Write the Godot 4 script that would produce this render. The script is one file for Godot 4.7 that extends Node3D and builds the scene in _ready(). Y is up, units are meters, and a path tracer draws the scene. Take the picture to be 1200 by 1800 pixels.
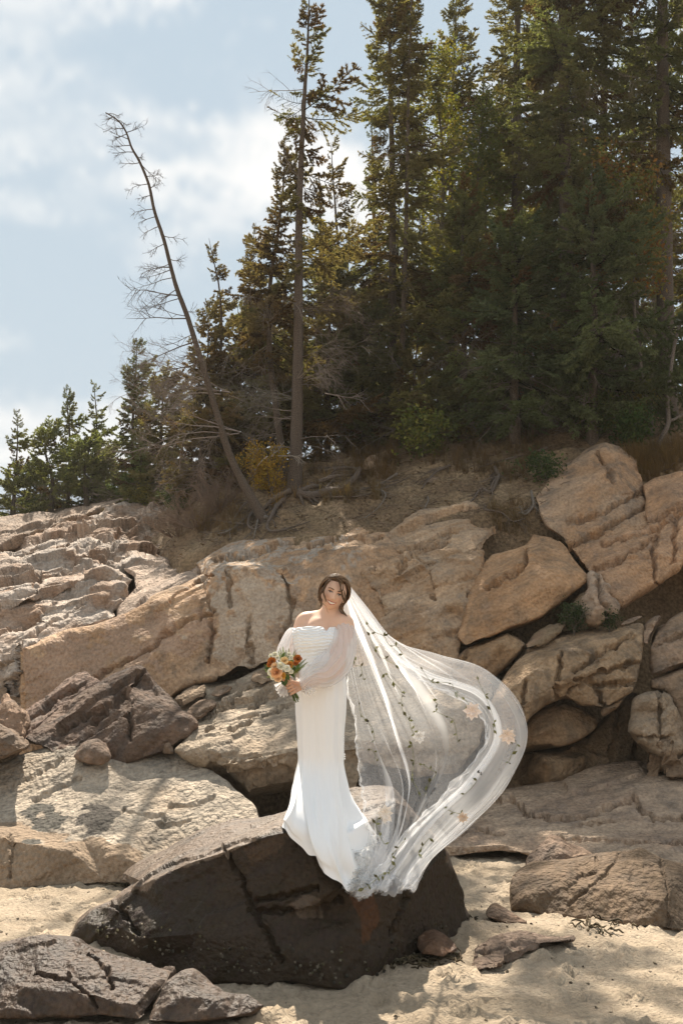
extends Node3D
# A bride on a beach boulder below a granite cliff and a spruce wood, lit by a high sun from behind.

const FOCAL := 1751.0          # the photograph's focal length in its own pixels (1200 x 1800)
const TILT := 10.0             # the camera looks up by so many degrees
const EYE := Vector3(0, 1.65, 0)
var cs: float = cos(deg_to_rad(TILT))
var sn: float = sin(deg_to_rad(TILT))
var taken := {}
var M := {}
var noise_low := FastNoiseLite.new()
var noise_mid := FastNoiseLite.new()
var noise_fine := FastNoiseLite.new()
var noise_block := FastNoiseLite.new()
var noise_ridge := FastNoiseLite.new()
var noise_soil := FastNoiseLite.new()

# ---------------------------------------------------------------- helpers
# where a point of the photograph lies when it is d metres in front of the camera (along -z)
func W(x: float, y: float, d: float) -> Vector3:
	var u := (x - 600.0) / FOCAL
	var v := (900.0 - y) / FOCAL
	var k := d / (cs - v * sn)
	return Vector3(u * k, EYE.y + (v * cs + sn) * k, -d)

func seen(p: Vector3) -> Vector2:
	var q := p - EYE
	var depth := q.y * sn - q.z * cs
	return Vector2(600.0 + FOCAL * q.x / depth, 900.0 - FOCAL * (q.y * cs + q.z * sn) / depth)

func numbered(called: String) -> String:
	if not taken.has(called):
		taken[called] = 0
		return called
	taken[called] += 1
	return "%s_%03d" % [called, taken[called]]

func tag(o: Node, label := "", category := "", group := "", kind := "") -> void:
	if label: o.set_meta("label", label)
	if category: o.set_meta("category", category)
	if group: o.set_meta("group", group)
	if kind: o.set_meta("kind", kind)

func thing(called: String, label: String, category: String, at := Vector3.ZERO, group := "") -> Node3D:
	var o := Node3D.new()
	o.name = numbered(called)
	add_child(o, true)
	o.position = at
	tag(o, label, category, group)
	return o

func put(called: String, m: Mesh, mat: Material, parent: Node = null) -> MeshInstance3D:
	var o := MeshInstance3D.new()
	o.mesh = m
	o.material_override = mat
	if parent == null:
		o.name = numbered(called)
		add_child(o, true)
	else:
		o.name = called
		parent.add_child(o, true)
	return o

func many(called: String, m: Mesh, mat: Material, xf: Array, cols: Array, parent: Node = null) -> MultiMeshInstance3D:
	var mm := MultiMesh.new()
	mm.transform_format = MultiMesh.TRANSFORM_3D
	mm.use_colors = true
	mm.mesh = m
	mm.instance_count = xf.size()
	for i in xf.size():
		mm.set_instance_transform(i, xf[i])
		mm.set_instance_color(i, cols[i % cols.size()])
	var o := MultiMeshInstance3D.new()
	o.multimesh = mm
	o.material_override = mat
	o.set_meta("kind", "stuff")
	if parent == null:
		o.name = numbered(called)
		add_child(o, true)
	else:
		o.name = called
		parent.add_child(o, true)
	return o

# collects triangles with normals and colours
class Buf:
	var v := PackedVector3Array()
	var n := PackedVector3Array()
	var c := PackedColorArray()
	var uv := PackedVector2Array()
	var i := PackedInt32Array()
	func mesh(colors := true) -> ArrayMesh:
		var a := []
		a.resize(Mesh.ARRAY_MAX)
		a[Mesh.ARRAY_VERTEX] = v
		a[Mesh.ARRAY_NORMAL] = n
		if colors and c.size() == v.size(): a[Mesh.ARRAY_COLOR] = c
		if uv.size() == v.size(): a[Mesh.ARRAY_TEX_UV] = uv
		a[Mesh.ARRAY_INDEX] = i
		var m := ArrayMesh.new()
		m.add_surface_from_arrays(Mesh.PRIMITIVE_TRIANGLES, a)
		return m
	# a tube along points with a radius at each
	func tube(pts: PackedVector3Array, rad: PackedFloat32Array, sides: int, col: Color, rough := 0.0, rng: RandomNumberGenerator = null) -> void:
		var start := v.size()
		var k := pts.size()
		var side := Vector3.RIGHT
		for a in k:
			var t := (pts[mini(a + 1, k - 1)] - pts[maxi(a - 1, 0)]).normalized()
			if a == 0:
				side = t.cross(Vector3.UP if absf(t.y) < 0.9 else Vector3.RIGHT).normalized()
			side = (side - t * side.dot(t)).normalized()
			var up := side.cross(t)
			for s in sides:
				var f := TAU * s / sides
				var d := side * cos(f) + up * sin(f)
				var r := rad[a]
				if rough > 0.0 and rng: r *= 1.0 + rng.randf_range(-rough, rough)
				v.append(pts[a] + d * r)
				n.append(d)
				c.append(col)
				uv.append(Vector2(float(s) / sides, a * 0.2))
		for a in k - 1:
			for s in sides:
				var p := start + a * sides + s
				var q := start + a * sides + (s + 1) % sides
				i.append_array([p, q, p + sides, q, q + sides, p + sides])
		# ends
		for e in 2:
			var a := 0 if e == 0 else k - 1
			if rad[a] < 0.004: continue
			var cc := v.size()
			v.append(pts[a]); c.append(col); uv.append(Vector2.ZERO)
			n.append((pts[0] - pts[1]).normalized() if e == 0 else (pts[k - 1] - pts[k - 2]).normalized())
			for s in sides:
				var p := start + a * sides + s
				var q := start + a * sides + (s + 1) % sides
				if e == 0: i.append_array([cc, q, p])
				else: i.append_array([cc, p, q])
	func tri(a: Vector3, b: Vector3, d: Vector3, col: Color) -> void:
		var nn := (d - a).cross(b - a).normalized()
		var s := v.size()
		v.append(a); v.append(b); v.append(d)
		for k in 3:
			n.append(nn); c.append(col)
		i.append(s); i.append(s + 1); i.append(s + 2)
	# a ring-lofted sheet: grid of rows x cols
	func grid(p: PackedVector3Array, rows: int, cols: int, col: PackedColorArray, closed := false, flip := false) -> void:
		var s := v.size()
		v.append_array(p)
		c.append_array(col)
		var nn := PackedVector3Array()
		nn.resize(p.size())
		var last := cols if closed else cols - 1
		for r in rows - 1:
			for q in last:
				var a := r * cols + q
				var b := r * cols + (q + 1) % cols
				var d := a + cols
				var e := b + cols
				if flip: i.append_array([s + a, s + d, s + b, s + b, s + d, s + e])
				else: i.append_array([s + a, s + b, s + d, s + b, s + e, s + d])
				var f := (p[d] - p[a]).cross(p[b] - p[a]) + (p[e] - p[d]).cross(p[b] - p[d])
				if flip: f = -f
				nn[a] += f; nn[b] += f; nn[d] += f; nn[e] += f
		for k in nn.size(): nn[k] = nn[k].normalized()
		n.append_array(nn)
		for r in rows:
			for q in cols: uv.append(Vector2(float(q) / maxf(cols - 1, 1), float(r) / maxf(rows - 1, 1)))

func flat(n: int, col: Color) -> PackedColorArray:
	var a := PackedColorArray()
	a.resize(n)
	a.fill(col)
	return a

func spline(pts: Array, steps: int) -> PackedVector3Array:
	var o := PackedVector3Array()
	var k := pts.size()
	for a in k - 1:
		var p0: Vector3 = pts[maxi(a - 1, 0)]
		var p1: Vector3 = pts[a]
		var p2: Vector3 = pts[a + 1]
		var p3: Vector3 = pts[mini(a + 2, k - 1)]
		for s in steps:
			o.append(p1.cubic_interpolate(p2, p0, p3, float(s) / steps))
	o.append(pts[k - 1])
	return o

func lin(c: Color) -> Color: return c   # vertex colours are given as linear values

# ---------------------------------------------------------------- textures and materials
func fn(kind: int, freq: float, oct: int, sd: int, fractal := FastNoiseLite.FRACTAL_FBM) -> FastNoiseLite:
	var f := FastNoiseLite.new()
	f.noise_type = kind
	f.frequency = freq
	f.fractal_type = fractal
	f.fractal_octaves = oct
	f.seed = sd
	return f

func tex(img: Image) -> ImageTexture: return ImageTexture.create_from_image(img)

# light-dark grain around white, in which a colour of the mesh is multiplied
func grain(size: int, sd: int, coarse: float, fine: float, lo: float, hi: float, speck: float) -> Image:
	var a := fn(FastNoiseLite.TYPE_SIMPLEX_SMOOTH, coarse, 5, sd).get_seamless_image(size, size)
	var b := fn(FastNoiseLite.TYPE_SIMPLEX, fine, 2, sd + 1).get_seamless_image(size, size)
	var im := Image.create(size, size, false, Image.FORMAT_RGB8)
	var da := a.get_data()
	var db := b.get_data()
	var out := PackedByteArray()
	out.resize(size * size * 3)
	for k in size * size:
		var t := da[k] / 255.0
		var u := db[k] / 255.0
		var l := lerpf(lo, hi, t) + (u - 0.5) * speck
		var w := (u - 0.5) * 0.05
		out[k * 3] = int(clampf(l + w, 0, 1) * 255)
		out[k * 3 + 1] = int(clampf(l, 0, 1) * 255)
		out[k * 3 + 2] = int(clampf(l - w, 0, 1) * 255)
	im.set_data(size, size, false, Image.FORMAT_RGB8, out)
	return im

func relief(size: int, f: FastNoiseLite, strength: float) -> ImageTexture:
	var im := f.get_seamless_image(size, size)
	im.convert(Image.FORMAT_RGBA8)
	im.bump_map_to_normal_map(strength)
	return tex(im)

func surface(img: Image, nrm: ImageTexture, scale: float, rough: float, nscale: float) -> StandardMaterial3D:
	var m := StandardMaterial3D.new()
	m.vertex_color_use_as_albedo = true
	m.roughness = rough
	m.metallic_specular = 0.3
	if img: m.albedo_texture = tex(img)
	if nrm:
		m.normal_enabled = true
		m.normal_texture = nrm
		m.normal_scale = nscale
	m.uv1_triplanar = true
	m.uv1_world_triplanar = true
	m.uv1_scale = Vector3.ONE * scale
	return m

func plain(rough: float, back := Color.BLACK) -> StandardMaterial3D:
	var m := StandardMaterial3D.new()
	m.vertex_color_use_as_albedo = true
	m.roughness = rough
	m.metallic_specular = 0.25
	m.cull_mode = BaseMaterial3D.CULL_DISABLED
	if back != Color.BLACK:
		m.backlight_enabled = true
		m.backlight = back
	return m

func materials() -> void:
	noise_low = fn(FastNoiseLite.TYPE_SIMPLEX_SMOOTH, 0.55, 3, 11)
	noise_mid = fn(FastNoiseLite.TYPE_SIMPLEX_SMOOTH, 2.2, 4, 12)
	noise_fine = fn(FastNoiseLite.TYPE_SIMPLEX_SMOOTH, 9.0, 3, 13)
	noise_ridge = fn(FastNoiseLite.TYPE_SIMPLEX_SMOOTH, 1.1, 3, 14, FastNoiseLite.FRACTAL_RIDGED)
	noise_block = fn(FastNoiseLite.TYPE_CELLULAR, 1.0, 1, 15, FastNoiseLite.FRACTAL_NONE)
	noise_block.cellular_return_type = FastNoiseLite.RETURN_CELL_VALUE
	noise_block.cellular_jitter = 0.9
	noise_soil = fn(FastNoiseLite.TYPE_SIMPLEX_SMOOTH, 0.8, 5, 16)
	var rock_n := relief(512, fn(FastNoiseLite.TYPE_SIMPLEX, 0.03, 6, 3), 12.0)
	M.rock = surface(grain(512, 1, 0.045, 0.3, 0.72, 1.12, 0.3), rock_n, 0.8, 0.88, 1.0)
	M.wet = surface(grain(512, 5, 0.05, 0.3, 0.6, 1.2, 0.4), rock_n, 1.1, 0.62, 0.8)
	M.sand = surface(grain(512, 7, 0.03, 0.35, 0.80, 1.05, 0.26), relief(512, fn(FastNoiseLite.TYPE_SIMPLEX, 0.05, 5, 8), 9.0), 1.3, 0.95, 0.75)
	M.soil = surface(grain(512, 9, 0.03, 0.25, 0.45, 1.2, 0.4), relief(512, fn(FastNoiseLite.TYPE_SIMPLEX, 0.06, 5, 10), 9.0), 0.9, 0.97, 1.2)
	M.bark = surface(grain(256, 21, 0.06, 0.3, 0.5, 1.15, 0.4), relief(256, fn(FastNoiseLite.TYPE_SIMPLEX, 0.06, 4, 22), 10.0), 2.5, 0.95, 1.0)
	M.leaf = plain(0.7, Color(1.0, 1.0, 0.7))
	M.leaf_thin = plain(0.6, Color(0.9, 0.9, 0.6))
	M.twig = plain(0.9)

func sky_and_sun() -> void:
	var cam := Camera3D.new()
	cam.name = "camera"
	cam.fov = rad_to_deg(2.0 * atan(900.0 / FOCAL))
	cam.position = EYE
	cam.rotation_degrees = Vector3(TILT, 0, 0)
	cam.near = 0.1
	cam.far = 4000.0
	add_child(cam)
	cam.current = true
	var e := Environment.new()
	e.tonemap_mode = Environment.TONE_MAPPER_LINEAR
	e.tonemap_exposure = 2.45
	e.background_mode = Environment.BG_SKY
	e.fog_enabled = true
	e.fog_density = 0.0008
	e.fog_light_color = Color(0.93, 0.9, 0.84)
	e.sdfgi_enabled = true
	e.ssao_enabled = true
	e.ssil_enabled = true
	var h := 512
	var w := 1024
	var cloud := fn(FastNoiseLite.TYPE_SIMPLEX_SMOOTH, 1.5, 6, 41)
	cloud.domain_warp_enabled = true
	cloud.domain_warp_amplitude = 0.35
	cloud.domain_warp_frequency = 1.2
	var puffs := []
	for c in [[40, 70, 0.13, 0.3], [330, 175, 0.12, 0.16], [20, 430, 0.10, 0.22], [110, 640, 0.16, 0.42], [230, 560, 0.08, 0.2], [850, 50, 0.10, 0.25], [420, 20, 0.10, 0.15]]:
		puffs.append([(W(c[0], c[1], 10.0) - EYE).normalized(), float(c[2]), float(c[3])])
	var im := Image.create(w, h, false, Image.FORMAT_RGBF)
	for y in h:
		var up := sin(PI * (0.5 - (y + 0.5) / h))
		var flatr := sqrt(maxf(0.0, 1.0 - up * up))
		for x in w:
			var a := TAU * ((x + 0.5) / w - 0.5)
			var dir := Vector3(sin(a) * flatr, up, -cos(a) * flatr)
			var col := Color(0.545, 0.655, 0.755).lerp(Color(0.50, 0.62, 0.735), smoothstep(0.2, 0.9, up))
			col = col.lerp(Color(0.72, 0.765, 0.80), smoothstep(0.25, 0.0, up) * 0.7)
			if up > -0.05:
				var t := cloud.get_noise_3d(dir.x * 1.1 + 2.3, dir.y * 2.8, dir.z * 1.1 + 0.4)
				for c in puffs:
					var d: float = (c[0] as Vector3).distance_to(dir * Vector3(1, 1, 1)) / c[1]
					if d < 3.0: t += c[2] * exp(-d * d)
				var s := smoothstep(0.04, 0.5, t + 0.12 * smoothstep(0.4, 0.15, up))
				col = col.lerp(Color(1.0, 1.0, 0.995), s * 0.95)
			else:
				col = Color(0.36, 0.36, 0.33)
			im.set_pixel(x, y, Color(col.r * 0.435, col.g * 0.43, col.b * 0.425))
	var pano := PanoramaSkyMaterial.new()
	pano.panorama = tex(im)
	var sky := Sky.new()
	sky.sky_material = pano
	e.sky = sky
	var we := WorldEnvironment.new()
	we.name = "world"
	we.environment = e
	add_child(we)
	var sun := DirectionalLight3D.new()
	sun.name = "sun"
	sun.light_color = Color(1.0, 0.962, 0.90)
	sun.light_energy = 1.5
	sun.light_angular_distance = 0.55
	sun.shadow_enabled = true
	# behind the scene, a little left of straight ahead and 49 degrees up
	sun.rotation_degrees = Vector3(-49, 180.0 + SUN_SIDE, 0)
	add_child(sun)

const SUN_SIDE := 9.0

# ---------------------------------------------------------------- rock
class Cage:
	var pts := PackedVector2Array()
	var dep := PackedFloat32Array()
	var tris := PackedInt32Array()
	var outline := PackedVector2Array()
	func depth(p: Vector2) -> float:
		for k in range(0, tris.size(), 3):
			var a := pts[tris[k]]
			var b := pts[tris[k + 1]]
			var c := pts[tris[k + 2]]
			if (a.x < p.x and b.x < p.x and c.x < p.x) or (a.x > p.x and b.x > p.x and c.x > p.x): continue
			var den := (b.y - c.y) * (a.x - c.x) + (c.x - b.x) * (a.y - c.y)
			if absf(den) < 0.001: continue
			var u := ((b.y - c.y) * (p.x - c.x) + (c.x - b.x) * (p.y - c.y)) / den
			var v := ((c.y - a.y) * (p.x - c.x) + (a.x - c.x) * (p.y - c.y)) / den
			if u > -0.01 and v > -0.01 and u + v < 1.01:
				return u * dep[tris[k]] + v * dep[tris[k + 1]] + (1.0 - u - v) * dep[tris[k + 2]]
		var best := 1e9
		var o := 0.0
		for k in pts.size():
			var q := pts[k].distance_squared_to(p)
			if q < best:
				best = q
				o = dep[k]
		return o

func cage(edge_: Array, inner: Array, step := 30.0) -> Cage:
	var g := Cage.new()
	var n := edge_.size() / 3
	var edge := edge_.duplicate()
	var turn := 0.0
	for k in n:
		var j := (k + 1) % n
		turn += edge[k * 3] * edge[j * 3 + 1] - edge[j * 3] * edge[k * 3 + 1]
	if turn < 0.0:
		for k in n:
			for e in 3: edge[k * 3 + e] = edge_[(n - 1 - k) * 3 + e]
	for k in n:
		var a := Vector2(edge[k * 3], edge[k * 3 + 1])
		var j := (k + 1) % n
		var b := Vector2(edge[j * 3], edge[j * 3 + 1])
		var m := maxi(1, int(ceil(a.distance_to(b) / step)))
		for s in m:
			g.pts.append(a.lerp(b, float(s) / m))
			g.dep.append(lerpf(edge[k * 3 + 2], edge[j * 3 + 2], float(s) / m))
	g.outline = g.pts.duplicate()
	for k in inner.size() / 3:
		g.pts.append(Vector2(inner[k * 3], inner[k * 3 + 1]))
		g.dep.append(inner[k * 3 + 2])
	var t := Geometry2D.triangulate_delaunay(g.pts)
	for k in range(0, t.size(), 3):
		var a := g.pts[t[k]]
		var b := g.pts[t[k + 1]]
		var c := g.pts[t[k + 2]]
		var area := (b - a).cross(c - a)
		if absf(area) < 0.5: continue
		if not Geometry2D.is_point_in_polygon((a + b + c) / 3.0, g.outline): continue
		if area > 0: g.tris.append_array([t[k], t[k + 1], t[k + 2]])
		else: g.tris.append_array([t[k], t[k + 2], t[k + 1]])
	return g

# o: thick, px (edge length in photo pixels), low/block/mid/fine/ridge (amplitudes in metres), smooth, dip (degrees), cracks, color, alt, dark, seed, mat
func rock_mesh(g: Cage, o: Dictionary) -> ArrayMesh:
	var thick: float = o.get("thick", 1.0)
	var px: float = o.get("px", 6.0) * 0.96
	var v := PackedVector3Array()
	var front := PackedByteArray()
	var mean := Vector2.ZERO
	var far := 0.0
	for k in g.outline.size():
		mean += g.outline[k]
		far = maxf(far, g.dep[k])
	mean /= g.outline.size()
	for k in g.pts.size():
		v.append(W(g.pts[k].x, g.pts[k].y, g.dep[k]))
		front.append(1)
	var f := g.tris.duplicate()
	var n := g.outline.size()
	# the sides and the back
	var rings := [[0.02, 0.4], [0.16, 0.8], [0.5, 1.0]]
	var before := 0
	for r in rings.size():
		var start := v.size()
		for k in n:
			var p := g.outline[k].lerp(mean, rings[r][0])
			var d: float = lerpf(g.dep[k], maxf(far - thick * 0.2, g.dep[k]), rings[r][1] * 0.6) + thick * float(rings[r][1])
			v.append(W(p.x, p.y, d))
			front.append(0)
		for k in n:
			var j := (k + 1) % n
			var a := before + k if r > 0 else k
			var b := before + j if r > 0 else j
			f.append_array([b, a, start + k, b, start + k, start + j])
		before = start
	var cc := v.size()
	v.append(W(mean.x, mean.y, far + thick * 1.05))
	front.append(0)
	for k in n:
		f.append_array([before + (k + 1) % n, before + k, cc])
	var lines := []
	var rects := []
	for c in o.get("cracks", []):
		var pl := PackedVector2Array()
		var box := Rect2(c[0], c[1], 0, 0)
		for k in c.size() / 2:
			pl.append(Vector2(c[k * 2], c[k * 2 + 1]))
			box = box.expand(pl[k])
		lines.append(pl)
		rects.append(box.grow(14.0))
	# finer and finer
	for round_ in 9:
		var cut := {}
		var any := false
		var lim := PackedByteArray()
		var fcount := f.size()
		for k in range(0, fcount, 3):
			for e in 3:
				var a := f[k + e]
				var b := f[k + (e + 1) % 3]
				var key := (a * 4000000 + b) if a < b else (b * 4000000 + a)
				if cut.has(key): continue
				var pa := v[a]
				var pb := v[b]
				var isf := front[a] == 1 and front[b] == 1
				var l := px * -(pa.z + pb.z) * 0.5 / FOCAL * (1.45 if isf else 4.5)
				var e2_ := pa.distance_squared_to(pb)
				if isf and e2_ <= l * l and e2_ > l * l * 0.2 and lines.size():
					var s := seen((pa + pb) * 0.5)
					for j in lines.size():
						if not rects[j].has_point(s): continue
						var pl: PackedVector2Array = lines[j]
						for q in pl.size() - 1:
							if s.distance_squared_to(Geometry2D.get_closest_point_to_segment(s, pl[q], pl[q + 1])) < 190.0:
								l *= 0.45
								break
						if e2_ > l * l: break
				if e2_ > l * l:
					cut[key] = v.size()
					v.append((pa + pb) * 0.5)
					front.append(1 if isf else 0)
					any = true
		if not any: break
		var g2 := PackedInt32Array()
		for k in range(0, fcount, 3):
			var a := f[k]
			var b := f[k + 1]
			var c := f[k + 2]
			var ab: int = cut.get((a * 4000000 + b) if a < b else (b * 4000000 + a), -1)
			var bc: int = cut.get((b * 4000000 + c) if b < c else (c * 4000000 + b), -1)
			var ca: int = cut.get((c * 4000000 + a) if c < a else (a * 4000000 + c), -1)
			var m := (1 if ab >= 0 else 0) + (2 if bc >= 0 else 0) + (4 if ca >= 0 else 0)
			match m:
				0: g2.append_array([a, b, c])
				1: g2.append_array([a, ab, c, ab, b, c])
				2: g2.append_array([a, b, bc, a, bc, c])
				4: g2.append_array([a, b, ca, ca, b, c])
				3: g2.append_array([ab, b, bc, a, ab, bc, a, bc, c])
				6: g2.append_array([bc, c, ca, a, b, bc, a, bc, ca])
				5: g2.append_array([a, ab, ca, ab, b, c, ab, c, ca])
				7: g2.append_array([a, ab, ca, ab, b, bc, ca, bc, c, ab, bc, ca])
		f = g2
	var nv := v.size()
	# round the edges off a little
	for s in int(o.get("smooth", 4)) / 2 + 1:
		var acc := PackedVector3Array()
		acc.resize(nv)
		var cnt := PackedInt32Array()
		cnt.resize(nv)
		for k in range(0, f.size(), 3):
			var a := f[k]
			var b := f[k + 1]
			var c := f[k + 2]
			var t := v[a] + v[b] + v[c]
			acc[a] += t; acc[b] += t; acc[c] += t
			cnt[a] += 3; cnt[b] += 3; cnt[c] += 3
		for k in nv:
			if cnt[k] > 0: v[k] = v[k].lerp(acc[k] / cnt[k], 0.6)
	var nn := normals(v, f)
	# relief: broad lumps, fracture blocks, layers along the dip, grain
	var sd: float = o.get("seed", 0) * 7.31
	var dip: float = deg_to_rad(o.get("dip", 27.0))
	var e1 := Vector3(cos(dip), sin(dip), -0.2).normalized()
	var e2 := Vector3(-sin(dip), cos(dip), 0.0)
	var e3 := e1.cross(e2)
	var low: float = o.get("low", 0.05)
	var block: float = o.get("block", 0.04)
	var bs: float = o.get("block_size", 0.5)
	var mid: float = o.get("mid", 0.03)
	var fine: float = o.get("fine", 0.006)
	var ridge: float = o.get("ridge", 0.02)
	var crack_d: float = o.get("crack", 0.12)
	var crack_w: float = o.get("crack_width", 5.5)
	var seams: float = o.get("seams", 0.12)
	var coats := []
	for c in o.get("coats", []):
		var pg := PackedVector2Array()
		for k in c[0].size() / 2: pg.append(Vector2(c[0][k * 2], c[0][k * 2 + 1]))
		var cb := Rect2(pg[0], Vector2.ZERO)
		for q in pg: cb = cb.expand(q)
		coats.append([pg, c[1], c[2] if c.size() > 2 else 26.0, cb])
	var col := PackedColorArray()
	col.resize(nv)
	var base: Color = o.get("color", Color(0.3, 0.25, 0.2))
	var alt: Color = o.get("alt", Color(0.36, 0.25, 0.16))
	var dark: Color = o.get("dark", Color(0.12, 0.10, 0.085))
	var stain: float = o.get("stain", 0.35)
	for k in nv:
		var p := v[k]
		var q := Vector3(p.dot(e1) * 0.32 + sd, p.dot(e2), p.dot(e3) * 0.6)
		var d := 0.0
		if low != 0.0: d += low * noise_low.get_noise_3d(p.x + sd, p.y, p.z)
		if block != 0.0:
			d += block * noise_block.get_noise_3d(q.x / bs + noise_low.get_noise_3d(p.y, p.x, p.z) * 0.3, q.y / bs, q.z / bs)
			d += block * 0.4 * noise_block.get_noise_3d(q.x / bs * 2.1 + 5.0 + noise_mid.get_noise_3d(p.x, p.y, p.z) * 0.2, q.y / bs * 2.6, q.z / bs * 2.3)
		var m1 := noise_mid.get_noise_3dv(q)
		d += mid * m1
		var r1 := noise_ridge.get_noise_3d(q.x * 1.5, q.y * 1.5, q.z * 1.5 + 3.0)
		if ridge != 0.0: d -= ridge * pow(maxf(0.0, r1 * 0.5 + 0.5), 4.0)
		if fine != 0.0 and front[k] == 1: d += fine * noise_fine.get_noise_3dv(q * 1.3)
		var inside := 0.0
		if seams > 0.0 and front[k] == 1:
			var w1 := absf(noise_low.get_noise_3d(q.x * 1.1 + 40.0, q.y * 2.2, q.z * 1.3))
			var w2 := absf(noise_low.get_noise_3d(q.x * 4.5, q.y * 0.9 + 70.0, q.z * 2.0))
			inside = seams * maxf(smoothstep(0.010 - 0.0016 * p.z, 0.0, w1), 0.8 * smoothstep(0.008 - 0.0016 * p.z, 0.0, w2))
		if lines.size() and front[k] == 1:
			var s := seen(p)
			s += Vector2(noise_mid.get_noise_2d(s.x * 0.02, s.y * 0.02 + sd), noise_mid.get_noise_2d(s.y * 0.02 + 9.0, s.x * 0.02)) * 7.0
			for j in lines.size():
				if not rects[j].has_point(s): continue
				var pl: PackedVector2Array = lines[j]
				for a in pl.size() - 1:
					var t := Geometry2D.get_closest_point_to_segment(s, pl[a], pl[a + 1])
					var w := s.distance_to(t)
					if w < crack_w: inside = maxf(inside, 1.0 - w / crack_w)
		d -= crack_d * smoothstep(0.0, 0.8, inside)
		v[k] = p + nn[k] * d
		# colours of the stone: rust, lichen and black seepage in patches
		var t1 := smoothstep(-0.25, 0.35, noise_low.get_noise_3d(p.x * 1.6 + sd * 2.0, p.y * 0.9, p.z * 1.6))
		var t2 := smoothstep(0.05, 0.5, noise_mid.get_noise_3d(p.x * 0.9, p.y * 0.35 + sd, p.z * 0.9))
		var t3 := smoothstep(0.1, 0.55, noise_mid.get_noise_3d(q.x * 2.0, q.y * 2.0 + 5.0, q.z * 2.0))
		var cc2 := base.lerp(alt, t1 * 0.8).lerp(dark, t2 * stain)
		cc2 = cc2.lerp(dark, t3 * stain * 0.6)
		# paler weathered patches and run-down water stains
		var t4 := smoothstep(0.0, 0.45, noise_mid.get_noise_3d(p.x * 0.5 + 60.0, p.y * 0.5 + sd, p.z * 0.5))
		cc2 = cc2.lerp(Color(base.r * 1.38, base.g * 1.37, base.b * 1.36), t4 * 0.55)
		var t5 := smoothstep(0.12, 0.4, noise_mid.get_noise_3d(p.x * 1.7 + 20.0, p.y * 0.16, p.z * 1.7))
		cc2 = cc2.lerp(dark, t5 * stain * 0.8)
		var streak := noise_fine.get_noise_3d(q.x * 0.7, q.y * 2.2, q.z)
		cc2 = cc2 * (1.0 + 0.16 * noise_fine.get_noise_3d(p.x, p.y, p.z) + 0.3 * streak)
		# coats of rust and lichen, darker front faces and paler areas, traced from the photograph
		for ct in coats:
			if front[k] == 0: break
			var sp := seen(p) + Vector2(noise_mid.get_noise_3d(p.x, p.y, p.z), noise_mid.get_noise_3d(p.y, p.z + 7.0, p.x)) * float(ct[2])
			if ct[3].has_point(sp) and Geometry2D.is_point_in_polygon(sp, ct[0]):
				var cv: Color = ct[1]
				cc2 = cv * (0.55 + 0.45 * cc2.get_luminance() / maxf(base.get_luminance(), 0.01))
		cc2.a = 1.0
		col[k] = cc2
	# settle the steps so that no edge is torn
	for s in 1:
		var acc := PackedVector3Array()
		acc.resize(nv)
		var cnt := PackedInt32Array()
		cnt.resize(nv)
		for k in range(0, f.size(), 3):
			var a := f[k]
			var b_ := f[k + 1]
			var c := f[k + 2]
			var t := v[a] + v[b_] + v[c]
			acc[a] += t; acc[b_] += t; acc[c] += t
			cnt[a] += 3; cnt[b_] += 3; cnt[c] += 3
		for k in nv:
			if cnt[k] > 0: v[k] = v[k].lerp(acc[k] / cnt[k], 0.5)
	var b := Buf.new()
	b.v = v
	b.i = f
	b.n = normals(v, f)
	b.c = col
	return b.mesh()

func normals(v: PackedVector3Array, f: PackedInt32Array) -> PackedVector3Array:
	var nn := PackedVector3Array()
	nn.resize(v.size())
	for k in range(0, f.size(), 3):
		var a := f[k]
		var b := f[k + 1]
		var c := f[k + 2]
		var t := (v[c] - v[a]).cross(v[b] - v[a])
		nn[a] += t; nn[b] += t; nn[c] += t
	for k in nn.size(): nn[k] = nn[k].normalized()
	return nn

func rock(called: String, label: String, edge: Array, inner: Array, o: Dictionary, category := "rock") -> MeshInstance3D:
	var g := cage(edge, inner, o.get("step", 30.0))
	var m := rock_mesh(g, o)
	var r := put(called, m, M[o.get("mat", "rock")])
	tag(r, label, category)
	return r

# ---------------------------------------------------------------- sand, bank
var prints := []          # footprints: x, z, radius, depth

func sand_height(x: float, z: float) -> float:
	var h := 0.05 * noise_low.get_noise_2d(x * 0.8, z * 0.8) + 0.022 * noise_mid.get_noise_2d(x * 1.4, z * 1.8)
	h -= 0.05
	return h

func axis(from: float, to: float, step: float, reach: float) -> PackedFloat32Array:
	var a := PackedFloat32Array()
	var lo := []
	var p := from
	var s := step
	while p > -reach:
		s *= 1.25
		p -= s
		lo.push_front(p)
	a.append_array(PackedFloat32Array(lo))
	p = from
	while p <= to:
		a.append(p)
		p += step
	s = step
	while p < reach:
		a.append(p)
		s *= 1.25
		p += s
	return a

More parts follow.
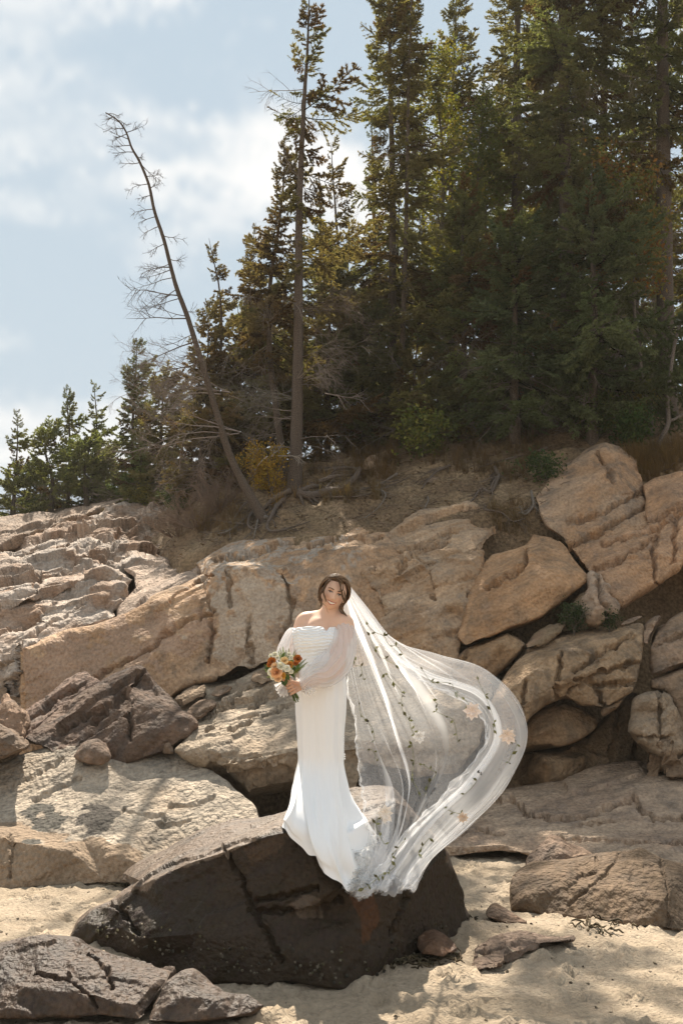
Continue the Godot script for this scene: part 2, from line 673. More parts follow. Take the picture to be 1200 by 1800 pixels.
func sand() -> void:
	var rng := RandomNumberGenerator.new()
	rng.seed = 5
	for k in 1500:
		var x := rng.randf_range(-4.5, 4.5)
		var z := -rng.randf_range(4.6, 11.5)
		prints.append([x, z, rng.randf_range(0.028, 0.085) if k % 5 else rng.randf_range(0.08, 0.12), rng.randf_range(0.010, 0.036), rng.randf_range(0, PI)])
	var xs := axis(-4.4, 4.6, 0.028, 1500.0)
	var zs := axis(-11.6, -4.9, 0.03, 1500.0)
	var nx := xs.size()
	var p := PackedVector3Array()
	var c := PackedColorArray()
	p.resize(nx * zs.size())
	c.resize(nx * zs.size())
	for j in zs.size():
		for i in nx:
			var x := xs[i]
			var z := zs[j]
			var near := absf(x) < 14.0 and z < -2.0 and z > -22.0
			var h := sand_height(x, z)
			if near:
				h += 0.010 * noise_fine.get_noise_2d(x * 0.8, z * 1.6) + 0.004 * noise_fine.get_noise_2d(x * 2.2 + 9.0, z * 3.6)
				# kicked-up little ridges, longer across the view
				var r := noise_ridge.get_noise_2d(x * 1.6, z * 3.4)
				h += 0.016 * r * smoothstep(-0.2, 0.4, noise_low.get_noise_2d(x * 1.4 + 7.0, z * 1.4))
			p[j * nx + i] = Vector3(x, h, z)
			var t := smoothstep(-0.4, 0.5, noise_low.get_noise_2d(x * 1.1, z * 2.0))
			var g := smoothstep(0.25, 0.6, noise_mid.get_noise_2d(x * 1.5, z * 2.2 + 4.0))
			var cc := Color(0.405, 0.32, 0.23).lerp(Color(0.35, 0.272, 0.19), t).lerp(Color(0.27, 0.2, 0.13), g * 0.4)
			c[j * nx + i] = cc
	for f in prints:
		var a: float = f[4]
		var reach: float = f[2] * 2.1
		var i0 := xs.bsearch(f[0] - reach)
		var j0 := zs.bsearch(f[1] - reach)
		var j := j0
		while j < zs.size() and zs[j] < f[1] + reach:
			var dz: float = zs[j] - f[1]
			var i_ := i0
			while i_ < nx and xs[i_] < f[0] + reach:
				var dx: float = xs[i_] - f[0]
				var u := dx * cos(a) + dz * sin(a)
				var w := (-dx * sin(a) + dz * cos(a)) * 1.8
				var r: float = sqrt(u * u + w * w) / f[2]
				if r < 2.0:
					p[j * nx + i_].y += f[3] * (-exp(-r * r * 1.8) * 1.3 + 0.8 * exp(-(r - 1.25) * (r - 1.25) * 9.0))
				i_ += 1
			j += 1
	var b := Buf.new()
	b.grid(p, zs.size(), nx, c, false, true)
	var o := put("sand", b.mesh(), M.sand)
	tag(o, "pale golden beach sand with footprints around the boulders", "", "", "structure")

# rows: x, distance of the front edge, its height, distance of the crest, its height
const BANK := [
	[-60.0, 22.0, 4.3, 26.0, 5.6], [-10.0, 22.0, 4.5, 26.5, 6.1], [-4.7, 21.2, 4.5, 25.0, 6.1], [-3.4, 18.6, 4.1, 23.0, 6.1], [-2.7, 16.5, 3.8, 22.0, 6.15], [-1.0, 15.6, 3.95, 21.5, 6.5],
	[0.9, 15.7, 4.1, 22.0, 7.1], [2.4, 16.0, 4.45, 22.5, 7.5], [3.6, 16.3, 4.9, 22.8, 7.9], [5.0, 17.0, 5.5, 22.8, 8.2], [8.0, 17.4, 5.7, 22.8, 8.4], [60.0, 18.0, 6.5, 23.0, 8.8],
]

func ground(x: float, d: float) -> float:
	var k := 0
	while k < BANK.size() - 2 and x > BANK[k + 1][0]: k += 1
	var t := clampf((x - BANK[k][0]) / (BANK[k + 1][0] - BANK[k][0]), 0, 1)
	var d0: float = lerpf(BANK[k][1], BANK[k + 1][1], t)
	var h0: float = lerpf(BANK[k][2], BANK[k + 1][2], t)
	var d1: float = lerpf(BANK[k][3], BANK[k + 1][3], t)
	var h1: float = lerpf(BANK[k][4], BANK[k + 1][4], t)
	var h := 0.0
	if d < d0: h = maxf(h0 - (d0 - d) * 2.6, -0.6)
	elif d < d1:
		var u := (d - d0) / (d1 - d0)
		h = lerpf(h0, h1, u + 0.12 * sin(PI * u))
	else: h = h1 + (d - d1) * 0.02
	var amp := clampf((d - d0 + 0.6) * 0.5, 0.0, 1.0)
	return h + amp * (0.22 * noise_soil.get_noise_2d(x * 1.3, d * 1.3) + 0.05 * noise_mid.get_noise_2d(x * 1.4, d * 1.4))

func on_bank(x: float, y: float, d: float) -> Vector3:
	var p := W(x, y, d)
	p.y = ground(p.x, d)
	return p

func bank() -> void:
	var xs := axis(-11.0, 9.0, 0.11, 1500.0)
	var ds := PackedFloat32Array()
	var d := 13.4
	var s := 0.09
	while d < 1500.0:
		ds.append(d)
		if d > 25.0: s *= 1.25
		d += s
	var p := PackedVector3Array()
	var c := PackedColorArray()
	for j in ds.size():
		for i in xs.size():
			var h := ground(xs[i], ds[j])
			if ds[j] < 24.0: h += 0.02 * noise_fine.get_noise_2d(xs[i] * 0.5, ds[j] * 0.5)
			p.append(Vector3(xs[i], h, -ds[j]))
			var t := smoothstep(-0.25, 0.35, noise_soil.get_noise_2d(xs[i] * 1.2 + 30.0, ds[j] * 1.2))
			var u := smoothstep(0.0, 0.5, noise_mid.get_noise_2d(xs[i] * 0.9, ds[j] * 0.9 + 8.0))
			# bare sandy soil on the worn front of the bank, needle litter under the trees (as in the photograph)
			var worn := smoothstep(-0.22, 0.2, noise_soil.get_noise_2d(xs[i] * 0.7, ds[j] * 0.9 + 50.0))
			var litter := Color(0.255, 0.17, 0.10).lerp(Color(0.30, 0.20, 0.115), t)
			var bare := Color(0.37, 0.26, 0.155).lerp(Color(0.29, 0.195, 0.11), t)
			c.append(litter.lerp(bare, worn).lerp(Color(0.20, 0.14, 0.085), u * 0.4))
	var b := Buf.new()
	b.grid(p, ds.size(), xs.size(), c)
	var o := put("bank", b.mesh(), M.soil)
	tag(o, "brown earth bank of soil and needle litter above the cliff", "", "", "structure")

# ---------------------------------------------------------------- the rocks, traced from the photograph: x, y (pixels of the photograph), distance in metres
var boulder: Cage

func rocks() -> void:
	var pale := Color(0.47, 0.385, 0.315)
	var rust := Color(0.34, 0.205, 0.125)
	var brown := Color(0.27, 0.19, 0.115)
	var grey := Color(0.31, 0.275, 0.24)
	var black := Color(0.085, 0.075, 0.065)
	# --- the cliff, left: ledges that step up and back
	rock("sloping_ledge", "broad pale sloping granite ledge with a brown front at the far left of the cliff", [
		-330,1300,13.4, -330,1062,14.9, 0,1058,15.0, 60,1045,15.4, 110,1028,15.9, 150,1012,16.4, 183,1002,16.7, 205,1015,16.5, 222,1033,16.1, 214,1058,15.4, 208,1085,14.7, 168,1104,14.2, 135,1114,14.0, 75,1131,13.75, 38,1140,13.6, 36,1200,13.4, 38,1300,13.2],
		[-30,1140,14.05, 32,1132,13.95, 85,1096,14.3, 140,1068,14.75, 172,1046,15.1, 186,1037,15.2, 212,1037,15.35, 100,1060,15.2, 40,1085,14.9, 0,1100,14.7, 190,1070,14.75, 150,1096,14.25, 110,1112,14.05],
		{"seams": 0.3, "thick": 3.0, "color": pale, "alt": rust, "dark": Color(0.2, 0.15, 0.11), "block": 0.12, "block_size": 0.55, "mid": 0.06, "ridge": 0.06, "seed": 1, "low": 0.08, "px": 5.0, "stain": 0.3,
		"cracks": [[-10,1150,35,1125,90,1090,140,1055], [36,1135,37,1300], [-40,1200,30,1160], [100,1050,40,1090,-20,1120], [-20,1260,35,1225]]}, "rock ledge")
	rock("glossy_ledge", "smooth pale sheet of bare granite dipping left between two brown ledges", [
		206,1092,14.6, 212,1055,15.3, 236,1034,15.9, 232,1008,16.5, 214,1000,16.9, 240,984,17.4, 290,980,17.6, 303,996,17.2, 345,988,16.5, 366,1010,15.4, 327,1029,15.0, 271,1056,14.7, 261,1068,14.55],
		[250,1040,15.4, 290,1020,15.8, 320,1005,16.0, 260,1000,16.8, 240,1060,14.95],
		{"thick": 2.0, "color": Color(0.449, 0.335, 0.253), "alt": Color(0.388, 0.276, 0.197), "block": 0.05, "mid": 0.05, "seed": 2, "px": 5.0, "stain": 0.2, "dip": 35.0}, "rock ledge")
	rock("stepped_ledge", "stepped brown granite ledge of broken blocks in the middle of the left slope", [
		-330,1080,15.6, -330,1000,17.5, 0,999,17.6, 50,992,18.0, 100,975,18.6, 160,960,19.2, 205,958,19.4, 255,972,18.9, 300,983,18.2, 292,1000,17.3, 240,990,17.2, 217,1004,16.9, 225,1036,16.2, 186,1010,16.4, 110,1034,15.8, 60,1052,15.3, 0,1066,14.9],
		[-20,1035,16.4, 30,1020,16.7, 18,1040,16.2, 80,1022,16.6, 70,1000,17.2, 130,1006,16.9, 150,985,17.7, 200,990,17.5, 190,975,18.2, 240,978,18.3, 120,990,17.6],
		{"seams": 0.3, "thick": 3.0, "color": pale, "alt": rust, "block": 0.2, "block_size": 0.6, "mid": 0.1, "ridge": 0.09, "seed": 3, "px": 5.0, "low": 0.1, "dip": 22.0,
		"cracks": [[-20,1040,40,1025,70,1005], [60,1040,75,1010,140,1000], [150,1000,200,975], [90,1015,150,975,200,965]]}, "rock ledge")
	rock("domed_outcrop", "high domed granite outcrop with dark broken front below the small trees", [
		-330,1010,18.6, -330,968,19.6, 0,962,19.9, 40,945,20.6, 95,925,21.5, 150,905,22.6, 200,890,23.4, 245,884,23.8, 285,888,23.4, 290,912,22.2, 300,938,20.6, 305,965,19.4, 300,986,18.6, 255,976,19.0, 205,964,19.4, 160,966,19.2, 100,980,18.8, 50,998,18.3, 0,1005,18.0],
		[0,985,18.9, 60,965,19.3, 70,990,18.7, 130,945,20.2, 180,925,21.0, 130,968,19.4, 200,945,20.0, 235,915,21.6, 265,930,20.8, 240,950,19.9, 270,905,22.0, 180,950,19.7],
		{"seams": 0.3, "thick": 3.5, "color": pale, "alt": rust, "dark": Color(0.16, 0.12, 0.09), "block": 0.2, "block_size": 0.7, "mid": 0.12, "ridge": 0.12, "seed": 4, "px": 5.0, "low": 0.16, "dip": 24.0, "stain": 0.5,
		"cracks": [[40,960,120,950,190,920,260,905], [90,985,160,955,230,935,290,930], [0,990,60,968,130,962], [200,945,250,915,280,898]]}, "rock outcrop")
	rock("back_shelf", "low rounded granite shelf at the far left edge under the pine trees", [
		-330,970,20.2, -330,918,23.5, 0,911,24.0, 60,904,24.3, 92,901,24.6, 150,888,25.5, 190,880,25.8, 235,873,26.2, 252,880,25.5, 200,892,24.4, 150,906,23.4, 95,927,22.3, 62,938,21.6, 0,966,20.6],
		[0,935,22.4, 40,925,23.0, 100,912,23.8],
		{"seams": 0.3, "thick": 2.5, "color": Color(0.367, 0.269, 0.197), "alt": Color(0.337, 0.227, 0.155), "block": 0.12, "block_size": 1.0, "mid": 0.06, "seed": 5, "low": 0.15, "px": 5.0}, "rock outcrop")
	# --- the cliff, middle: the long wall
	rock("cliff_wall", "long brown cliff wall with a rounded grey top behind the bride", [
		36,1142,13.5, 75,1133,13.6, 135,1116,13.8, 168,1108,13.9, 210,1090,14.1, 261,1064,14.3, 270,1054,14.4, 327,1027,14.8, 360,1010,15.0, 343,990,15.9, 375,970,16.0, 407,957,16.1, 448,951,16.1, 495,943,16.1, 565,936,16.1, 620,931,16.1, 662,929,16.1, 712,930,16.0, 730,950,15.4, 738,1010,14.4, 742,1080,13.8, 746,1200,13.3, 720,1230,13.2, 560,1220,13.2, 500,1182,13.3, 478,1168,13.4, 440,1180,13.4, 418,1176,13.35, 398,1190,13.3, 345,1200,13.2, 318,1212,13.1, 297,1232,13.0, 230,1300,12.8, 38,1330,12.9],
		[150,1150,13.55, 210,1112,13.75, 300,1075,13.9, 340,1050,14.05, 376,1010,14.2, 394,1004,14.15, 450,1000,14.1, 502,999,14.1, 520,975,14.7, 560,985,14.35, 620,975,14.5, 670,960,14.9, 420,975,15.2, 460,965,15.4, 560,952,15.4, 640,945,15.5,
		120,1200,13.3, 200,1180,13.35, 300,1130,13.5, 366,1060,13.75, 372,1100,13.55, 365,1170,13.4, 430,1070,13.75, 440,1060,13.7, 440,1100,13.55, 500,1060,13.85, 495,1120,13.55, 510,1020,14.0, 560,1060,13.8, 600,1100,13.6, 620,1040,14.0, 690,1040,14.1, 690,1120,13.6],
		{"thick": 2.5, "color": Color(0.490, 0.321, 0.197), "alt": Color(0.418, 0.250, 0.138), "dark": Color(0.15, 0.125, 0.1), "coats": [[[30,1150, 160,1125, 300,1085, 360,1075, 366,1120, 250,1170, 150,1210, 120,1330, 30,1330], Color(0.43, 0.28, 0.185), 90.0], [[372,1025, 440,1010, 498,1012, 500,1090, 470,1172, 375,1178], Color(0.53, 0.405, 0.295), 90.0], [[500,1010, 540,1000, 560,1080, 540,1180, 505,1170], Color(0.38, 0.265, 0.18), 90.0], [[330,1000, 420,955, 560,940, 640,938, 620,962, 520,975, 440,990, 350,1020], Color(0.44, 0.355, 0.28), 110.0]], "block": 0.045, "block_size": 0.8, "mid": 0.025, "ridge": 0.012, "seed": 6, "px": 5.0, "low": 0.1, "stain": 0.45, "smooth": 5,  # coats: redder lower left, pale tan middle, darker strip, greyer rounded top
		"cracks": [[165,1190,250,1140,330,1090,375,1075], [300,1060,330,1040,372,1010], [366,1165,372,1100,366,1060], [440,1060,436,1110,442,1165], [500,1000,512,1060,495,1125,498,1180], [400,1005,405,1060], [100,1240,180,1185], [545,960,600,950,670,945], [380,985,450,975,540,950], [36,1140,40,1300]]}, "cliff")
	rock("pale_dome", "pale bare granite dome breaking through the soil above the wall", [
		625,985,14.9, 655,962,15.3, 700,935,15.6, 725,910,16.0, 755,894,16.3, 785,888,16.4, 820,889,16.4, 848,902,16.2, 880,930,15.7, 862,942,15.2, 848,962,14.7, 842,990,14.2, 836,1050,13.7, 822,1110,13.35, 800,1180,13.1, 760,1240,13.0, 690,1240,13.1, 660,1140,13.4, 668,1060,13.8, 640,1010,14.3],
		[700,962,14.9, 740,945,15.1, 790,930,15.3, 830,935,15.2, 700,985,14.35, 735,980,14.3, 770,985,14.1, 752,1010,13.9, 800,985,14.1, 812,1010,13.75, 690,1000,14.2, 735,1030,14.0, 760,1045,13.8, 720,1060,13.7, 780,1065,13.5, 805,1060,13.45, 755,1095,13.35, 790,1075,13.6, 715,1120,13.4, 745,1130,13.2, 680,1020,14.2],
		{"thick": 2.5, "color": Color(0.457, 0.315, 0.201), "alt": Color(0.389, 0.226, 0.114), "dark": Color(0.19, 0.165, 0.14), "block": 0.09, "block_size": 0.45, "mid": 0.04, "ridge": 0.03, "seed": 7, "px": 4.6, "low": 0.08, "dip": 24.0, "stain": 0.35,
		"cracks": [[660,1000,720,968,790,940], [752,1005,760,1050], [700,1000,725,980,770,985,840,960], [665,985,740,950,800,925], [690,965,712,995,705,1010]]}, "rock outcrop")
	rock("rounded_block", "great smooth rounded brown block overhanging a crack right of the veil's top", [
		840,1000,14.1, 862,972,14.3, 905,962,14.4, 925,952,14.6, 934,934,15.0, 967,942,14.9, 990,960,14.5, 1010,988,14.0, 1030,1010,13.6, 1034,1018,13.5, 1012,1034,13.4, 992,1052,13.3, 950,1087,13.15, 887,1110,13.0, 850,1126,12.95, 815,1138,13.0, 800,1120,13.2, 815,1060,13.5],
		[925,966,14.05, 915,998,13.6, 865,1030,13.55, 935,975,13.8, 950,1000,13.45, 1000,1005,13.5, 975,1030,13.25, 900,1060,13.15, 850,1090,13.15],
		{"thick": 1.8, "color": Color(0.449, 0.268, 0.146), "alt": Color(0.367, 0.205, 0.104), "dark": Color(0.15, 0.12, 0.09), "block": 0.02, "mid": 0.02, "ridge": 0.012, "seed": 8, "px": 5.0, "low": 0.06, "smooth": 6, "stain": 0.4,
		"cracks": [[925,965,915,995,890,1012,855,1032]]}, "boulder")
	rock("lower_block", "brown block tucked below the overhanging rounded block", [
		790,1170,13.0, 815,1140,13.05, 850,1127,13.05, 890,1112,13.1, 905,1118,13.1, 925,1132,12.95, 905,1158,12.9, 872,1190,12.8, 850,1240,12.75, 790,1250,12.8],
		[880,1130,12.85, 850,1160,12.7, 820,1190,12.75],
		{"thick": 1.2, "color": Color(0.398, 0.255, 0.144), "alt": Color(0.318, 0.188, 0.097), "block": 0.04, "mid": 0.03, "seed": 9, "cracks": [[815,1140,805,1170]]}, "rock")
	rock("wedge_stone", "flat brown stone wedged in the crack under the rounded block", [
		922,1132,12.9, 945,1112,13.0, 962,1098,13.1, 985,1088,13.2, 1000,1070,13.35, 1030,1040,13.5, 1032,1055,13.3, 1000,1085,13.0, 985,1112,12.9, 950,1135,12.7, 925,1142,12.7],
		[960,1115,12.85, 1005,1066,13.15],
		{"thick": 0.9, "color": brown, "alt": rust, "block": 0.06, "block_size": 0.3, "mid": 0.03, "seed": 10}, "rock")
	rock("tall_upper_rock", "tall grey brown rock face at the upper right below the wood", [
		1062,776,17.2, 1033,790,17.2, 1000,812,17.0, 967,832,16.7, 937,870,16.2, 945,900,15.8, 962,930,15.4, 990,950,15.1, 1010,972,14.9, 1028,1000,14.6, 1060,1010,14.4, 1110,1000,14.6, 1136,960,15.0, 1138,900,15.8, 1128,852,16.6, 1118,818,17.0, 1090,785,17.3],
		[1060,830,16.3, 1000,850,16.2, 1020,900,15.6, 1090,880,15.8, 1060,930,15.2, 1000,930,15.3, 1050,970,14.9],
		{"thick": 2.0, "color": Color(0.400, 0.268, 0.170), "alt": Color(0.443, 0.257, 0.137), "dark": Color(0.13, 0.115, 0.10), "block": 0.03, "mid": 0.02, "ridge": 0.01, "seed": 11, "low": 0.1, "stain": 0.5,
		"cracks": [[998,913,1050,905,1100,880,1140,862], [1000,958,1040,940,1110,905,1140,890], [1015,985,1060,960,1140,930], [1050,800,1075,850]]}, "cliff")
	rock("slanting_wall", "slanting pinkish brown rock wall with diagonal cracks at the right edge", [
		1128,852,16.4, 1150,838,16.5, 1200,828,16.6, 1460,800,16.8, 1460,960,14.9, 1200,984,14.5, 1188,1000,14.3, 1146,1028,14.0, 1087,1066,13.7, 1066,1044,13.95, 1055,1010,14.2, 1034,1008,14.4, 1012,978,14.8, 1030,955,15.0, 1090,935,15.2, 1134,925,15.3],
		[1180,870,15.7, 1150,950,14.8, 1190,930,14.9, 1100,990,14.3, 1120,1020,14.0, 1080,1030,14.0, 1170,990,14.35, 1240,920,14.9],
		{"thick": 2.0, "color": Color(0.452, 0.275, 0.161), "alt": Color(0.480, 0.275, 0.147), "dark": Color(0.15, 0.12, 0.1), "block": 0.035, "mid": 0.02, "ridge": 0.012, "seed": 12, "low": 0.08, "stain": 0.4,
		"cracks": [[1040,1000,1090,985,1150,945,1160,915], [1130,920,1160,905,1200,888], [1150,940,1146,990,1152,1025], [1060,958,1120,940,1200,900], [1188,895,1182,990]]}, "cliff")
	rock("grey_wedge", "small pale grey angular rock wedged below the slanting wall", [
		1031,1012,13.5, 1040,1006,13.5, 1056,1008,13.4, 1066,1030,13.3, 1068,1044,13.2, 1078,1052,13.2, 1088,1066,13.2, 1083,1080,13.0, 1058,1101,12.9, 1046,1106,12.9, 1030,1098,12.95, 1020,1078,13.1, 1030,1044,13.3],
		[1050,1045,13.0, 1045,1075,12.85, 1066,1060,12.95],
		{"thick": 0.7, "color": Color(0.454, 0.332, 0.236), "alt": Color(0.387, 0.266, 0.181), "block": 0.05, "block_size": 0.3, "mid": 0.02, "seed": 13, "cracks": [[1050,1010,1052,1050,1068,1080]]}, "rock")
	# --- right, lower: the big rounded ledge and what is below it
	rock("rounded_ledge", "big rounded ledge with a pale top and rusty dark front right of the veil", [
		858,1240,11.9, 866,1222,12.1, 880,1200,12.4, 908,1160,12.7, 935,1136,12.9, 960,1122,13.1, 985,1111,13.2, 1012,1107,13.2, 1046,1106,13.2, 1072,1114,13.0, 1100,1100,13.1, 1127,1100,13.0, 1129,1130,12.6, 1124,1160,12.4, 1118,1200,12.2, 1110,1220,12.1, 1085,1236,12.15, 1060,1245,12.2, 1020,1240,12.25, 994,1226,12.2, 958,1240,12.15, 930,1260,12.0, 905,1300,12.0, 880,1330,12.1, 850,1330,12.2],
		[880,1226,11.95, 905,1195,12.1, 930,1180,12.15, 950,1160,12.3, 985,1147,12.35, 1020,1140,12.4, 1050,1125,12.6, 1070,1128,12.5, 1100,1118,12.6, 980,1125,12.8, 1030,1115,12.85, 1060,1170,12.2, 1000,1190,12.1, 940,1225,11.95, 1100,1160,12.25, 905,1250,11.9],
		{"thick": 1.8, "color": Color(0.35, 0.235, 0.14), "alt": Color(0.28, 0.175, 0.095), "dark": Color(0.09, 0.07, 0.055), "block": 0.02, "mid": 0.02, "ridge": 0.01, "seed": 14, "low": 0.06, "stain": 0.55, "px": 5.0, "dip": 30.0,
		"cracks": [[985,1148,982,1190,978,1240], [1110,1120,1060,1145,1010,1175], [1118,1165,1060,1180,1000,1220], [1115,1200,1050,1205,1010,1195], [925,1195,915,1260], [1040,1195,1060,1240]]}, "boulder")
	rock("dark_block", "dark brown lens shaped block in the shade under the rounded ledge", [
		895,1330,12.65, 905,1300,12.65, 932,1262,12.70, 958,1243,12.75, 994,1236,12.75, 1020,1245,12.75, 1052,1262,12.75, 1044,1280,12.65, 1020,1300,12.55, 985,1312,12.55, 940,1318,12.60],
		[980,1275,12.45, 930,1295,12.50],
		{"thick": 1.2, "color": Color(0.345, 0.23, 0.138), "alt": Color(0.28, 0.175, 0.095), "dark": Color(0.15, 0.12, 0.09), "block": 0.04, "mid": 0.03, "seed": 15, "stain": 0.5}, "rock")
	rock("undercut_base", "very dark lower rock at the back of the undercut on the right", [
		845,1420,13.05, 850,1330,13.45, 900,1318,13.35, 985,1314,13.25, 1030,1300,13.35, 1055,1270,13.45, 1085,1240,13.45, 1118,1215,13.55, 1122,1300,13.35, 1118,1360,13.25, 1060,1380,13.15, 980,1420,12.95, 900,1430,12.85],
		[960,1340,12.35, 1040,1330,13.15, 900,1370,13.05, 1090,1290,13.25],
		{"thick": 1.2, "color": Color(0.34, 0.23, 0.138), "alt": Color(0.28, 0.175, 0.095), "dark": Color(0.15, 0.12, 0.09), "block": 0.06, "mid": 0.03, "seed": 16, "stain": 0.4, "cracks": [[1085,1240,1078,1310,1072,1370], [905,1318,960,1310,1030,1300]]}, "rock")
	rock("small_slab_stone", "small triangular stone jammed in the crack below the rounded ledge", [
		1052,1245,12.3, 1075,1236,12.25, 1100,1222,12.2, 1092,1240,12.2, 1075,1252,12.2, 1056,1262,12.25],
		[1075,1244,12.1], {"thick": 0.5, "color": Color(0.204, 0.126, 0.070), "mid": 0.01, "block": 0.02, "seed": 17}, "stone")
	rock("flat_stone", "flat stone lying on the ledge below the dry grass hollow", [
		1086,1096,13.0, 1098,1088,13.2, 1125,1078,13.4, 1133,1083,13.3, 1110,1096,13.0, 1090,1101,12.9], [1112,1088,13.1], {"thick": 0.5, "color": Color(0.306, 0.201, 0.134), "block": 0.02, "mid": 0.01, "seed": 18, "low": 0.0}, "stone")
	rock("jutting_block", "squared block jutting up beside the flat stone on the right", [
		1127,1104,12.9, 1130,1098,13.0, 1152,1080,13.2, 1163,1080,13.2, 1160,1090,13.0, 1142,1120,12.6, 1140,1135,12.5, 1126,1132,12.55], [1145,1095,12.8], {"thick": 0.7, "color": Color(0.275, 0.176, 0.116), "block": 0.04, "mid": 0.02, "seed": 19, "low": 0.0}, "rock")
	rock("upper_side_block", "big shadowed block at the right edge above the stacked blocks", [
		1140,1140,12.7, 1150,1110,13.0, 1175,1088,13.2, 1200,1075,13.3, 1460,1060,13.4, 1460,1170,12.4, 1200,1172,12.4, 1170,1182,12.4, 1145,1188,12.5, 1138,1165,12.6],
		[1180,1120,12.75, 1165,1150,12.5, 1210,1150,12.4],
		{"thick": 1.5, "color": Color(0.33, 0.225, 0.15), "alt": Color(0.28, 0.185, 0.115), "block": 0.05, "mid": 0.03, "seed": 20, "stain": 0.45, "cracks": [[1150,1130,1200,1115]]}, "rock")
	rock("middle_side_block", "dark block at the right edge under a long sloping crack", [
		1140,1192,12.55, 1170,1185,12.5, 1200,1176,12.45, 1460,1165,12.4, 1460,1460,12.1, 1215,1460,12.1, 1185,1260,12.3, 1172,1215,12.4, 1140,1210,12.5], [1195,1215,12.3, 1220,1250,12.1],
		{"thick": 1.5, "color": Color(0.32, 0.22, 0.145), "alt": Color(0.27, 0.18, 0.11), "block": 0.05, "mid": 0.03, "seed": 21, "stain": 0.45}, "rock")
	rock("stacked_block", "squared greenish brown block standing upright at the right under the sloping crack", [
		1112,1228,12.2, 1130,1218,12.3, 1158,1208,12.4, 1172,1206,12.4, 1180,1225,12.2, 1190,1250,12.0, 1202,1275,11.95, 1206,1320,11.9, 1170,1330,11.85, 1140,1320,11.9, 1112,1296,11.95],
		[1128,1232,12.0, 1158,1226,12.0, 1160,1290,11.8, 1130,1295,11.8, 1170,1250,12.0],
		{"thick": 1.2, "color": Color(0.31, 0.225, 0.15), "alt": Color(0.26, 0.185, 0.12), "block": 0.05, "block_size": 0.35, "mid": 0.02, "seed": 22, "stain": 0.4, "smooth": 2, "cracks": [[1160,1215,1158,1300], [1110,1296,1180,1296]]}, "rock")
	rock("foot_block", "low dark broken block at the foot of the stacked blocks", [
		1108,1360,12.1, 1112,1460,12.1, 1160,1302,12.0, 1215,1310,12.0, 1460,1460,12.0, 1460,1365,11.9, 1200,1365,11.9], [1160,1320,11.75, 1190,1335,11.75, 1140,1340,11.85],
		{"thick": 1.0, "color": Color(0.31, 0.215, 0.14), "alt": Color(0.26, 0.175, 0.11), "block": 0.1, "block_size": 0.3, "mid": 0.03, "seed": 23, "stain": 0.4, "cracks": [[1115,1330,1200,1322]]}, "rock")
	# --- the flat slab on the right
	rock("sea_smoothed_slab", "wide flat purplish grey rock slab running up from the sand on the right", [
		770,1500,10.4, 790,1470,10.9, 800,1440,11.4, 830,1410,11.9, 870,1388,12.3, 930,1376,12.5, 985,1368,12.6, 1050,1348,12.7, 1120,1340,12.6, 1200,1338,12.5, 1460,1332,12.4, 1460,1545,9.4, 1200,1530,9.7, 1100,1530,9.8, 1000,1520,10.0, 935,1505,10.25, 880,1492,10.45],
		[860,1430,11.4, 900,1410,11.8, 920,1440,11.15, 1000,1420,11.4, 1060,1400,11.6, 1120,1400,11.5, 1010,1450,10.9, 1100,1460,10.75, 1200,1440,10.9, 960,1470,10.65, 860,1465,10.85],
		{"thick": 1.4, "color": Color(0.45, 0.325, 0.225), "alt": Color(0.37, 0.255, 0.175), "dark": Color(0.14, 0.115, 0.1), "block": 0.025, "block_size": 0.9, "mid": 0.018, "ridge": 0.012, "seed": 24, "low": 0.07, "px": 4.6, "dip": 4.0, "stain": 0.4, "crack": 0.09,
		"cracks": [[838,1412,870,1404,905,1406,925,1422,960,1430], [1006,1446,1030,1440,1078,1434], [1112,1395,1125,1420,1150,1430,1200,1432], [960,1435,1030,1425,1112,1398], [800,1462,830,1452,880,1458], [980,1470,1050,1472,1130,1480,1200,1488]]}, "rock slab")
	# --- the middle slab and what lies on it
	rock("tilted_slab", "wide pale grey tilted slab with ripple ledges behind the bride", [
		282,1250,12.6, 300,1226,13.0, 345,1198,13.4, 380,1196,13.5, 430,1185,13.6, 500,1168,13.6, 560,1166,13.6, 640,1160,13.6, 720,1155,13.6, 800,1160,13.5, 860,1180,13.3, 866,1240,12.4, 840,1310,11.8, 800,1350,11.5, 720,1360,11.4, 640,1345,11.0, 624,1390,10.9, 560,1400,10.8, 520,1380,10.8, 450,1396,10.75, 434,1402,10.75, 414,1378,10.8, 393,1360,10.8, 350,1340,10.75, 308,1320,10.8, 318,1306,10.9, 345,1284,11.3],
		[350,1322,10.75, 375,1318,10.65, 407,1343,10.5, 450,1331,10.5, 484,1324,10.5, 524,1317,10.5, 580,1310,10.55, 640,1305,10.7, 430,1300,10.9, 480,1285,11.2, 520,1265,11.6, 420,1270,11.5, 380,1290,11.2, 480,1240,12.1, 400,1240,12.2, 350,1240,12.5, 430,1360,10.55, 480,1355,10.55, 600,1250,12.0, 700,1260,11.9, 780,1250,12.1, 720,1310,11.5],
		{"thick": 1.6, "color": Color(0.41, 0.32, 0.23), "alt": Color(0.36, 0.265, 0.18), "dark": Color(0.17, 0.145, 0.12), "block": 0.055, "block_size": 0.5, "mid": 0.03, "ridge": 0.02, "seed": 25, "low": 0.06, "px": 4.6, "dip": 18.0, "stain": 0.35,
		"cracks": [[330,1262,352,1258,385,1245,440,1215], [405,1290,440,1270,475,1250,515,1232], [365,1290,395,1275,450,1252], [400,1335,440,1332,480,1325], [440,1240,480,1212,505,1205]]}, "rock slab")
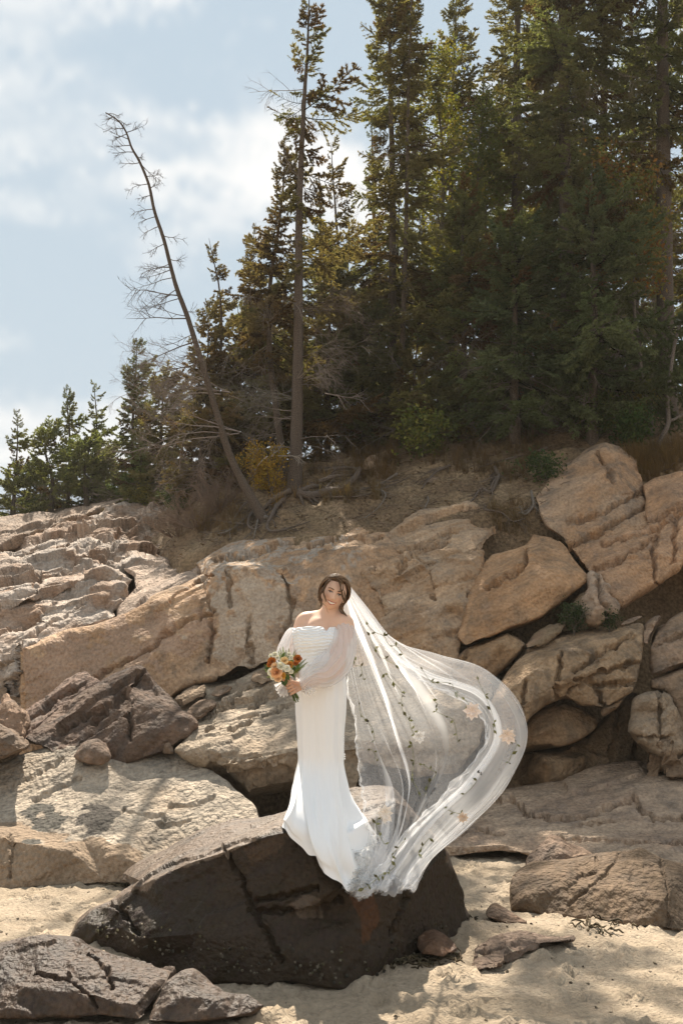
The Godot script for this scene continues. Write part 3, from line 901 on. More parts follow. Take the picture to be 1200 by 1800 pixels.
	rock("angular_block", "small dark angular block lying on the tilted slab left of the bouquet", [
		324,1254,11.9, 334,1240,12.1, 350,1231,12.3, 376,1226,12.3, 386,1236,12.1, 380,1248,11.9, 352,1266,11.7, 330,1268,11.7], [350,1244,11.85, 372,1236,11.9],
		{"thick": 0.5, "color": Color(0.204, 0.134, 0.088), "alt": Color(0.153, 0.097, 0.059), "block": 0.03, "mid": 0.015, "seed": 26, "low": 0.0, "px": 4.0}, "rock")
	rock("ledge_stone", "pale stepped stone under the foot of the cliff wall left of the bouquet", [
		300,1228,12.6, 318,1212,12.8, 340,1200,13.0, 362,1203,12.9, 364,1222,12.6, 345,1226,12.5, 320,1240,12.4], [342,1210,12.75],
		{"thick": 0.6, "color": Color(0.316, 0.218, 0.141), "block": 0.06, "block_size": 0.3, "mid": 0.02, "seed": 27, "low": 0.0, "px": 4.0}, "rock")
	rock("crevice_stone", "small brown stone sitting in the dark crevice right of the pale stepped stone", [
		368,1222,12.6, 378,1203,12.9, 396,1200,12.9, 412,1205,12.8, 404,1216,12.6, 384,1226,12.5], [392,1210,12.65], {"thick": 0.4, "color": Color(0.245, 0.151, 0.091), "block": 0.02, "mid": 0.01, "seed": 28, "low": 0.0, "px": 4.0}, "stone")
	rock("crevice_block", "squarish brown stone under the wall just left of the bouquet", [
		440,1198,12.7, 444,1182,12.9, 462,1178,13.0, 484,1182,12.9, 482,1196,12.7, 462,1206,12.6], [462,1190,12.7], {"thick": 0.5, "color": Color(0.235, 0.156, 0.095), "block": 0.03, "mid": 0.01, "seed": 29, "low": 0.0, "px": 4.0}, "stone")
	# --- left: the pile
	rock("angular_boulder", "big dark reddish angular boulder with a sharp peak in the left pile", [
		46,1300,11.3, 60,1284,11.5, 96,1250,11.9, 146,1213,12.2, 200,1186,12.3, 232,1176,12.3, 248,1174,12.2, 267,1196,12.0, 300,1226,11.7, 343,1273,11.2, 334,1290,11.1, 308,1314,11.0, 283,1326,10.95, 233,1340,10.9, 200,1350,10.9, 120,1340,10.95, 83,1318,11.1],
		[225,1200,11.7, 240,1180,12.0, 222,1240,11.25, 229,1300,10.95, 170,1230,11.55, 120,1265,11.4, 150,1290,11.15, 90,1290,11.3, 270,1240,11.35, 300,1280,11.05, 180,1270,11.2],
		{"thick": 1.0, "color": Color(0.15, 0.098, 0.068), "alt": Color(0.12, 0.076, 0.053), "dark": Color(0.075, 0.062, 0.055), "block": 0.05, "block_size": 0.4, "mid": 0.04, "ridge": 0.03, "seed": 30, "stain": 0.55, "px": 5.0, "dip": 38.0, "smooth": 3,
		"cracks": [[160,1260,200,1225,222,1205,250,1185], [222,1205,230,1245,228,1300], [100,1280,150,1250,215,1220], [140,1300,190,1262,228,1250]]}, "boulder")
	rock("leaning_rock", "reddish layered rock with a knobbly top behind the angular boulder", [
		30,1262,12.6, 38,1248,12.7, 90,1206,12.9, 110,1188,13.0, 142,1172,12.9, 160,1180,12.7, 180,1202,12.4, 150,1216,12.3, 100,1254,12.1, 60,1290,11.8, 46,1310,11.7, 34,1290,12.2],
		[95,1215,12.6, 130,1195,12.5, 60,1262,12.4],
		{"thick": 0.8, "color": Color(0.2, 0.13, 0.095), "alt": Color(0.17, 0.11, 0.08), "block": 0.07, "block_size": 0.35, "mid": 0.03, "seed": 31, "dip": 38.0, "stain": 0.4, "cracks": [[60,1262,100,1225,150,1200]]}, "rock")
	rock("pointed_rock", "small pale pointed rock at the left edge above a brown wedge", [
		-20,1280,11.2, 4,1225,11.5, 10,1219,11.6, 21,1223,11.5, 32,1242,11.3, 44,1270,11.1, 44,1296,11.0, 20,1300,11.0], [18,1250,11.15, 8,1275,11.0],
		{"thick": 0.6, "color": Color(0.296, 0.185, 0.119), "block": 0.06, "block_size": 0.25, "mid": 0.03, "seed": 32, "low": 0.0}, "rock")
	rock("edge_wedge", "brown wedge of rock cut off by the left edge of the picture", [
		-70,1262,10.6, 0,1271,10.6, 26,1285,10.5, 62,1306,10.4, 48,1320,10.3, 24,1330,10.3, -70,1372,10.2], [0,1300,10.35, 26,1308,10.3],
		{"thick": 0.9, "color": Color(0.2, 0.135, 0.09), "alt": Color(0.17, 0.11, 0.07), "block": 0.05, "mid": 0.03, "seed": 33}, "rock")
	rock("pale_boulder", "large pale weathered boulder with a brown front on the left sand", [
		-80,1560,9.2, -80,1372,10.9, 0,1340,11.0, 25,1325,11.1, 83,1309,11.2, 146,1305,11.1, 175,1318,11.0, 200,1330,10.95, 233,1322,11.1, 270,1318,11.2, 308,1320,11.2, 333,1333,11.0, 375,1355,10.7, 417,1389,10.35, 450,1418,10.05, 462,1440,9.8, 458,1480,9.5, 400,1530,9.2, 300,1560,9.1, 205,1556,9.05, 120,1562,9.0, 20,1566,9.0],
		[0,1450,9.85, 50,1452,9.8, 90,1468,9.6, 140,1470,9.5, 200,1478,9.4, 262,1502,9.3, 300,1512,9.25, 350,1500,9.3, 110,1400,10.3, 150,1370,10.55, 128,1360,10.65, 60,1380,10.5, 240,1380,10.5, 220,1430,9.95, 300,1380,10.5, 370,1420,9.95, 320,1450,9.75, 400,1450,9.7, 150,1430,9.9, 0,1470,9.3, 60,1480,9.2, 120,1495,9.15, 200,1502,9.15, 250,1520,9.12, 60,1540,9.05, 180,1540,9.05, -20,1400,10.3],
		{"thick": 1.2, "color": Color(0.43, 0.35, 0.265), "alt": Color(0.38, 0.29, 0.205), "dark": Color(0.105, 0.095, 0.08), "coats": [[[-60,1456, 0,1452, 50,1454, 90,1468, 140,1472, 200,1480, 262,1504, 300,1520, 290,1570, -60,1580], Color(0.33, 0.235, 0.155), 30.0], [[25,1428, 62,1412, 105,1426, 100,1452, 55,1456], Color(0.10, 0.088, 0.07), 44.0], [[128,1412, 172,1416, 204,1448, 190,1474, 140,1466], Color(0.12, 0.10, 0.08), 50.0]], "block": 0.015, "block_size": 0.45, "mid": 0.03, "ridge": 0.018, "seed": 34, "low": 0.06, "px": 4.6, "dip": 20.0, "stain": 0.45, "crack": 0.04,  # coats: browner front face, then two black lichen patches
		"cracks": [[215,1430,250,1438,290,1442], [280,1455,310,1450,330,1445], [60,1400,110,1380,140,1365], [300,1420,350,1412,380,1400], [20,1470,15,1540], [0,1385,60,1360,110,1330]]}, "boulder")
	rock("dark_rock", "rounded dark knob on the upper edge of the large pale boulder", [
		128,1332,10.75, 138,1310,10.85, 150,1299,10.9, 172,1295,10.9, 186,1304,10.85, 193,1318,10.75, 194,1334,10.65, 178,1344,10.6, 150,1342,10.65], [168,1318,10.6, 182,1328,10.55, 150,1316,10.7],
		{"thick": 0.4, "color": Color(0.296, 0.201, 0.141), "alt": Color(0.133, 0.092, 0.067), "block": 0.02, "mid": 0.02, "seed": 35, "low": 0.02, "stain": 0.6, "px": 4.0}, "rock")
	rock("upright_stone", "tiny pale upright stone standing on the large pale boulder", [
		284,1326,11.0, 287,1300,11.1, 302,1298,11.1, 307,1326,11.0], [294,1312,10.95], {"thick": 0.15, "color": Color(0.306, 0.210, 0.141), "block": 0.0, "mid": 0.006, "low": 0.0, "ridge": 0.0, "seed": 36, "px": 3.0, "smooth": 2}, "stone")
	# --- the boulder that carries the bride
	boulder = cage([
		122,1650,7.15, 127,1638,7.15, 136,1620,7.2, 156,1602,7.25, 192,1585,7.4, 230,1554,7.95, 209,1549,8.75, 213,1534,8.8, 233,1516,8.7, 295,1488,8.4, 350,1461,8.15, 406,1444,7.95, 458,1439,7.85, 520,1422,7.65, 580,1402,7.5, 620,1390,7.42, 660,1383,7.35, 692,1384,7.3, 722,1418,7.25, 748,1450,7.22, 772,1476,7.25, 788,1500,7.3, 796,1530,7.4, 814,1574,7.55, 828,1614,7.65, 824,1640,7.5, 770,1660,7.1, 735,1690,6.75, 700,1710,6.5, 664,1730,6.3, 600,1745,6.05, 570,1742,6.05, 514,1734,6.1, 440,1736,6.1, 370,1732,6.2, 300,1712,6.45, 200,1680,6.9],
		[230,1566,7.08, 298,1528,6.66, 362,1503,6.49, 425,1482,6.40, 480,1463,6.355, 534,1459,6.34, 585,1462,6.37, 630,1451,6.46, 672,1425,6.63, 265,1545,6.78, 330,1512,6.56, 394,1494,6.43, 455,1470,6.37, 508,1457,6.34, 560,1462,6.34, 610,1462,6.40, 650,1440,6.52, 692,1410,6.74,
		245,1547.7,7.231, 236,1543.3,7.608, 245,1529.1,7.873, 236,1524.2,8.294, 265,1536.3,7.072, 256,1532.5,7.456, 265,1518.9,7.738, 256,1514.6,8.173, 285,1526.3,6.995, 276,1522.2,7.345, 285,1509.4,7.653, 276,1505.1,8.071, 305,1516.2,6.922, 296,1512.4,7.265, 305,1499.7,7.571, 296,1495.8,7.982, 325,1506.3,6.855, 316,1502.5,7.192, 325,1489.8,7.493, 316,1486.0,7.896, 345,1498.9,6.801, 336,1493.3,7.125, 345,1481.2,7.424, 336,1476.4,7.815, 365,1493.0,6.753, 356,1486.5,7.068, 365,1474.7,7.364, 356,1468.3,7.741, 385,1487.3,6.711, 376,1480.7,7.019, 385,1468.8,7.309, 376,1462.3,7.678, 405,1480.7,6.677, 396,1474.7,6.972, 405,1462.5,7.260, 396,1456.3,7.616, 425,1474.0,6.654, 416,1468.5,6.942, 425,1458.1,7.229, 416,1451.5,7.571, 445,1467.2,6.632, 436,1463.0,6.916, 445,1453.8,7.200, 436,1448.4,7.537, 465,1461.2,6.611, 456,1457.5,6.890, 465,1449.1,7.168, 456,1445.3,7.504, 485,1455.9,6.592, 476,1452.1,6.862, 485,1443.7,7.129, 476,1440.1,7.455, 505,1451.3,6.573, 496,1447.2,6.835, 505,1438.7,7.091, 496,1434.8,7.404, 525,1450.7,6.563, 516,1443.8,6.810, 525,1435.5,7.059, 516,1430.0,7.356, 545,1450.9,6.555, 536,1442.2,6.793, 545,1432.3,7.034, 536,1425.2,7.316, 565,1451.0,6.553, 556,1440.9,6.777, 565,1429.0,7.011, 556,1420.3,7.279, 585,1449.7,6.566, 576,1438.5,6.774, 585,1425.1,6.998, 576,1415.1,7.248, 605,1448.5,6.581, 596,1436.1,6.777, 605,1421.5,6.988, 596,1410.2,7.222, 625,1440.8,6.617, 616,1431.7,6.787, 625,1415.0,6.992, 616,1404.7,7.201, 645,1431.3,6.662, 636,1423.5,6.815, 645,1408.5,7.001, 636,1399.3,7.189, 665,1420.4,6.732, 656,1415.0,6.850, 665,1401.8,7.024, 656,1394.1,7.180, 685,1409.0,6.815, 676,1406.6,6.906, 685,1396.4,7.054, 676,1391.2,7.180,
		210,1600,6.95, 200,1630,6.88, 160,1625,7.05, 170,1650,6.95, 280,1600,6.58, 250,1650,6.52, 360,1560,6.42, 360,1640,6.27, 420,1540,6.36, 440,1600,6.28, 440,1670,6.15, 500,1540,6.28, 500,1610,6.21, 520,1680,6.09, 560,1530,6.26, 560,1590,6.18, 565,1606,6.25, 600,1560,6.24, 600,1650,6.13, 580,1700,6.06, 640,1540,6.37, 640,1620,6.30, 660,1690,6.28, 690,1500,6.62, 700,1580,6.56, 700,1650,6.52, 740,1540,6.88, 760,1600,7.05, 745,1650,6.85, 780,1570,7.25, 735,1470,7.00],
		24.0)
	var bm := rock_mesh(boulder, {"thick": 0.9, "color": Color(0.18, 0.135, 0.10), "alt": Color(0.14, 0.095, 0.065), "dark": Color(0.09, 0.072, 0.058), "coats": [[[100,1700, 118,1640, 150,1606, 192,1592, 265,1556, 330,1520, 394,1502, 455,1478, 508,1465, 560,1470, 612,1470, 652,1450, 694,1420, 730,1440, 780,1490, 850,1620, 850,1760, 100,1760], Color(0.044, 0.029, 0.0175), 30.0], [[512,1585, 540,1560, 566,1580, 560,1604, 530,1606], Color(0.17, 0.12, 0.08), 22.0], [[612,1570, 650,1560, 664,1600, 660,1650, 632,1660, 618,1620], Color(0.14, 0.062, 0.028), 34.0], [[420,1500, 500,1476, 512,1490, 440,1530], Color(0.115, 0.07, 0.038), 30.0]], "block": 0.02, "block_size": 0.5, "mid": 0.02, "ridge": 0.018, "seed": 40, "low": 0.03, "px": 4.2, "dip": 24.0, "stain": 0.6, "smooth": 6, "crack": 0.05, "crack_width": 6.0, "fine": 0.005,  # coats: much darker front face below the ridge, pale, rust and brown patches
		"cracks": [[392,1490,405,1520,425,1550,440,1590,470,1640,492,1690], [192,1584,215,1605,240,1640], [440,1600,500,1600,560,1606,600,1585], [450,1585,560,1560], [700,1520,715,1580,690,1640]]})
	var bo := put("standing_boulder", bm, M.wet)
	tag(bo, "large dark brown boulder on the sand that the bride stands on", "boulder")
	# --- foreground and small rocks
	rock("front_rock", "long low dark rock at the lower left corner in the foreground", [
		-60,1800,5.5, -60,1668,5.95, 0,1660,5.98, 46,1647,6.0, 83,1643,6.0, 137,1647,6.0, 175,1664,5.95, 225,1676,5.9, 283,1688,5.85, 318,1699,5.8, 300,1730,5.65, 262,1790,5.45, 246,1800,5.4, 167,1792,5.42, 42,1788,5.45],
		[0,1690,5.75, 80,1670,5.8, 150,1690,5.7, 220,1710,5.65, 280,1712,5.65, 40,1730,5.55, 120,1740,5.5, 200,1750,5.45, 240,1760,5.45, 0,1755,5.5],
		{"thick": 0.7, "mat": "wet", "color": Color(0.088, 0.058, 0.04), "alt": Color(0.068, 0.044, 0.03), "dark": Color(0.04, 0.034, 0.03), "block": 0.02, "block_size": 0.3, "mid": 0.02, "ridge": 0.01, "seed": 41, "px": 4.2, "stain": 0.5, "dip": -25.0, "crack": 0.04, "cracks": [[150,1650,190,1690,200,1720], [60,1700,130,1720,170,1770]]}, "rock")
	rock("front_stone", "small dark pointed rock leaning against the foreground rock", [
		258,1796,5.4, 267,1764,5.5, 290,1722,5.6, 316,1701,5.68, 330,1697,5.7, 345,1699,5.7, 362,1712,5.68, 394,1740,5.6, 415,1748,5.55, 437,1749,5.5, 462,1768,5.42, 440,1784,5.38, 375,1794,5.36, 310,1800,5.36],
		[325,1715,5.58, 330,1745,5.45, 380,1760,5.42, 300,1765,5.42],
		{"thick": 0.35, "mat": "wet", "color": Color(0.11, 0.076, 0.055), "alt": Color(0.09, 0.06, 0.043), "dark": Color(0.05, 0.042, 0.036), "block": 0.012, "mid": 0.02, "seed": 42, "px": 4.2, "stain": 0.4, "low": 0.02}, "rock")
	rock("right_rock", "broad brown faceted rock on the sand at the right edge", [
		893,1560,8.35, 896,1534,8.5, 915,1522,8.6, 933,1511,8.7, 992,1503,8.7, 1040,1496,8.65, 1067,1492,8.65, 1100,1492,8.6, 1129,1489,8.55, 1147,1500,8.5, 1171,1508,8.5, 1300,1545,8.4, 1300,1650,7.3, 1200,1640,7.45, 1137,1632,7.55, 1054,1624,7.7, 950,1610,7.95, 898,1600,8.15],
		[935,1535,8.35, 985,1525,8.3, 975,1560,8.05, 1048,1510,8.3, 1040,1560,7.95, 1000,1590,7.9, 1095,1510,8.25, 1100,1560,7.85, 1160,1520,8.2, 1165,1580,7.65, 1170,1530,8.1, 1200,1540,8.05, 920,1575,8.1],
		{"thick": 0.8, "color": Color(0.175, 0.118, 0.074), "alt": Color(0.14, 0.092, 0.055), "crack": 0.022, "crack_width": 4.5, "dark": Color(0.08, 0.063, 0.05), "block": 0.012, "mid": 0.02, "ridge": 0.012, "seed": 43, "px": 4.4, "stain": 0.35, "low": 0.04, "dip": 40.0,
		"cracks": [[1090,1495,1060,1535,1000,1590], [1046,1500,1040,1525,990,1560], [1162,1505,1175,1560,1172,1625]]}, "boulder")
	rock("peaked_rock", "low peaked grey rock poking out behind the broad brown rock", [
		918,1530,8.95, 926,1506,9.2, 950,1484,9.3, 966,1462,9.4, 985,1470,9.35, 1003,1484,9.3, 1030,1494,9.2, 1040,1510,9.0], [965,1485,9.15, 990,1498,9.0], {"thick": 0.5, "color": Color(0.235, 0.156, 0.105), "alt": Color(0.194, 0.126, 0.085), "block": 0.02, "mid": 0.02, "seed": 44, "low": 0.02}, "rock")
	rock("buried_rock", "flat knobbly rock half buried in the sand right of the boulder", [
		824,1700,6.5, 829,1664,6.72, 850,1643,6.95, 883,1634,7.05, 933,1637,7.02, 983,1645,6.95, 1014,1643,6.98, 1012,1653,6.85, 950,1658,6.8, 917,1678,6.6, 879,1696,6.42, 842,1706,6.35],
		[860,1660,6.72, 900,1650,6.82, 850,1685,6.5, 885,1675,6.58], {"thick": 0.3, "color": Color(0.22, 0.155, 0.115), "alt": Color(0.18, 0.125, 0.09), "dark": Color(0.1, 0.08, 0.065), "block": 0.03, "block_size": 0.18, "mid": 0.03, "seed": 45, "low": 0.0, "px": 4.0, "fine": 0.008, "cracks": [[830,1672,860,1668,880,1660]], "crack": 0.03}, "rock")
	rock("round_stone", "rounded brown stone on the sand against the foot of the boulder", [
		728,1664,6.7, 733,1645,6.78, 745,1635,6.85, 760,1631,6.88, 783,1641,6.82, 803,1657,6.72, 808,1668,6.65, 780,1684,6.52, 742,1680,6.55], [765,1650,6.62, 750,1662,6.58], {"thick": 0.25, "mat": "wet", "color": Color(0.131, 0.072, 0.042), "alt": Color(0.098, 0.061, 0.040), "block": 0.0, "mid": 0.012, "seed": 46, "low": 0.02, "px": 4.0}, "stone")
	rock("shard", "small dark shard of rock on the sand between the boulder and the broad rock", [
		851,1612,7.65, 852,1604,7.68, 858,1590,7.8, 868,1584,7.85, 882,1592,7.8, 905,1606,7.7, 932,1620,7.55, 930,1628,7.5, 890,1626,7.5], [872,1598,7.68, 895,1610,7.6], {"thick": 0.2, "color": Color(0.153, 0.097, 0.063), "block": 0.02, "block_size": 0.2, "mid": 0.012, "seed": 47, "low": 0.0, "px": 4.0}, "stone")
	rock("slope_stone", "rounded grey stone sitting on the earth bank right of the tall trunk", [
		636,830,18.6, 640,808,18.9, 652,797,19.0, 664,798,19.0, 670,812,18.9, 674,826,18.7, 660,836,18.5], [654,815,18.6], {"thick": 0.5, "color": Color(0.275, 0.176, 0.112), "block": 0.02, "mid": 0.02, "seed": 48, "low": 0.03}, "stone")
	rock("bank_stone", "long flat grey stone lying aslant on the earth bank", [
		794,824,18.4, 797,815,18.5, 815,806,18.7, 832,800,18.8, 838,805,18.7, 833,812,18.6, 810,824,18.4, 798,828,18.3], [815,814,18.4], {"thick": 0.4, "color": Color(0.286, 0.193, 0.126), "block": 0.02, "mid": 0.02, "seed": 49, "low": 0.0}, "stone")
	rock("bank_flake", "thin pale flake of rock showing through the earth above the pale dome", [
		742,850,17.4, 748,843,17.6, 765,834,17.8, 783,830,17.9, 780,838,17.7, 762,848,17.4], [762,841,17.5], {"thick": 0.3, "color": Color(0.367, 0.252, 0.169), "block": 0.01, "mid": 0.01, "seed": 50, "low": 0.0}, "stone")

# ---------------------------------------------------------------- the wood
var boughs := {}          # kind -> array of meshes
var leaf_clumps := []
var grass_tufts := []

# where the line of sight through a point of the photograph meets the bank
func hit(x: float, y: float) -> Vector3:
	var d := 14.0
	while d < 60.0:
		var p := W(x, y, d)
		if p.y <= ground(p.x, d):
			p.y = ground(p.x, d)
			return p
		d += 0.05
	return on_bank(x, y, 24.0)

func needles(b: Buf, a: Vector3, e: Vector3, rng: RandomNumberGenerator, col: Color, gap: float, size: float) -> void:
	var t := (e - a)
	var l := t.length()
	t /= maxf(l, 0.0001)
	var s := t.cross(Vector3.UP).normalized()
	var u := s.cross(t)
	var n := int(l / gap) + 1
	for k in n:
		var p := a.lerp(e, (k + rng.randf()) / n)
		var f := rng.randf() * TAU
		var out := (s * cos(f) + u * sin(f) * 0.8)
		var dir := (out + t * rng.randf_range(0.5, 1.3)).normalized()
		var w := dir.cross(out + Vector3(rng.randf_range(-1, 1), rng.randf_range(-1, 1), rng.randf_range(-1, 1))).normalized() * size * 0.3
		var len := size * rng.randf_range(0.7, 1.25)
		var cc := col * rng.randf_range(0.7, 1.35)
		cc.a = 1.0
		b.tri(p - w, p + dir * len, p + w, cc)

# a spray of spruce, growing along +x, one unit of its length is "size" metres of wood
func bough_mesh(size: float, sd: int, bare := 0.0) -> ArrayMesh:
	var rng := RandomNumberGenerator.new()
	rng.seed = sd
	var b := Buf.new()
	var wood := Color(0.10, 0.075, 0.055)
	var green := Color(1, 1, 1)
	var k := 9
	var axis_ := PackedVector3Array()
	var rad := PackedFloat32Array()
	var bend := rng.randf_range(-0.05, 0.05)
	for a in k:
		var t := float(a) / (k - 1)
		axis_.append(Vector3(t, -0.22 * t * (1.0 - t) * 1.6 + 0.05 * t * t, bend * sin(t * 3.0)) * size)
		rad.append(lerpf(0.011, 0.002, t) * sqrt(size))
	b.tube(axis_, rad, 3, wood)
	var pairs := int(7 + size * 5)
	for q in pairs:
		var t := lerpf(0.12, 1.0, (q + rng.randf_range(0, 0.8)) / pairs)
		var i0 := mini(int(t * (k - 1)), k - 2)
		var o := axis_[i0].lerp(axis_[i0 + 1], t * (k - 1) - i0)
		var fwd := (axis_[i0 + 1] - axis_[i0]).normalized()
		for s in [-1.0, 1.0]:
			if rng.randf() < 0.1: continue
			var ang := rng.randf_range(0.55, 1.05)
			var l := size * (0.42 * (1.0 - t) + 0.13) * rng.randf_range(0.6, 1.15) * minf(1.0, 0.4 + t * 2.5)
			var dir := (fwd * cos(ang) + Vector3(0, rng.randf_range(-0.75, 0.3), s) * sin(ang)).normalized()
			var mid := o + dir * l * 0.55
			var tip := o + dir * l + Vector3(0, rng.randf_range(-0.12, 0.04) * l, 0)
			b.tube(PackedVector3Array([o, mid, tip]), PackedFloat32Array([0.005, 0.004, 0.0015]), 3, wood)
			if rng.randf() >= bare:
				var start := o.lerp(mid, 0.25)
				needles(b, start, mid, rng, green, 0.0085, 0.052)
				needles(b, mid, tip, rng, green, 0.0075, 0.052)
			# finer side shoots
			var m := int(l / 0.085)
			for w in m:
				var tt := lerpf(0.25, 0.95, (w + rng.randf()) / maxf(m, 1))
				var p := o.lerp(tip, tt)
				var ss := 1.0 if w % 2 == 0 else -1.0
				var side := dir.cross(Vector3.UP).normalized() * ss
				var d2 := (dir * 0.75 + side * 0.8 + Vector3(0, rng.randf_range(-0.45, 0.25), 0)).normalized()
				var l2 := (1.0 - tt * 0.6) * l * 0.33 * rng.randf_range(0.6, 1.2)
				if rng.randf() >= bare: needles(b, p, p + d2 * l2, rng, green, 0.008, 0.05)
				else: b.tube(PackedVector3Array([p, p + d2 * l2]), PackedFloat32Array([0.003, 0.001]), 3, wood)
	needles(b, axis_[k - 3], axis_[k - 1] + Vector3(0.05, 0.0, 0), rng, green, 0.006, 0.045)
	return b.mesh()

func leaf_clump(size: float, count: int, spread: float, sd: int) -> ArrayMesh:
	var rng := RandomNumberGenerator.new()
	rng.seed = sd
	var b := Buf.new()
	for k in count:
		var p := Vector3(rng.randfn(), rng.randfn(), rng.randfn()) * spread * 0.5
		var d := Vector3(rng.randf_range(-1, 1), rng.randf_range(-1.1, 0.4), rng.randf_range(-1, 1)).normalized()
		var w := d.cross(Vector3(rng.randf_range(-1, 1), rng.randf_range(-1, 1), rng.randf_range(-1, 1))).normalized()
		var l := size * rng.randf_range(0.7, 1.2)
		var c := Color(1, 1, 1) * rng.randf_range(0.75, 1.25)
		c.a = 1.0
		var n := w.cross(d) * l * 0.12
		b.tri(p, p + d * l * 0.5 + w * l * 0.33 + n, p + d * l, c)
		b.tri(p, p + d * l, p + d * l * 0.5 - w * l * 0.33 + n, c)
	return b.mesh()

func grass_tuft(sd: int) -> ArrayMesh:
	var rng := RandomNumberGenerator.new()
	rng.seed = sd
	var b := Buf.new()
	for k in 16:
		var a := rng.randf() * TAU
		var o := Vector3(cos(a), 0, sin(a)) * rng.randf() * 0.05
		var lean := Vector3(cos(a + rng.randf()), 0, sin(a + rng.randf())) * rng.randf_range(0.03, 0.2)
		var h := rng.randf_range(0.14, 0.36)
		var w := Vector3(-sin(a), 0, cos(a)) * 0.004
		var mid := o + lean * 0.35 + Vector3(0, h * 0.62, 0)
		var tip := o + lean + Vector3(0, h, 0)
		var c := Color(1, 1, 1) * rng.randf_range(0.7, 1.25)
		c.a = 1.0
		b.tri(o - w, mid, o + w, c)
		b.tri(o + w, mid - w * 0.6, mid + w * 0.6, c)
		b.tri(mid - w * 0.6, tip, mid + w * 0.6, c)
	return b.mesh()

func plant_kit() -> void:
	boughs = {"long": [bough_mesh(2.0, 1), bough_mesh(2.0, 2)], "mid": [bough_mesh(1.1, 3), bough_mesh(1.1, 4)], "short": [bough_mesh(0.5, 5), bough_mesh(0.5, 6)], "thin": [bough_mesh(1.1, 7, 0.55), bough_mesh(1.1, 8, 0.55)], "bare": [bough_mesh(1.1, 9, 1.1), bough_mesh(1.1, 10, 1.1)]}
	leaf_clumps = [leaf_clump(0.085, 12, 0.24, 1), leaf_clump(0.085, 12, 0.28, 2)]
	grass_tufts = [grass_tuft(1), grass_tuft(2)]

func jitter(c: Color, rng: RandomNumberGenerator, by: float) -> Color:
	var k := rng.randf_range(1.0 - by, 1.0 + by)
	var o := Color(c.r * k * rng.randf_range(0.92, 1.1), c.g * k, c.b * k * rng.randf_range(0.9, 1.1))
	return o

func bough_at(o: Vector3, dir: Vector3, l: float, real: float, roll: float) -> Transform3D:
	var x := dir.normalized()
	if absf(x.y) > 0.98 or not x.is_finite(): x = Vector3(0.3, 0.95, 0.05).normalized()
	var z := x.cross(Vector3.UP).normalized()
	var y := z.cross(x)
	var b := Basis(x, y, z).rotated(x, roll)
	return Transform3D(b.scaled_local(Vector3.ONE * (l / real)), o)

func along(path: PackedVector3Array, t: float) -> Vector3:
	var f := clampf(t, 0, 1) * (path.size() - 1)
	var k := mini(int(f), path.size() - 2)
	return path[k].lerp(path[k + 1], f - k)

# bare twigs that fork and fork again
func twigs(b: Buf, o: Vector3, dir: Vector3, l: float, r: float, level: int, rng: RandomNumberGenerator, col: Color, droop: float) -> void:
	var pts := PackedVector3Array([o])
	var rad := PackedFloat32Array([r])
	var n := 4 if level > 0 else 3
	var d := dir.normalized()
	var p := o
	for k in n:
		d = (d + Vector3(rng.randf_range(-0.22, 0.22), rng.randf_range(-0.2, 0.16) - droop, rng.randf_range(-0.22, 0.22))).normalized()
		p += d * l / n
		pts.append(p)
		rad.append(r * (1.0 - 0.8 * (k + 1.0) / n))
	b.tube(pts, rad, 5 if r > 0.02 else 3, col * rng.randf_range(0.8, 1.2))
	if level <= 0: return
	var m := int(3 + level * 1.6 + rng.randi() % 3)
	for k in m:
		var t := rng.randf_range(0.2, 1.0)
		var q := along(pts, t)
		var a := (pts[n] - pts[0]).normalized()
		var side := a.cross(Vector3(rng.randf_range(-1, 1), rng.randf_range(-0.5, 0.5), rng.randf_range(-1, 1))).normalized()
		twigs(b, q, a * rng.randf_range(0.5, 1.0) + side * rng.randf_range(0.5, 0.9), l * rng.randf_range(0.35, 0.6) * (1.15 - t * 0.5), r * 0.45, level - 1, rng, col, droop)

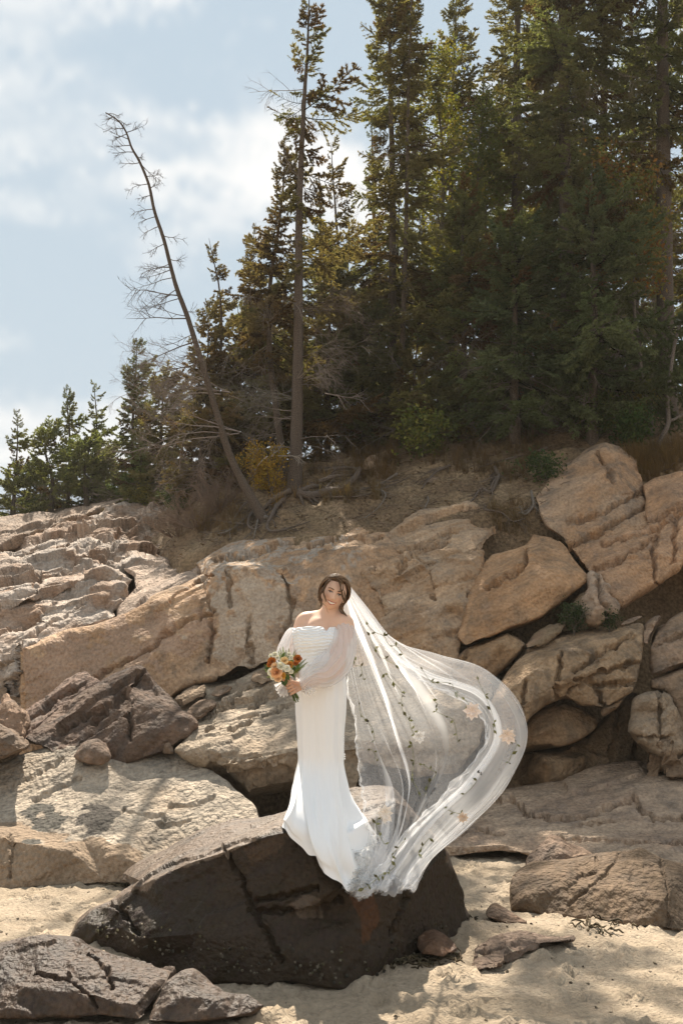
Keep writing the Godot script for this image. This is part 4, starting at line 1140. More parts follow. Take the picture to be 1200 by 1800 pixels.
# o: top (pixel row), radius, base (share of the height without living boughs), dense, tint, lean (pixels the top is off the foot), width (trunk radius), dead, seed, style
func spruce(called: String, label: String, x: float, y: float, d: float, o: Dictionary, group := "") -> Node3D:
	var rng := RandomNumberGenerator.new()
	rng.seed = 1000 + int(o.get("seed", 0))
	var foot := on_bank(x, y, d)
	var top := W(x + float(o.get("lean", 0.0)), o.top, d)
	var h := top.y - foot.y
	var t := thing(called, label, "tree", foot, group)
	var up := top - foot
	up.z = rng.randf_range(-0.2, 0.2)
	var path := PackedVector3Array()
	var rad := PackedFloat32Array()
	var r0: float = o.get("width", h * 0.011 + 0.03)
	var nseg := int(h / 0.35) + 3
	var wob: float = o.get("wobble", 0.06)
	var bend: float = o.get("bend", 0.0)
	for k in nseg:
		var s := float(k) / (nseg - 1)
		path.append(up * s + Vector3(wob * sin(s * 7.0 + rng.randf() * 0.3 + float(o.get("seed", 0))) * s + bend * sin(s * PI), 0, wob * cos(s * 6.0) * s) - Vector3(0, 0.2 * (1.0 - s) if k == 0 else 0.0, 0))
		rad.append(r0 * (pow(1.0 - s, 0.8) * 0.93 + 0.05) * (1.0 + 0.35 * exp(-s * h * 2.2)))
	var b := Buf.new()
	b.tube(path, rad, 10, o.get("bark", Color(0.17, 0.13, 0.105)), 0.07, rng)
	put("trunk", b.mesh(), M.bark, t)
	var xf := {}
	var tint: Color = o.get("tint", Color(0.062, 0.072, 0.036))
	var base: float = o.get("base", 0.25)
	var dense: float = o.get("dense", 1.0)
	var rr: float = float(o.get("radius", 1.5)) * 1.3
	var gap: float = float(o.get("gap", 0.2)) * 0.9
	var limbs := Buf.new()
	var dead := Buf.new()
	var style: String = o.get("style", "spruce")
	var hh := base * h
	var side := rng.randf() * TAU
	while hh < h - 0.1:
		var s := hh / h
		var c := clampf((s - base) / (1.0 - base), 0.0, 1.0)     # 0 at the lowest living bough, 1 at the tip
		var prof := 0.0
		if style == "spruce": prof = pow(1.0 - c, 0.75) * (0.75 + 0.25 * minf(1.0, c * 6.0 + 0.3)) + 0.07
		elif style == "ragged": prof = (0.35 + 0.65 * sin(PI * clampf(c * 0.8 + 0.15, 0, 1))) * (1.0 - c * 0.55) * rng.randf_range(0.35, 1.1)
		else: prof = (sin(PI * clampf(c * 0.72 + 0.28, 0, 1)) * 0.9 + 0.2) * rng.randf_range(0.55, 1.1)
		var n := 4 + rng.randi() % 3
		var tier := 0.74 + 0.75 * noise_mid.get_noise_2d(hh * 0.7, float(o.get("seed", 0)) * 3.1) + rng.randf_range(-0.1, 0.1)
		for k in n:
			if rng.randf() > dense: continue
			var a := side + TAU * (k + rng.randf_range(-0.3, 0.3)) / n
			var lop := 1.0 + 0.3 * cos(a - float(o.get("heavy", 0.0)))
			var l := rr * prof * tier * lop * rng.randf_range(0.65, 1.15)
			l = maxf(l, 0.16)
			var pitch := lerpf(-0.30, 0.75, pow(c, 1.4)) + rng.randf_range(-0.18, 0.18)
			if style == "pine": pitch += 0.35
			var dir := Vector3(cos(a) * cos(pitch), sin(pitch), sin(a) * cos(pitch))
			var q := along(path, (hh + rng.randf_range(-0.1, 0.1)) / h)
			var kind := "long" if l > 1.5 else "mid" if l > 0.75 else "short"
			var real: float = {"long": 2.0, "mid": 1.1, "short": 0.5}[kind]
			if rng.randf() < float(o.get("thin", 0.0)) and l > 0.5:
				kind = "thin"
				real = 1.1
			if rng.randf() < float(o.get("bare", 0.0)):
				kind = "bare"
				real = 1.1
			var key: String = kind + str(rng.randi() % 2)
			if not xf.has(key): xf[key] = [[], []]
			xf[key][0].append(bough_at(q, dir, l, real, rng.randf_range(-0.5, 0.5)))
			var col := jitter(tint * 2.5, rng, 0.28)
			if rng.randf() < float(o.get("brown", 0.06)): col = jitter(Color(0.14, 0.09, 0.045), rng, 0.25)
			xf[key][1].append(col)
		side += 1.1
		hh += gap * rng.randf_range(0.75, 1.3) * lerpf(1.35, 0.7, c)
	for key in xf:
		var kind: String = key.left(-1)
		many("crown", boughs[kind][int(key.right(1))], M.leaf, xf[key][0], xf[key][1], t)
	# dead twigs under the crown
	var nd := int(float(o.get("dead", 14)))
	if nd > 0:
		for k in nd:
			var s := rng.randf_range(0.06, minf(base + 0.25, 0.9))
			var a := rng.randf() * TAU
			var q := along(path, s)
			twigs(dead, q, Vector3(cos(a), rng.randf_range(-0.35, 0.15), sin(a)), rng.randf_range(0.5, 1.5) * minf(1.0, rr), 0.012, 2, rng, Color(0.20, 0.165, 0.14), 0.05)
		var dm := put("dead_branches", dead.mesh(), M.twig, t)
		dm.set_meta("kind", "stuff")
	return t

# a broad-leaved tree or bush: limbs that fork, leaves in clumps at their ends
func leafy(called: String, label: String, category: String, foot: Vector3, h: float, spread: float, tint: Array, count: int, sd: int, o := {}) -> Node3D:
	var rng := RandomNumberGenerator.new()
	rng.seed = 5000 + sd
	var t := thing(called, label, category, foot, o.get("group", ""))
	var b := Buf.new()
	var bark: Color = o.get("bark", Color(0.2, 0.165, 0.13))
	var ends := []
	var stems: int = o.get("stems", 1)
	var low: float = o.get("low", 0.3)
	for s in stems:
		var path := PackedVector3Array()
		var rad := PackedFloat32Array()
		var off := Vector3(rng.randf_range(-1, 1), 0, rng.randf_range(-1, 1)) * (spread * 0.55 if stems > 1 else 0.25)
		for k in 10:
			var u := k / 9.0
			path.append(Vector3(off.x * u, h * u * (1.0 if s == 0 else rng.randf_range(0.8, 1.0)) - (0.1 if k == 0 else 0.0), off.z * u) + Vector3(rng.randf_range(-1, 1), 0, rng.randf_range(-1, 1)) * 0.02 * h)
			rad.append(float(o.get("width", h * 0.012)) * (1.0 - 0.9 * u) + 0.003)
		b.tube(path, rad, 7, bark, 0.05, rng)
		var nl := int(o.get("limbs", 16))
		for k in nl:
			var u := lerpf(low, 1.0, (k + rng.randf()) / nl)
			var a := rng.randf() * TAU
			var q := along(path, u)
			var l := spread * (1.15 - 0.75 * absf(u - 0.55) * 1.4) * rng.randf_range(0.6, 1.05)
			var dir := Vector3(cos(a), rng.randf_range(0.2, 1.0), sin(a)).normalized()
			var e := q + dir * l * 0.6
			var e2 := e + (dir + Vector3(rng.randf_range(-0.5, 0.5), -0.25, rng.randf_range(-0.5, 0.5))).normalized() * l * 0.45
			b.tube(PackedVector3Array([q, e, e2]), PackedFloat32Array([rad[3] * 0.45 + 0.002, rad[3] * 0.22 + 0.002, 0.002]), 4, bark)
			ends.append([q.lerp(e, 0.5), e, e2])
	put("trunk" if stems == 1 else "stems", b.mesh(), M.bark, t)
	var xf := [[], []]
	var cols := [[], []]
	for k in count:
		var e: Array = ends[rng.randi() % ends.size()]
		var u := rng.randf()
		var p: Vector3 = e[0].lerp(e[1], u) if rng.randf() < 0.4 else e[1].lerp(e[2], u)
		p += Vector3(rng.randfn(), rng.randfn(), rng.randfn()) * spread * 0.085
		var w := rng.randi() % 2
		var bs := Basis.from_euler(Vector3(rng.randf() * TAU, rng.randf() * TAU, rng.randf() * TAU)).scaled(Vector3.ONE * rng.randf_range(0.7, 1.2) * float(o.get("leaf", 1.0)))
		xf[w].append(Transform3D(bs, p))
		cols[w].append(jitter(tint[rng.randi() % tint.size()], rng, 0.25))
	for w in 2:
		if xf[w].size(): many("crown", leaf_clumps[w], M.leaf_thin, xf[w], cols[w], t)
	return t

func dead_bush(called: String, label: String, category: String, foot: Vector3, n: int, l: float, lean: Vector3, col: Color, sd: int, level := 3, droop := 0.02, thick := 0.014) -> Node3D:
	var rng := RandomNumberGenerator.new()
	rng.seed = 7000 + sd
	var t := thing(called, label, category, foot)
	var b := Buf.new()
	for k in n:
		var a := rng.randf() * TAU
		twigs(b, Vector3(cos(a), 0, sin(a)) * 0.12, Vector3(cos(a) * 0.8, rng.randf_range(0.2, 1.0), sin(a) * 0.8) + lean, l * rng.randf_range(0.6, 1.1), thick, level, rng, col, droop)
	put("bare_twigs", b.mesh(), M.twig, t).set_meta("kind", "stuff")
	return t

func root(label: String, pts: Array, r0: float, r1: float, col: Color, sd: int, category := "root", called := "tree_root") -> void:
	var rng := RandomNumberGenerator.new()
	rng.seed = 8000 + sd
	var world := []
	for k in pts.size() / 2:
		var p := hit(pts[k * 2], pts[k * 2 + 1])
		world.append(p + Vector3(0, r0 * 0.3 + rng.randf_range(0.0, 0.08), 0.05))
	var path := spline(world, 5)
	var rad := PackedFloat32Array()
	for k in path.size():
		rad.append(0.68 * lerpf(r0, r1 * 0.7, float(k) / path.size()) * rng.randf_range(0.8, 1.2))
	var b := Buf.new()
	var o := path[0]
	for k in path.size(): path[k] -= o
	b.tube(path, rad, 8, col, 0.08, rng)
	# rootlets that fork off and lie on the soil
	for k in int(path.size() * 0.5):
		var a := rng.randi_range(1, path.size() - 2)
		var t := (path[a + 1] - path[a - 1]).normalized()
		var s := t.cross(Vector3(0, 0.6, 0.8)).normalized() * (1.0 if rng.randf() < 0.5 else -1.0)
		twigs(b, path[a], t * 0.8 + s + Vector3(0, -0.15, 0.1), rng.randf_range(0.15, 0.55), rad[a] * 0.45, 1, rng, col, 0.12)
	var m := put(called, b.mesh(), M.bark)
	m.position = o
	tag(m, label, category)

func wood() -> void:
	plant_kit()
	var dark := Color(0.054, 0.056, 0.028)
	var green := Color(0.072, 0.074, 0.034)
	var olive := Color(0.090, 0.080, 0.036)
	var brownish := Color(0.085, 0.066, 0.036)
	# --- the trees that stand out one by one
	spruce("spruce_tree", "tall spruce with a long bare trunk and a thin ragged top near the middle", 518, 884, 18.0, {"top": -8, "lean": 20, "radius": 1.15, "base": 0.55, "dense": 0.68, "gap": 0.3, "thin": 0.4, "bare": 0.15, "width": 0.125, "dead": 16, "tint": olive, "brown": 0.3, "style": "ragged", "seed": 1, "wobble": 0.07})
	spruce("spruce_tree", "bushy brownish spruce just left of the tall bare trunk", 500, 872, 18.6, {"top": 238, "lean": -4, "radius": 1.35, "base": 0.30, "dense": 0.9, "gap": 0.19, "tint": brownish, "thin": 0.25, "brown": 0.2, "dead": 18, "seed": 2, "width": 0.08, "bend": -0.25, "wobble": 0.15, "style": "ragged"})
	spruce("spruce_tree", "slim crooked little spruce between the leaning snag and the bushy one", 392, 800, 20.5, {"top": 428, "lean": -14, "radius": 1.0, "base": 0.22, "dense": 0.8, "gap": 0.24, "tint": brownish, "thin": 0.3, "dead": 14, "seed": 3, "width": 0.06, "style": "ragged", "wobble": 0.14})
	spruce("spruce_tree", "thin pale brown spruce seen behind the tall bare trunk to its right", 606, 800, 23.0, {"top": 255, "lean": -20, "radius": 1.2, "base": 0.3, "dense": 0.6, "gap": 0.3, "tint": Color(0.10, 0.082, 0.045), "thin": 0.5, "brown": 0.4, "dead": 14, "seed": 4, "width": 0.08, "style": "ragged"})
	spruce("spruce_tree", "tall spruce whose tip leaves the top of the picture left of its twin", 688, 790, 21.0, {"top": -90, "lean": 0, "radius": 1.6, "base": 0.24, "dense": 0.72, "gap": 0.23, "tint": olive, "seed": 5, "width": 0.12, "thin": 0.2, "brown": 0.12})
	spruce("spruce_tree", "tall thin spruce twin with a bare upper trunk rising just right of its neighbour", 700, 815, 20.4, {"top": -150, "lean": 30, "radius": 0.95, "base": 0.42, "dense": 0.55, "gap": 0.3, "tint": olive, "seed": 6, "width": 0.07, "thin": 0.4, "brown": 0.2, "style": "ragged"})
	spruce("spruce_tree", "sparse spruce whose top reaches the upper edge behind the yellowing birch", 790, 780, 25.0, {"top": -40, "lean": 8, "radius": 1.5, "base": 0.3, "dense": 0.62, "gap": 0.27, "tint": olive, "seed": 7, "width": 0.12, "thin": 0.4, "brown": 0.15})
	spruce("spruce_tree", "huge dense spruce filling the upper right left of the thick trunk", 1000, 770, 20.0, {"top": -520, "lean": -15, "radius": 2.0, "base": 0.24, "dense": 0.62, "gap": 0.23, "tint": green, "seed": 8, "width": 0.18, "dead": 20, "brown": 0.08})
	spruce("spruce_tree", "thick trunked old spruce at the right edge", 1172, 760, 19.5, {"top": -620, "lean": -10, "radius": 1.8, "base": 0.34, "dense": 0.66, "gap": 0.27, "tint": green, "seed": 9, "width": 0.19, "dead": 26, "thin": 0.15})
	spruce("spruce_tree", "dense dark green spruce standing lower in front of the huge one", 905, 775, 18.6, {"top": 385, "lean": -6, "radius": 1.9, "base": 0.14, "dense": 0.85, "gap": 0.2, "tint": Color(0.055, 0.066, 0.034), "seed": 10, "width": 0.1, "dead": 14})
	spruce("spruce_tree", "dense spruce with blue green layered boughs right of the lower dark one", 1040, 760, 18.2, {"top": 290, "lean": 0, "radius": 1.9, "base": 0.2, "dense": 0.8, "gap": 0.21, "tint": Color(0.056, 0.066, 0.034), "seed": 11, "width": 0.1, "dead": 20})
	spruce("spruce_tree", "dark spruce with drooping layers left of the lower dense one", 812, 790, 20.0, {"top": 330, "lean": 4, "radius": 1.7, "base": 0.16, "dense": 0.9, "gap": 0.19, "tint": green, "seed": 12, "width": 0.09, "dead": 16, "brown": 0.12})
	spruce("spruce_tree", "high spruce behind the huge one with its crown out of the picture", 905, 760, 24.0, {"top": -230, "lean": 10, "radius": 1.7, "base": 0.4, "dense": 0.6, "gap": 0.24, "tint": olive, "seed": 13, "dead": 10})
	spruce("spruce_tree", "young green spruce with low boughs at the foot of the twin trunks", 730, 800, 20.2, {"top": 560, "lean": 0, "radius": 1.3, "base": 0.12, "dense": 0.9, "gap": 0.2, "tint": olive, "seed": 14, "dead": 10, "width": 0.05})
	spruce("spruce_tree", "spruce with low spreading boughs behind the tall bare trunk", 575, 805, 21.5, {"top": 440, "lean": 4, "radius": 1.6, "base": 0.16, "dense": 0.85, "gap": 0.2, "tint": Color(0.075, 0.07, 0.036), "seed": 15, "dead": 18, "brown": 0.2, "width": 0.07})
	spruce("spruce_tree", "low dark spruce in the shade right of the tall bare trunk", 640, 810, 21.0, {"top": 530, "lean": 0, "radius": 1.5, "base": 0.1, "dense": 0.9, "gap": 0.19, "tint": dark, "seed": 16, "dead": 14, "width": 0.06})
	spruce("spruce_tree", "bushy olive spruce behind the foot of the leaning snag", 445, 840, 20.8, {"top": 520, "lean": 0, "radius": 1.6, "base": 0.1, "dense": 0.9, "gap": 0.18, "tint": olive, "seed": 17, "dead": 18, "brown": 0.2, "width": 0.06})
	spruce("spruce_tree", "broad low spruce with brown twiggy boughs left of the leaning snag", 352, 852, 20.0, {"top": 612, "lean": 0, "radius": 1.55, "base": 0.06, "dense": 0.75, "gap": 0.19, "tint": brownish, "seed": 18, "dead": 24, "brown": 0.25, "width": 0.06, "bare": 0.08, "thin": 0.2})
	spruce("spruce_tree", "ragged spruce rising between the crooked little one and the bushy brownish one", 440, 830, 22.0, {"top": 395, "lean": 6, "radius": 1.2, "base": 0.2, "dense": 0.85, "gap": 0.2, "tint": brownish, "seed": 31, "dead": 12, "width": 0.06, "style": "ragged", "wobble": 0.12})
	spruce("spruce_tree", "brown twiggy spruce close behind the upper half of the leaning snag", 372, 840, 21.5, {"top": 520, "lean": -8, "radius": 1.2, "base": 0.12, "dense": 0.8, "gap": 0.2, "tint": brownish, "seed": 32, "dead": 16, "width": 0.05, "brown": 0.2})
	# --- the group on the left
	spruce("spruce_tree", "slender spruce with a brown tip, tallest of the trees on the left ledge", 234, 872, 26.5, {"top": 592, "lean": 2, "radius": 1.0, "base": 0.05, "dense": 0.9, "gap": 0.17, "tint": green, "seed": 20, "dead": 6, "width": 0.07, "brown": 0.1})
	spruce("spruce_tree", "small pointed spruce at the far left edge with gaps between its tiers", 30, 885, 30.0, {"top": 722, "lean": 2, "radius": 0.7, "base": 0.12, "dense": 0.8, "gap": 0.24, "tint": green, "seed": 21, "dead": 6, "width": 0.05})
	spruce("spruce_tree", "spiky little spruce rising out of the pines, right of the round topped one", 166, 880, 28.0, {"top": 672, "lean": 3, "radius": 0.72, "base": 0.2, "dense": 0.7, "gap": 0.24, "tint": green, "seed": 22, "dead": 8, "width": 0.06})
	spruce("pine_tree", "dark pine with a round tuft on top among the trees on the left ledge", 122, 885, 28.4, {"top": 688, "lean": 2, "radius": 0.85, "base": 0.3, "dense": 0.8, "gap": 0.22, "tint": green, "seed": 23, "dead": 8, "style": "pine", "width": 0.07})
	spruce("pine_tree", "broad light green pine with an open crown left of the round topped pine", 92, 890, 27.0, {"top": 766, "lean": -4, "radius": 1.15, "base": 0.3, "dense": 0.9, "gap": 0.17, "tint": Color(0.085, 0.092, 0.04), "seed": 24, "dead": 10, "style": "pine", "width": 0.08, "wobble": 0.15})
	spruce("pine_tree", "low spreading pine at the far left edge, its boughs hanging over the shelf", 22, 895, 26.5, {"top": 825, "lean": 4, "radius": 1.3, "base": 0.15, "dense": 0.95, "gap": 0.15, "tint": Color(0.08, 0.085, 0.04), "seed": 25, "dead": 10, "style": "pine", "width": 0.06})
	spruce("pine_tree", "leaning pine with a bare lower trunk left of the slender spruce", 152, 890, 26.4, {"top": 762, "lean": 4, "radius": 1.05, "base": 0.34, "dense": 0.9, "gap": 0.17, "tint": Color(0.078, 0.085, 0.038), "seed": 26, "dead": 10, "style": "pine", "width": 0.09, "wobble": 0.15})
	spruce("spruce_tree", "round shouldered spruce right of the slender spruce, its boughs tipped yellow", 285, 872, 24.5, {"top": 662, "lean": 0, "radius": 1.35, "base": 0.05, "dense": 0.9, "gap": 0.18, "tint": olive, "seed": 27, "dead": 12, "width": 0.07, "brown": 0.12})
	spruce("spruce_tree", "low wide green spruce on the ledge below the slender spruce", 246, 880, 24.6, {"top": 770, "lean": 0, "radius": 1.15, "base": 0.04, "dense": 1.0, "gap": 0.14, "tint": Color(0.07, 0.085, 0.036), "seed": 28, "dead": 4, "width": 0.05})
	spruce("spruce_tree", "short dark spruce closing the gap behind the pines on the left ledge", 190, 878, 29.5, {"top": 785, "lean": 0, "radius": 1.2, "base": 0.05, "dense": 0.95, "gap": 0.17, "tint": dark, "seed": 29, "dead": 4, "width": 0.06})
	spruce("spruce_tree", "short broad spruce behind the broad light green pine", 65, 888, 30.5, {"top": 812, "lean": 0, "radius": 1.3, "base": 0.05, "dense": 0.95, "gap": 0.17, "tint": dark, "seed": 30, "dead": 4, "width": 0.06})
	# --- the wood behind, trunk by trunk
	var spots := [
		[560, 27.0, 300, 1.6, "behind the pale brown spruce"], [655, 29.0, 210, 1.7, "between the pale brown spruce and the tall twins"], [745, 28.0, 250, 1.7, "right of the tall twins, seen past the birch's left side"], [850, 27.0, 120, 1.9, "behind the birch on its right"], [880, 31.0, 60, 1.9, "far back between the birch and the huge spruce"],
		[960, 27.0, -100, 2.0, "directly behind the huge spruce"], [1060, 26.0, -160, 2.0, "behind the huge spruce on its right"], [1110, 28.5, -60, 2.0, "between the huge spruce and the thick trunk"], [1215, 24.0, -250, 2.0, "cut off by the right edge behind the thick trunk"], [1150, 32.0, 40, 2.0, "farthest back at the right"],
		[700, 33.0, 330, 1.8, "far behind the feet of the tall twins"], [610, 34.0, 380, 1.8, "far behind the tall bare trunk"], [500, 26.0, 460, 1.5, "behind the bushy brownish spruce"], [420, 25.0, 540, 1.4, "behind the crooked little spruce"], [320, 27.0, 660, 1.4, "behind the round shouldered spruce"],
		[800, 35.0, 300, 1.9, "far back left of the lower dark spruce"], [1010, 36.0, 120, 2.0, "far back in the deepest shade"], [770, 24.0, 470, 1.6, "low in the shade behind the dark drooping spruce"], [980, 23.2, 420, 1.7, "low in the shade behind the two dense spruces"], [1120, 22.5, 400, 1.7, "low in the shade left of the thick trunk"],
	]
	for k in spots.size():
		var s: Array = spots[k]
		spruce("spruce_tree", "dark spruce of the wood " + s[4], s[0], 760, s[1], {"top": s[2], "radius": s[3] * (0.7 if s[2] < 130 else 0.82), "base": 0.12 if k % 3 else 0.36, "dense": 0.5, "gap": 0.27, "tint": [dark, green, olive][k % 3], "seed": 40 + k, "dead": 12, "brown": 0.12}, "spruces of the wood behind")
	# slim pale trunks in the shade under the boughs
	var trunks := [[1026, 755, 21.8, 520, "palest, right of the middle of the dark hollow"], [970, 760, 22.4, 540, "left of the palest one"], [1085, 750, 22.0, 520, "between the palest one and the thick trunk"], [900, 765, 21.0, 560, "below the dense dark green spruce"], [1118, 745, 21.2, 540, "nearest the thick trunk"], [860, 770, 21.4, 560, "at the left end of the dark hollow"]]
	for k in trunks.size():
		var s: Array = trunks[k]
		spruce("slim_tree", "slim dead trunk in the shade, " + s[4], s[0], s[1], s[2], {"top": s[3] - 160, "radius": 0.9, "base": 0.7, "dense": 0.4, "gap": 0.3, "tint": brownish, "seed": 80 + k, "dead": 16, "width": 0.05, "bare": 0.6, "bark": Color(0.24, 0.2, 0.16)})
	# --- birch, maple
	var f := on_bank(782, 785, 22.6)
	leafy("birch_tree", "yellowing birch with small hanging leaves amid the dark spruces", "tree", f, W(800, 110, 22.6).y - f.y, 1.25, [Color(0.19, 0.19, 0.045), Color(0.14, 0.155, 0.045), Color(0.25, 0.21, 0.05)], 760, 1, {"width": 0.085, "limbs": 34, "low": 0.33})
	f = on_bank(850, 780, 23.5)
	leafy("birch_tree", "second birch with greener leaves close right of the yellowing one", "tree", f, W(850, 190, 23.5).y - f.y, 1.0, [Color(0.15, 0.165, 0.045), Color(0.12, 0.14, 0.04)], 420, 2, {"width": 0.06, "limbs": 22, "low": 0.5})
	f = on_bank(1138, 770, 18.3)
	leafy("maple_tree", "small maple with orange and yellow green leaves in front of the thick trunk", "tree", f, W(1138, 300, 18.3).y - f.y, 1.0, [Color(0.22, 0.135, 0.04), Color(0.17, 0.16, 0.045), Color(0.12, 0.13, 0.04), Color(0.26, 0.12, 0.035)], 300, 3, {"width": 0.045, "limbs": 14, "low": 0.5, "bark": Color(0.23, 0.19, 0.16)})
	snag()
	undergrowth()
	roots()

func snag() -> void:
	var rng := RandomNumberGenerator.new()
	rng.seed = 77
	var px := [[470, 926, 16.6], [452, 892, 16.75], [428, 850, 16.9], [404, 800, 17.0], [384, 735, 17.1], [366, 675, 17.15], [348, 615, 17.2], [328, 552, 17.25], [312, 510, 17.25], [302, 475, 17.25], [288, 420, 17.2], [272, 372, 17.15], [262, 325, 17.1], [246, 285, 17.05], [232, 260, 17.0], [222, 232, 17.0], [208, 212, 16.95], [186, 198, 16.9]]
	var o := W(px[0][0], px[0][1], px[0][2])
	o.y = ground(o.x, px[0][2]) - 0.1
	var t := thing("dead_tree", "bare dead snag leaning far to the left against the sky", "tree", o)
	var pts := []
	for p in px: pts.append(W(p[0], p[1], p[2]) - o)
	pts[0] = Vector3.ZERO
	var path := spline(pts, 4)
	var rad := PackedFloat32Array()
	for k in path.size():
		var s := float(k) / path.size()
		rad.append(lerpf(0.092, 0.010, pow(s, 0.62)) * (1.0 + 0.5 * exp(-s * 22.0)))
	var b := Buf.new()
	b.tube(path, rad, 10, Color(0.15, 0.11, 0.085), 0.07, rng)
	put("trunk", b.mesh(), M.bark, t)
	var tw := Buf.new()
	for k in 34:
		var s := lerpf(0.34, 0.99, (k + rng.randf()) / 34.0)
		var q := along(path, s)
		var left := rng.randf() < 0.62
		var dir := Vector3(-1.0 if left else 0.8, rng.randf_range(-0.45, 0.1), rng.randf_range(-0.7, 0.7))
		twigs(tw, q, dir, rng.randf_range(0.25, 0.62) * (1.5 if s < 0.6 and left else 0.8), 0.011, 2, rng, Color(0.10, 0.08, 0.065), -0.02)
	for p in [[330, 560, -1.1], [345, 600, -1.3], [318, 520, -0.9], [352, 640, -1.2], [300, 470, -0.6]]:
		var q := W(p[0], p[1], 17.2) - o
		twigs(tw, q, Vector3(-1, -0.15, rng.randf_range(-0.4, 0.4)), -float(p[2]), 0.016, 2, rng, Color(0.10, 0.08, 0.065), 0.03)
	put("bare_twigs", tw.mesh(), M.twig, t).set_meta("kind", "stuff")

func undergrowth() -> void:
	var grey := Color(0.21, 0.17, 0.145)
	# the grey tangle of dead boughs left of the snag
	dead_bush("dead_bough", "grey tangle of dead boughs sweeping down left from the leaning snag", "branches", W(392, 690, 17.6), 7, 1.6, Vector3(-1.5, -0.3, 0.2), grey, 1, 3, 0.06, 0.014)
	dead_bush("dead_bough", "lower grey dead bough reaching left below the tangle beside the snag", "branches", W(410, 760, 17.3), 4, 1.7, Vector3(-1.7, -0.35, 0.3), grey, 2, 3, 0.05, 0.014)
	dead_bush("dead_bough", "pale drooping spray of dead twigs on the right side of the tall bare trunk", "branches", W(530, 668, 17.85), 7, 1.0, Vector3(1.6, 0.45, 0.3), Color(0.25, 0.205, 0.175), 3, 3, 0.13, 0.008)
	dead_bush("dead_bough", "long broken branch hanging down to the right under the pale spray", "branches", W(560, 690, 17.8), 1, 1.1, Vector3(2.0, -1.3, 0.2), Color(0.33, 0.28, 0.24), 4, 2, 0.02, 0.014)
	dead_bush("dead_bough", "hazy brown spray of dead twigs high on the right side of the tall bare trunk", "branches", W(530, 548, 18.3), 7, 1.4, Vector3(1.8, -0.05, -0.2), Color(0.17, 0.13, 0.11), 5, 3, 0.05, 0.008)
	dead_bush("dead_bough", "grey lichen covered spray of dead twigs left of the tall bare trunk", "branches", W(506, 700, 18.2), 7, 1.1, Vector3(-1.7, 0.0, 0.1), Color(0.2, 0.18, 0.15), 6, 3, 0.05, 0.008)
	dead_bush("dead_bough", "twisted pale dead branch in front of the bushy spruce's foot", "branches", W(478, 800, 17.6), 3, 0.7, Vector3(0.1, -0.6, 0.3), Color(0.40, 0.35, 0.3), 7, 2, 0.0, 0.016)
	# brush
	dead_bush("brown_brush", "mass of leafless brown brush on the cliff edge left of the roots", "bush", hit(345, 930), 30, 0.8, Vector3(-0.2, 0.3, 0.2), Color(0.19, 0.135, 0.1), 8, 2, 0.02, 0.012)
	dead_bush("brown_brush", "leafless brown brush below the green juniper", "bush", hit(312, 945), 26, 0.65, Vector3(-0.2, 0.2, 0.2), Color(0.2, 0.14, 0.1), 9, 2, 0.02, 0.011)
	dead_bush("brown_brush", "leafless brown brush between the juniper and the snag's foot", "bush", hit(385, 895), 30, 0.8, Vector3(-0.1, 0.35, 0.2), Color(0.18, 0.13, 0.1), 10, 2, 0.02, 0.012)
	leafy("juniper_bush", "dense bright green juniper bush on the edge of the left ledge", "bush", hit(312, 908), 0.75, 0.42, [Color(0.05, 0.085, 0.02), Color(0.065, 0.10, 0.025)], 420, 11, {"stems": 6, "limbs": 7, "low": 0.15, "leaf": 0.42, "width": 0.008})
	leafy("golden_bush", "golden leaved bush glowing between the snag and the tall bare trunk", "bush", hit(478, 868), 0.8, 0.5, [Color(0.42, 0.26, 0.035), Color(0.36, 0.22, 0.04), Color(0.45, 0.32, 0.05)], 300, 12, {"stems": 5, "limbs": 7, "low": 0.1, "leaf": 0.5, "width": 0.008})
	leafy("golden_bush", "small yellow bush left of the juniper on the ledge", "bush", hit(262, 872), 0.7, 0.4, [Color(0.24, 0.2, 0.045), Color(0.17, 0.17, 0.045)], 160, 13, {"stems": 4, "limbs": 6, "low": 0.1, "leaf": 0.6, "width": 0.008})
	leafy("green_shrub", "sunlit green shrub on the bank right of the slim twin trunk", "bush", hit(742, 806), 0.75, 0.55, [Color(0.14, 0.17, 0.04), Color(0.20, 0.20, 0.05), Color(0.09, 0.11, 0.035)], 150, 14, {"stems": 5, "limbs": 6, "low": 0.15, "leaf": 0.9, "width": 0.007})
	leafy("green_shrub", "dark green shrub above the tall grey rock on the right", "bush", hit(1040, 772), 0.75, 0.7, [Color(0.07, 0.10, 0.03), Color(0.11, 0.12, 0.035)], 240, 15, {"stems": 6, "limbs": 6, "low": 0.15, "leaf": 0.8, "width": 0.007})
	leafy("green_shrub", "small leafy shrub behind the top of the tall grey rock", "bush", hit(1108, 790), 0.5, 0.45, [Color(0.05, 0.09, 0.03), Color(0.07, 0.10, 0.03)], 170, 16, {"stems": 5, "limbs": 5, "low": 0.15, "leaf": 0.7, "width": 0.006})
	leafy("green_shrub", "green weeds at the left side of the grey wedge", "bush", W(1008, 1105, 13.0), 0.2, 0.24, [Color(0.04, 0.06, 0.025), Color(0.055, 0.075, 0.028)], 120, 17, {"stems": 5, "limbs": 5, "low": 0.1, "leaf": 0.38, "width": 0.005})
	leafy("green_shrub", "green weeds at the right side of the grey wedge", "bush", W(1070, 1100, 13.0), 0.14, 0.16, [Color(0.04, 0.06, 0.025), Color(0.055, 0.075, 0.028)], 60, 18, {"stems": 4, "limbs": 5, "low": 0.1, "leaf": 0.36, "width": 0.005})
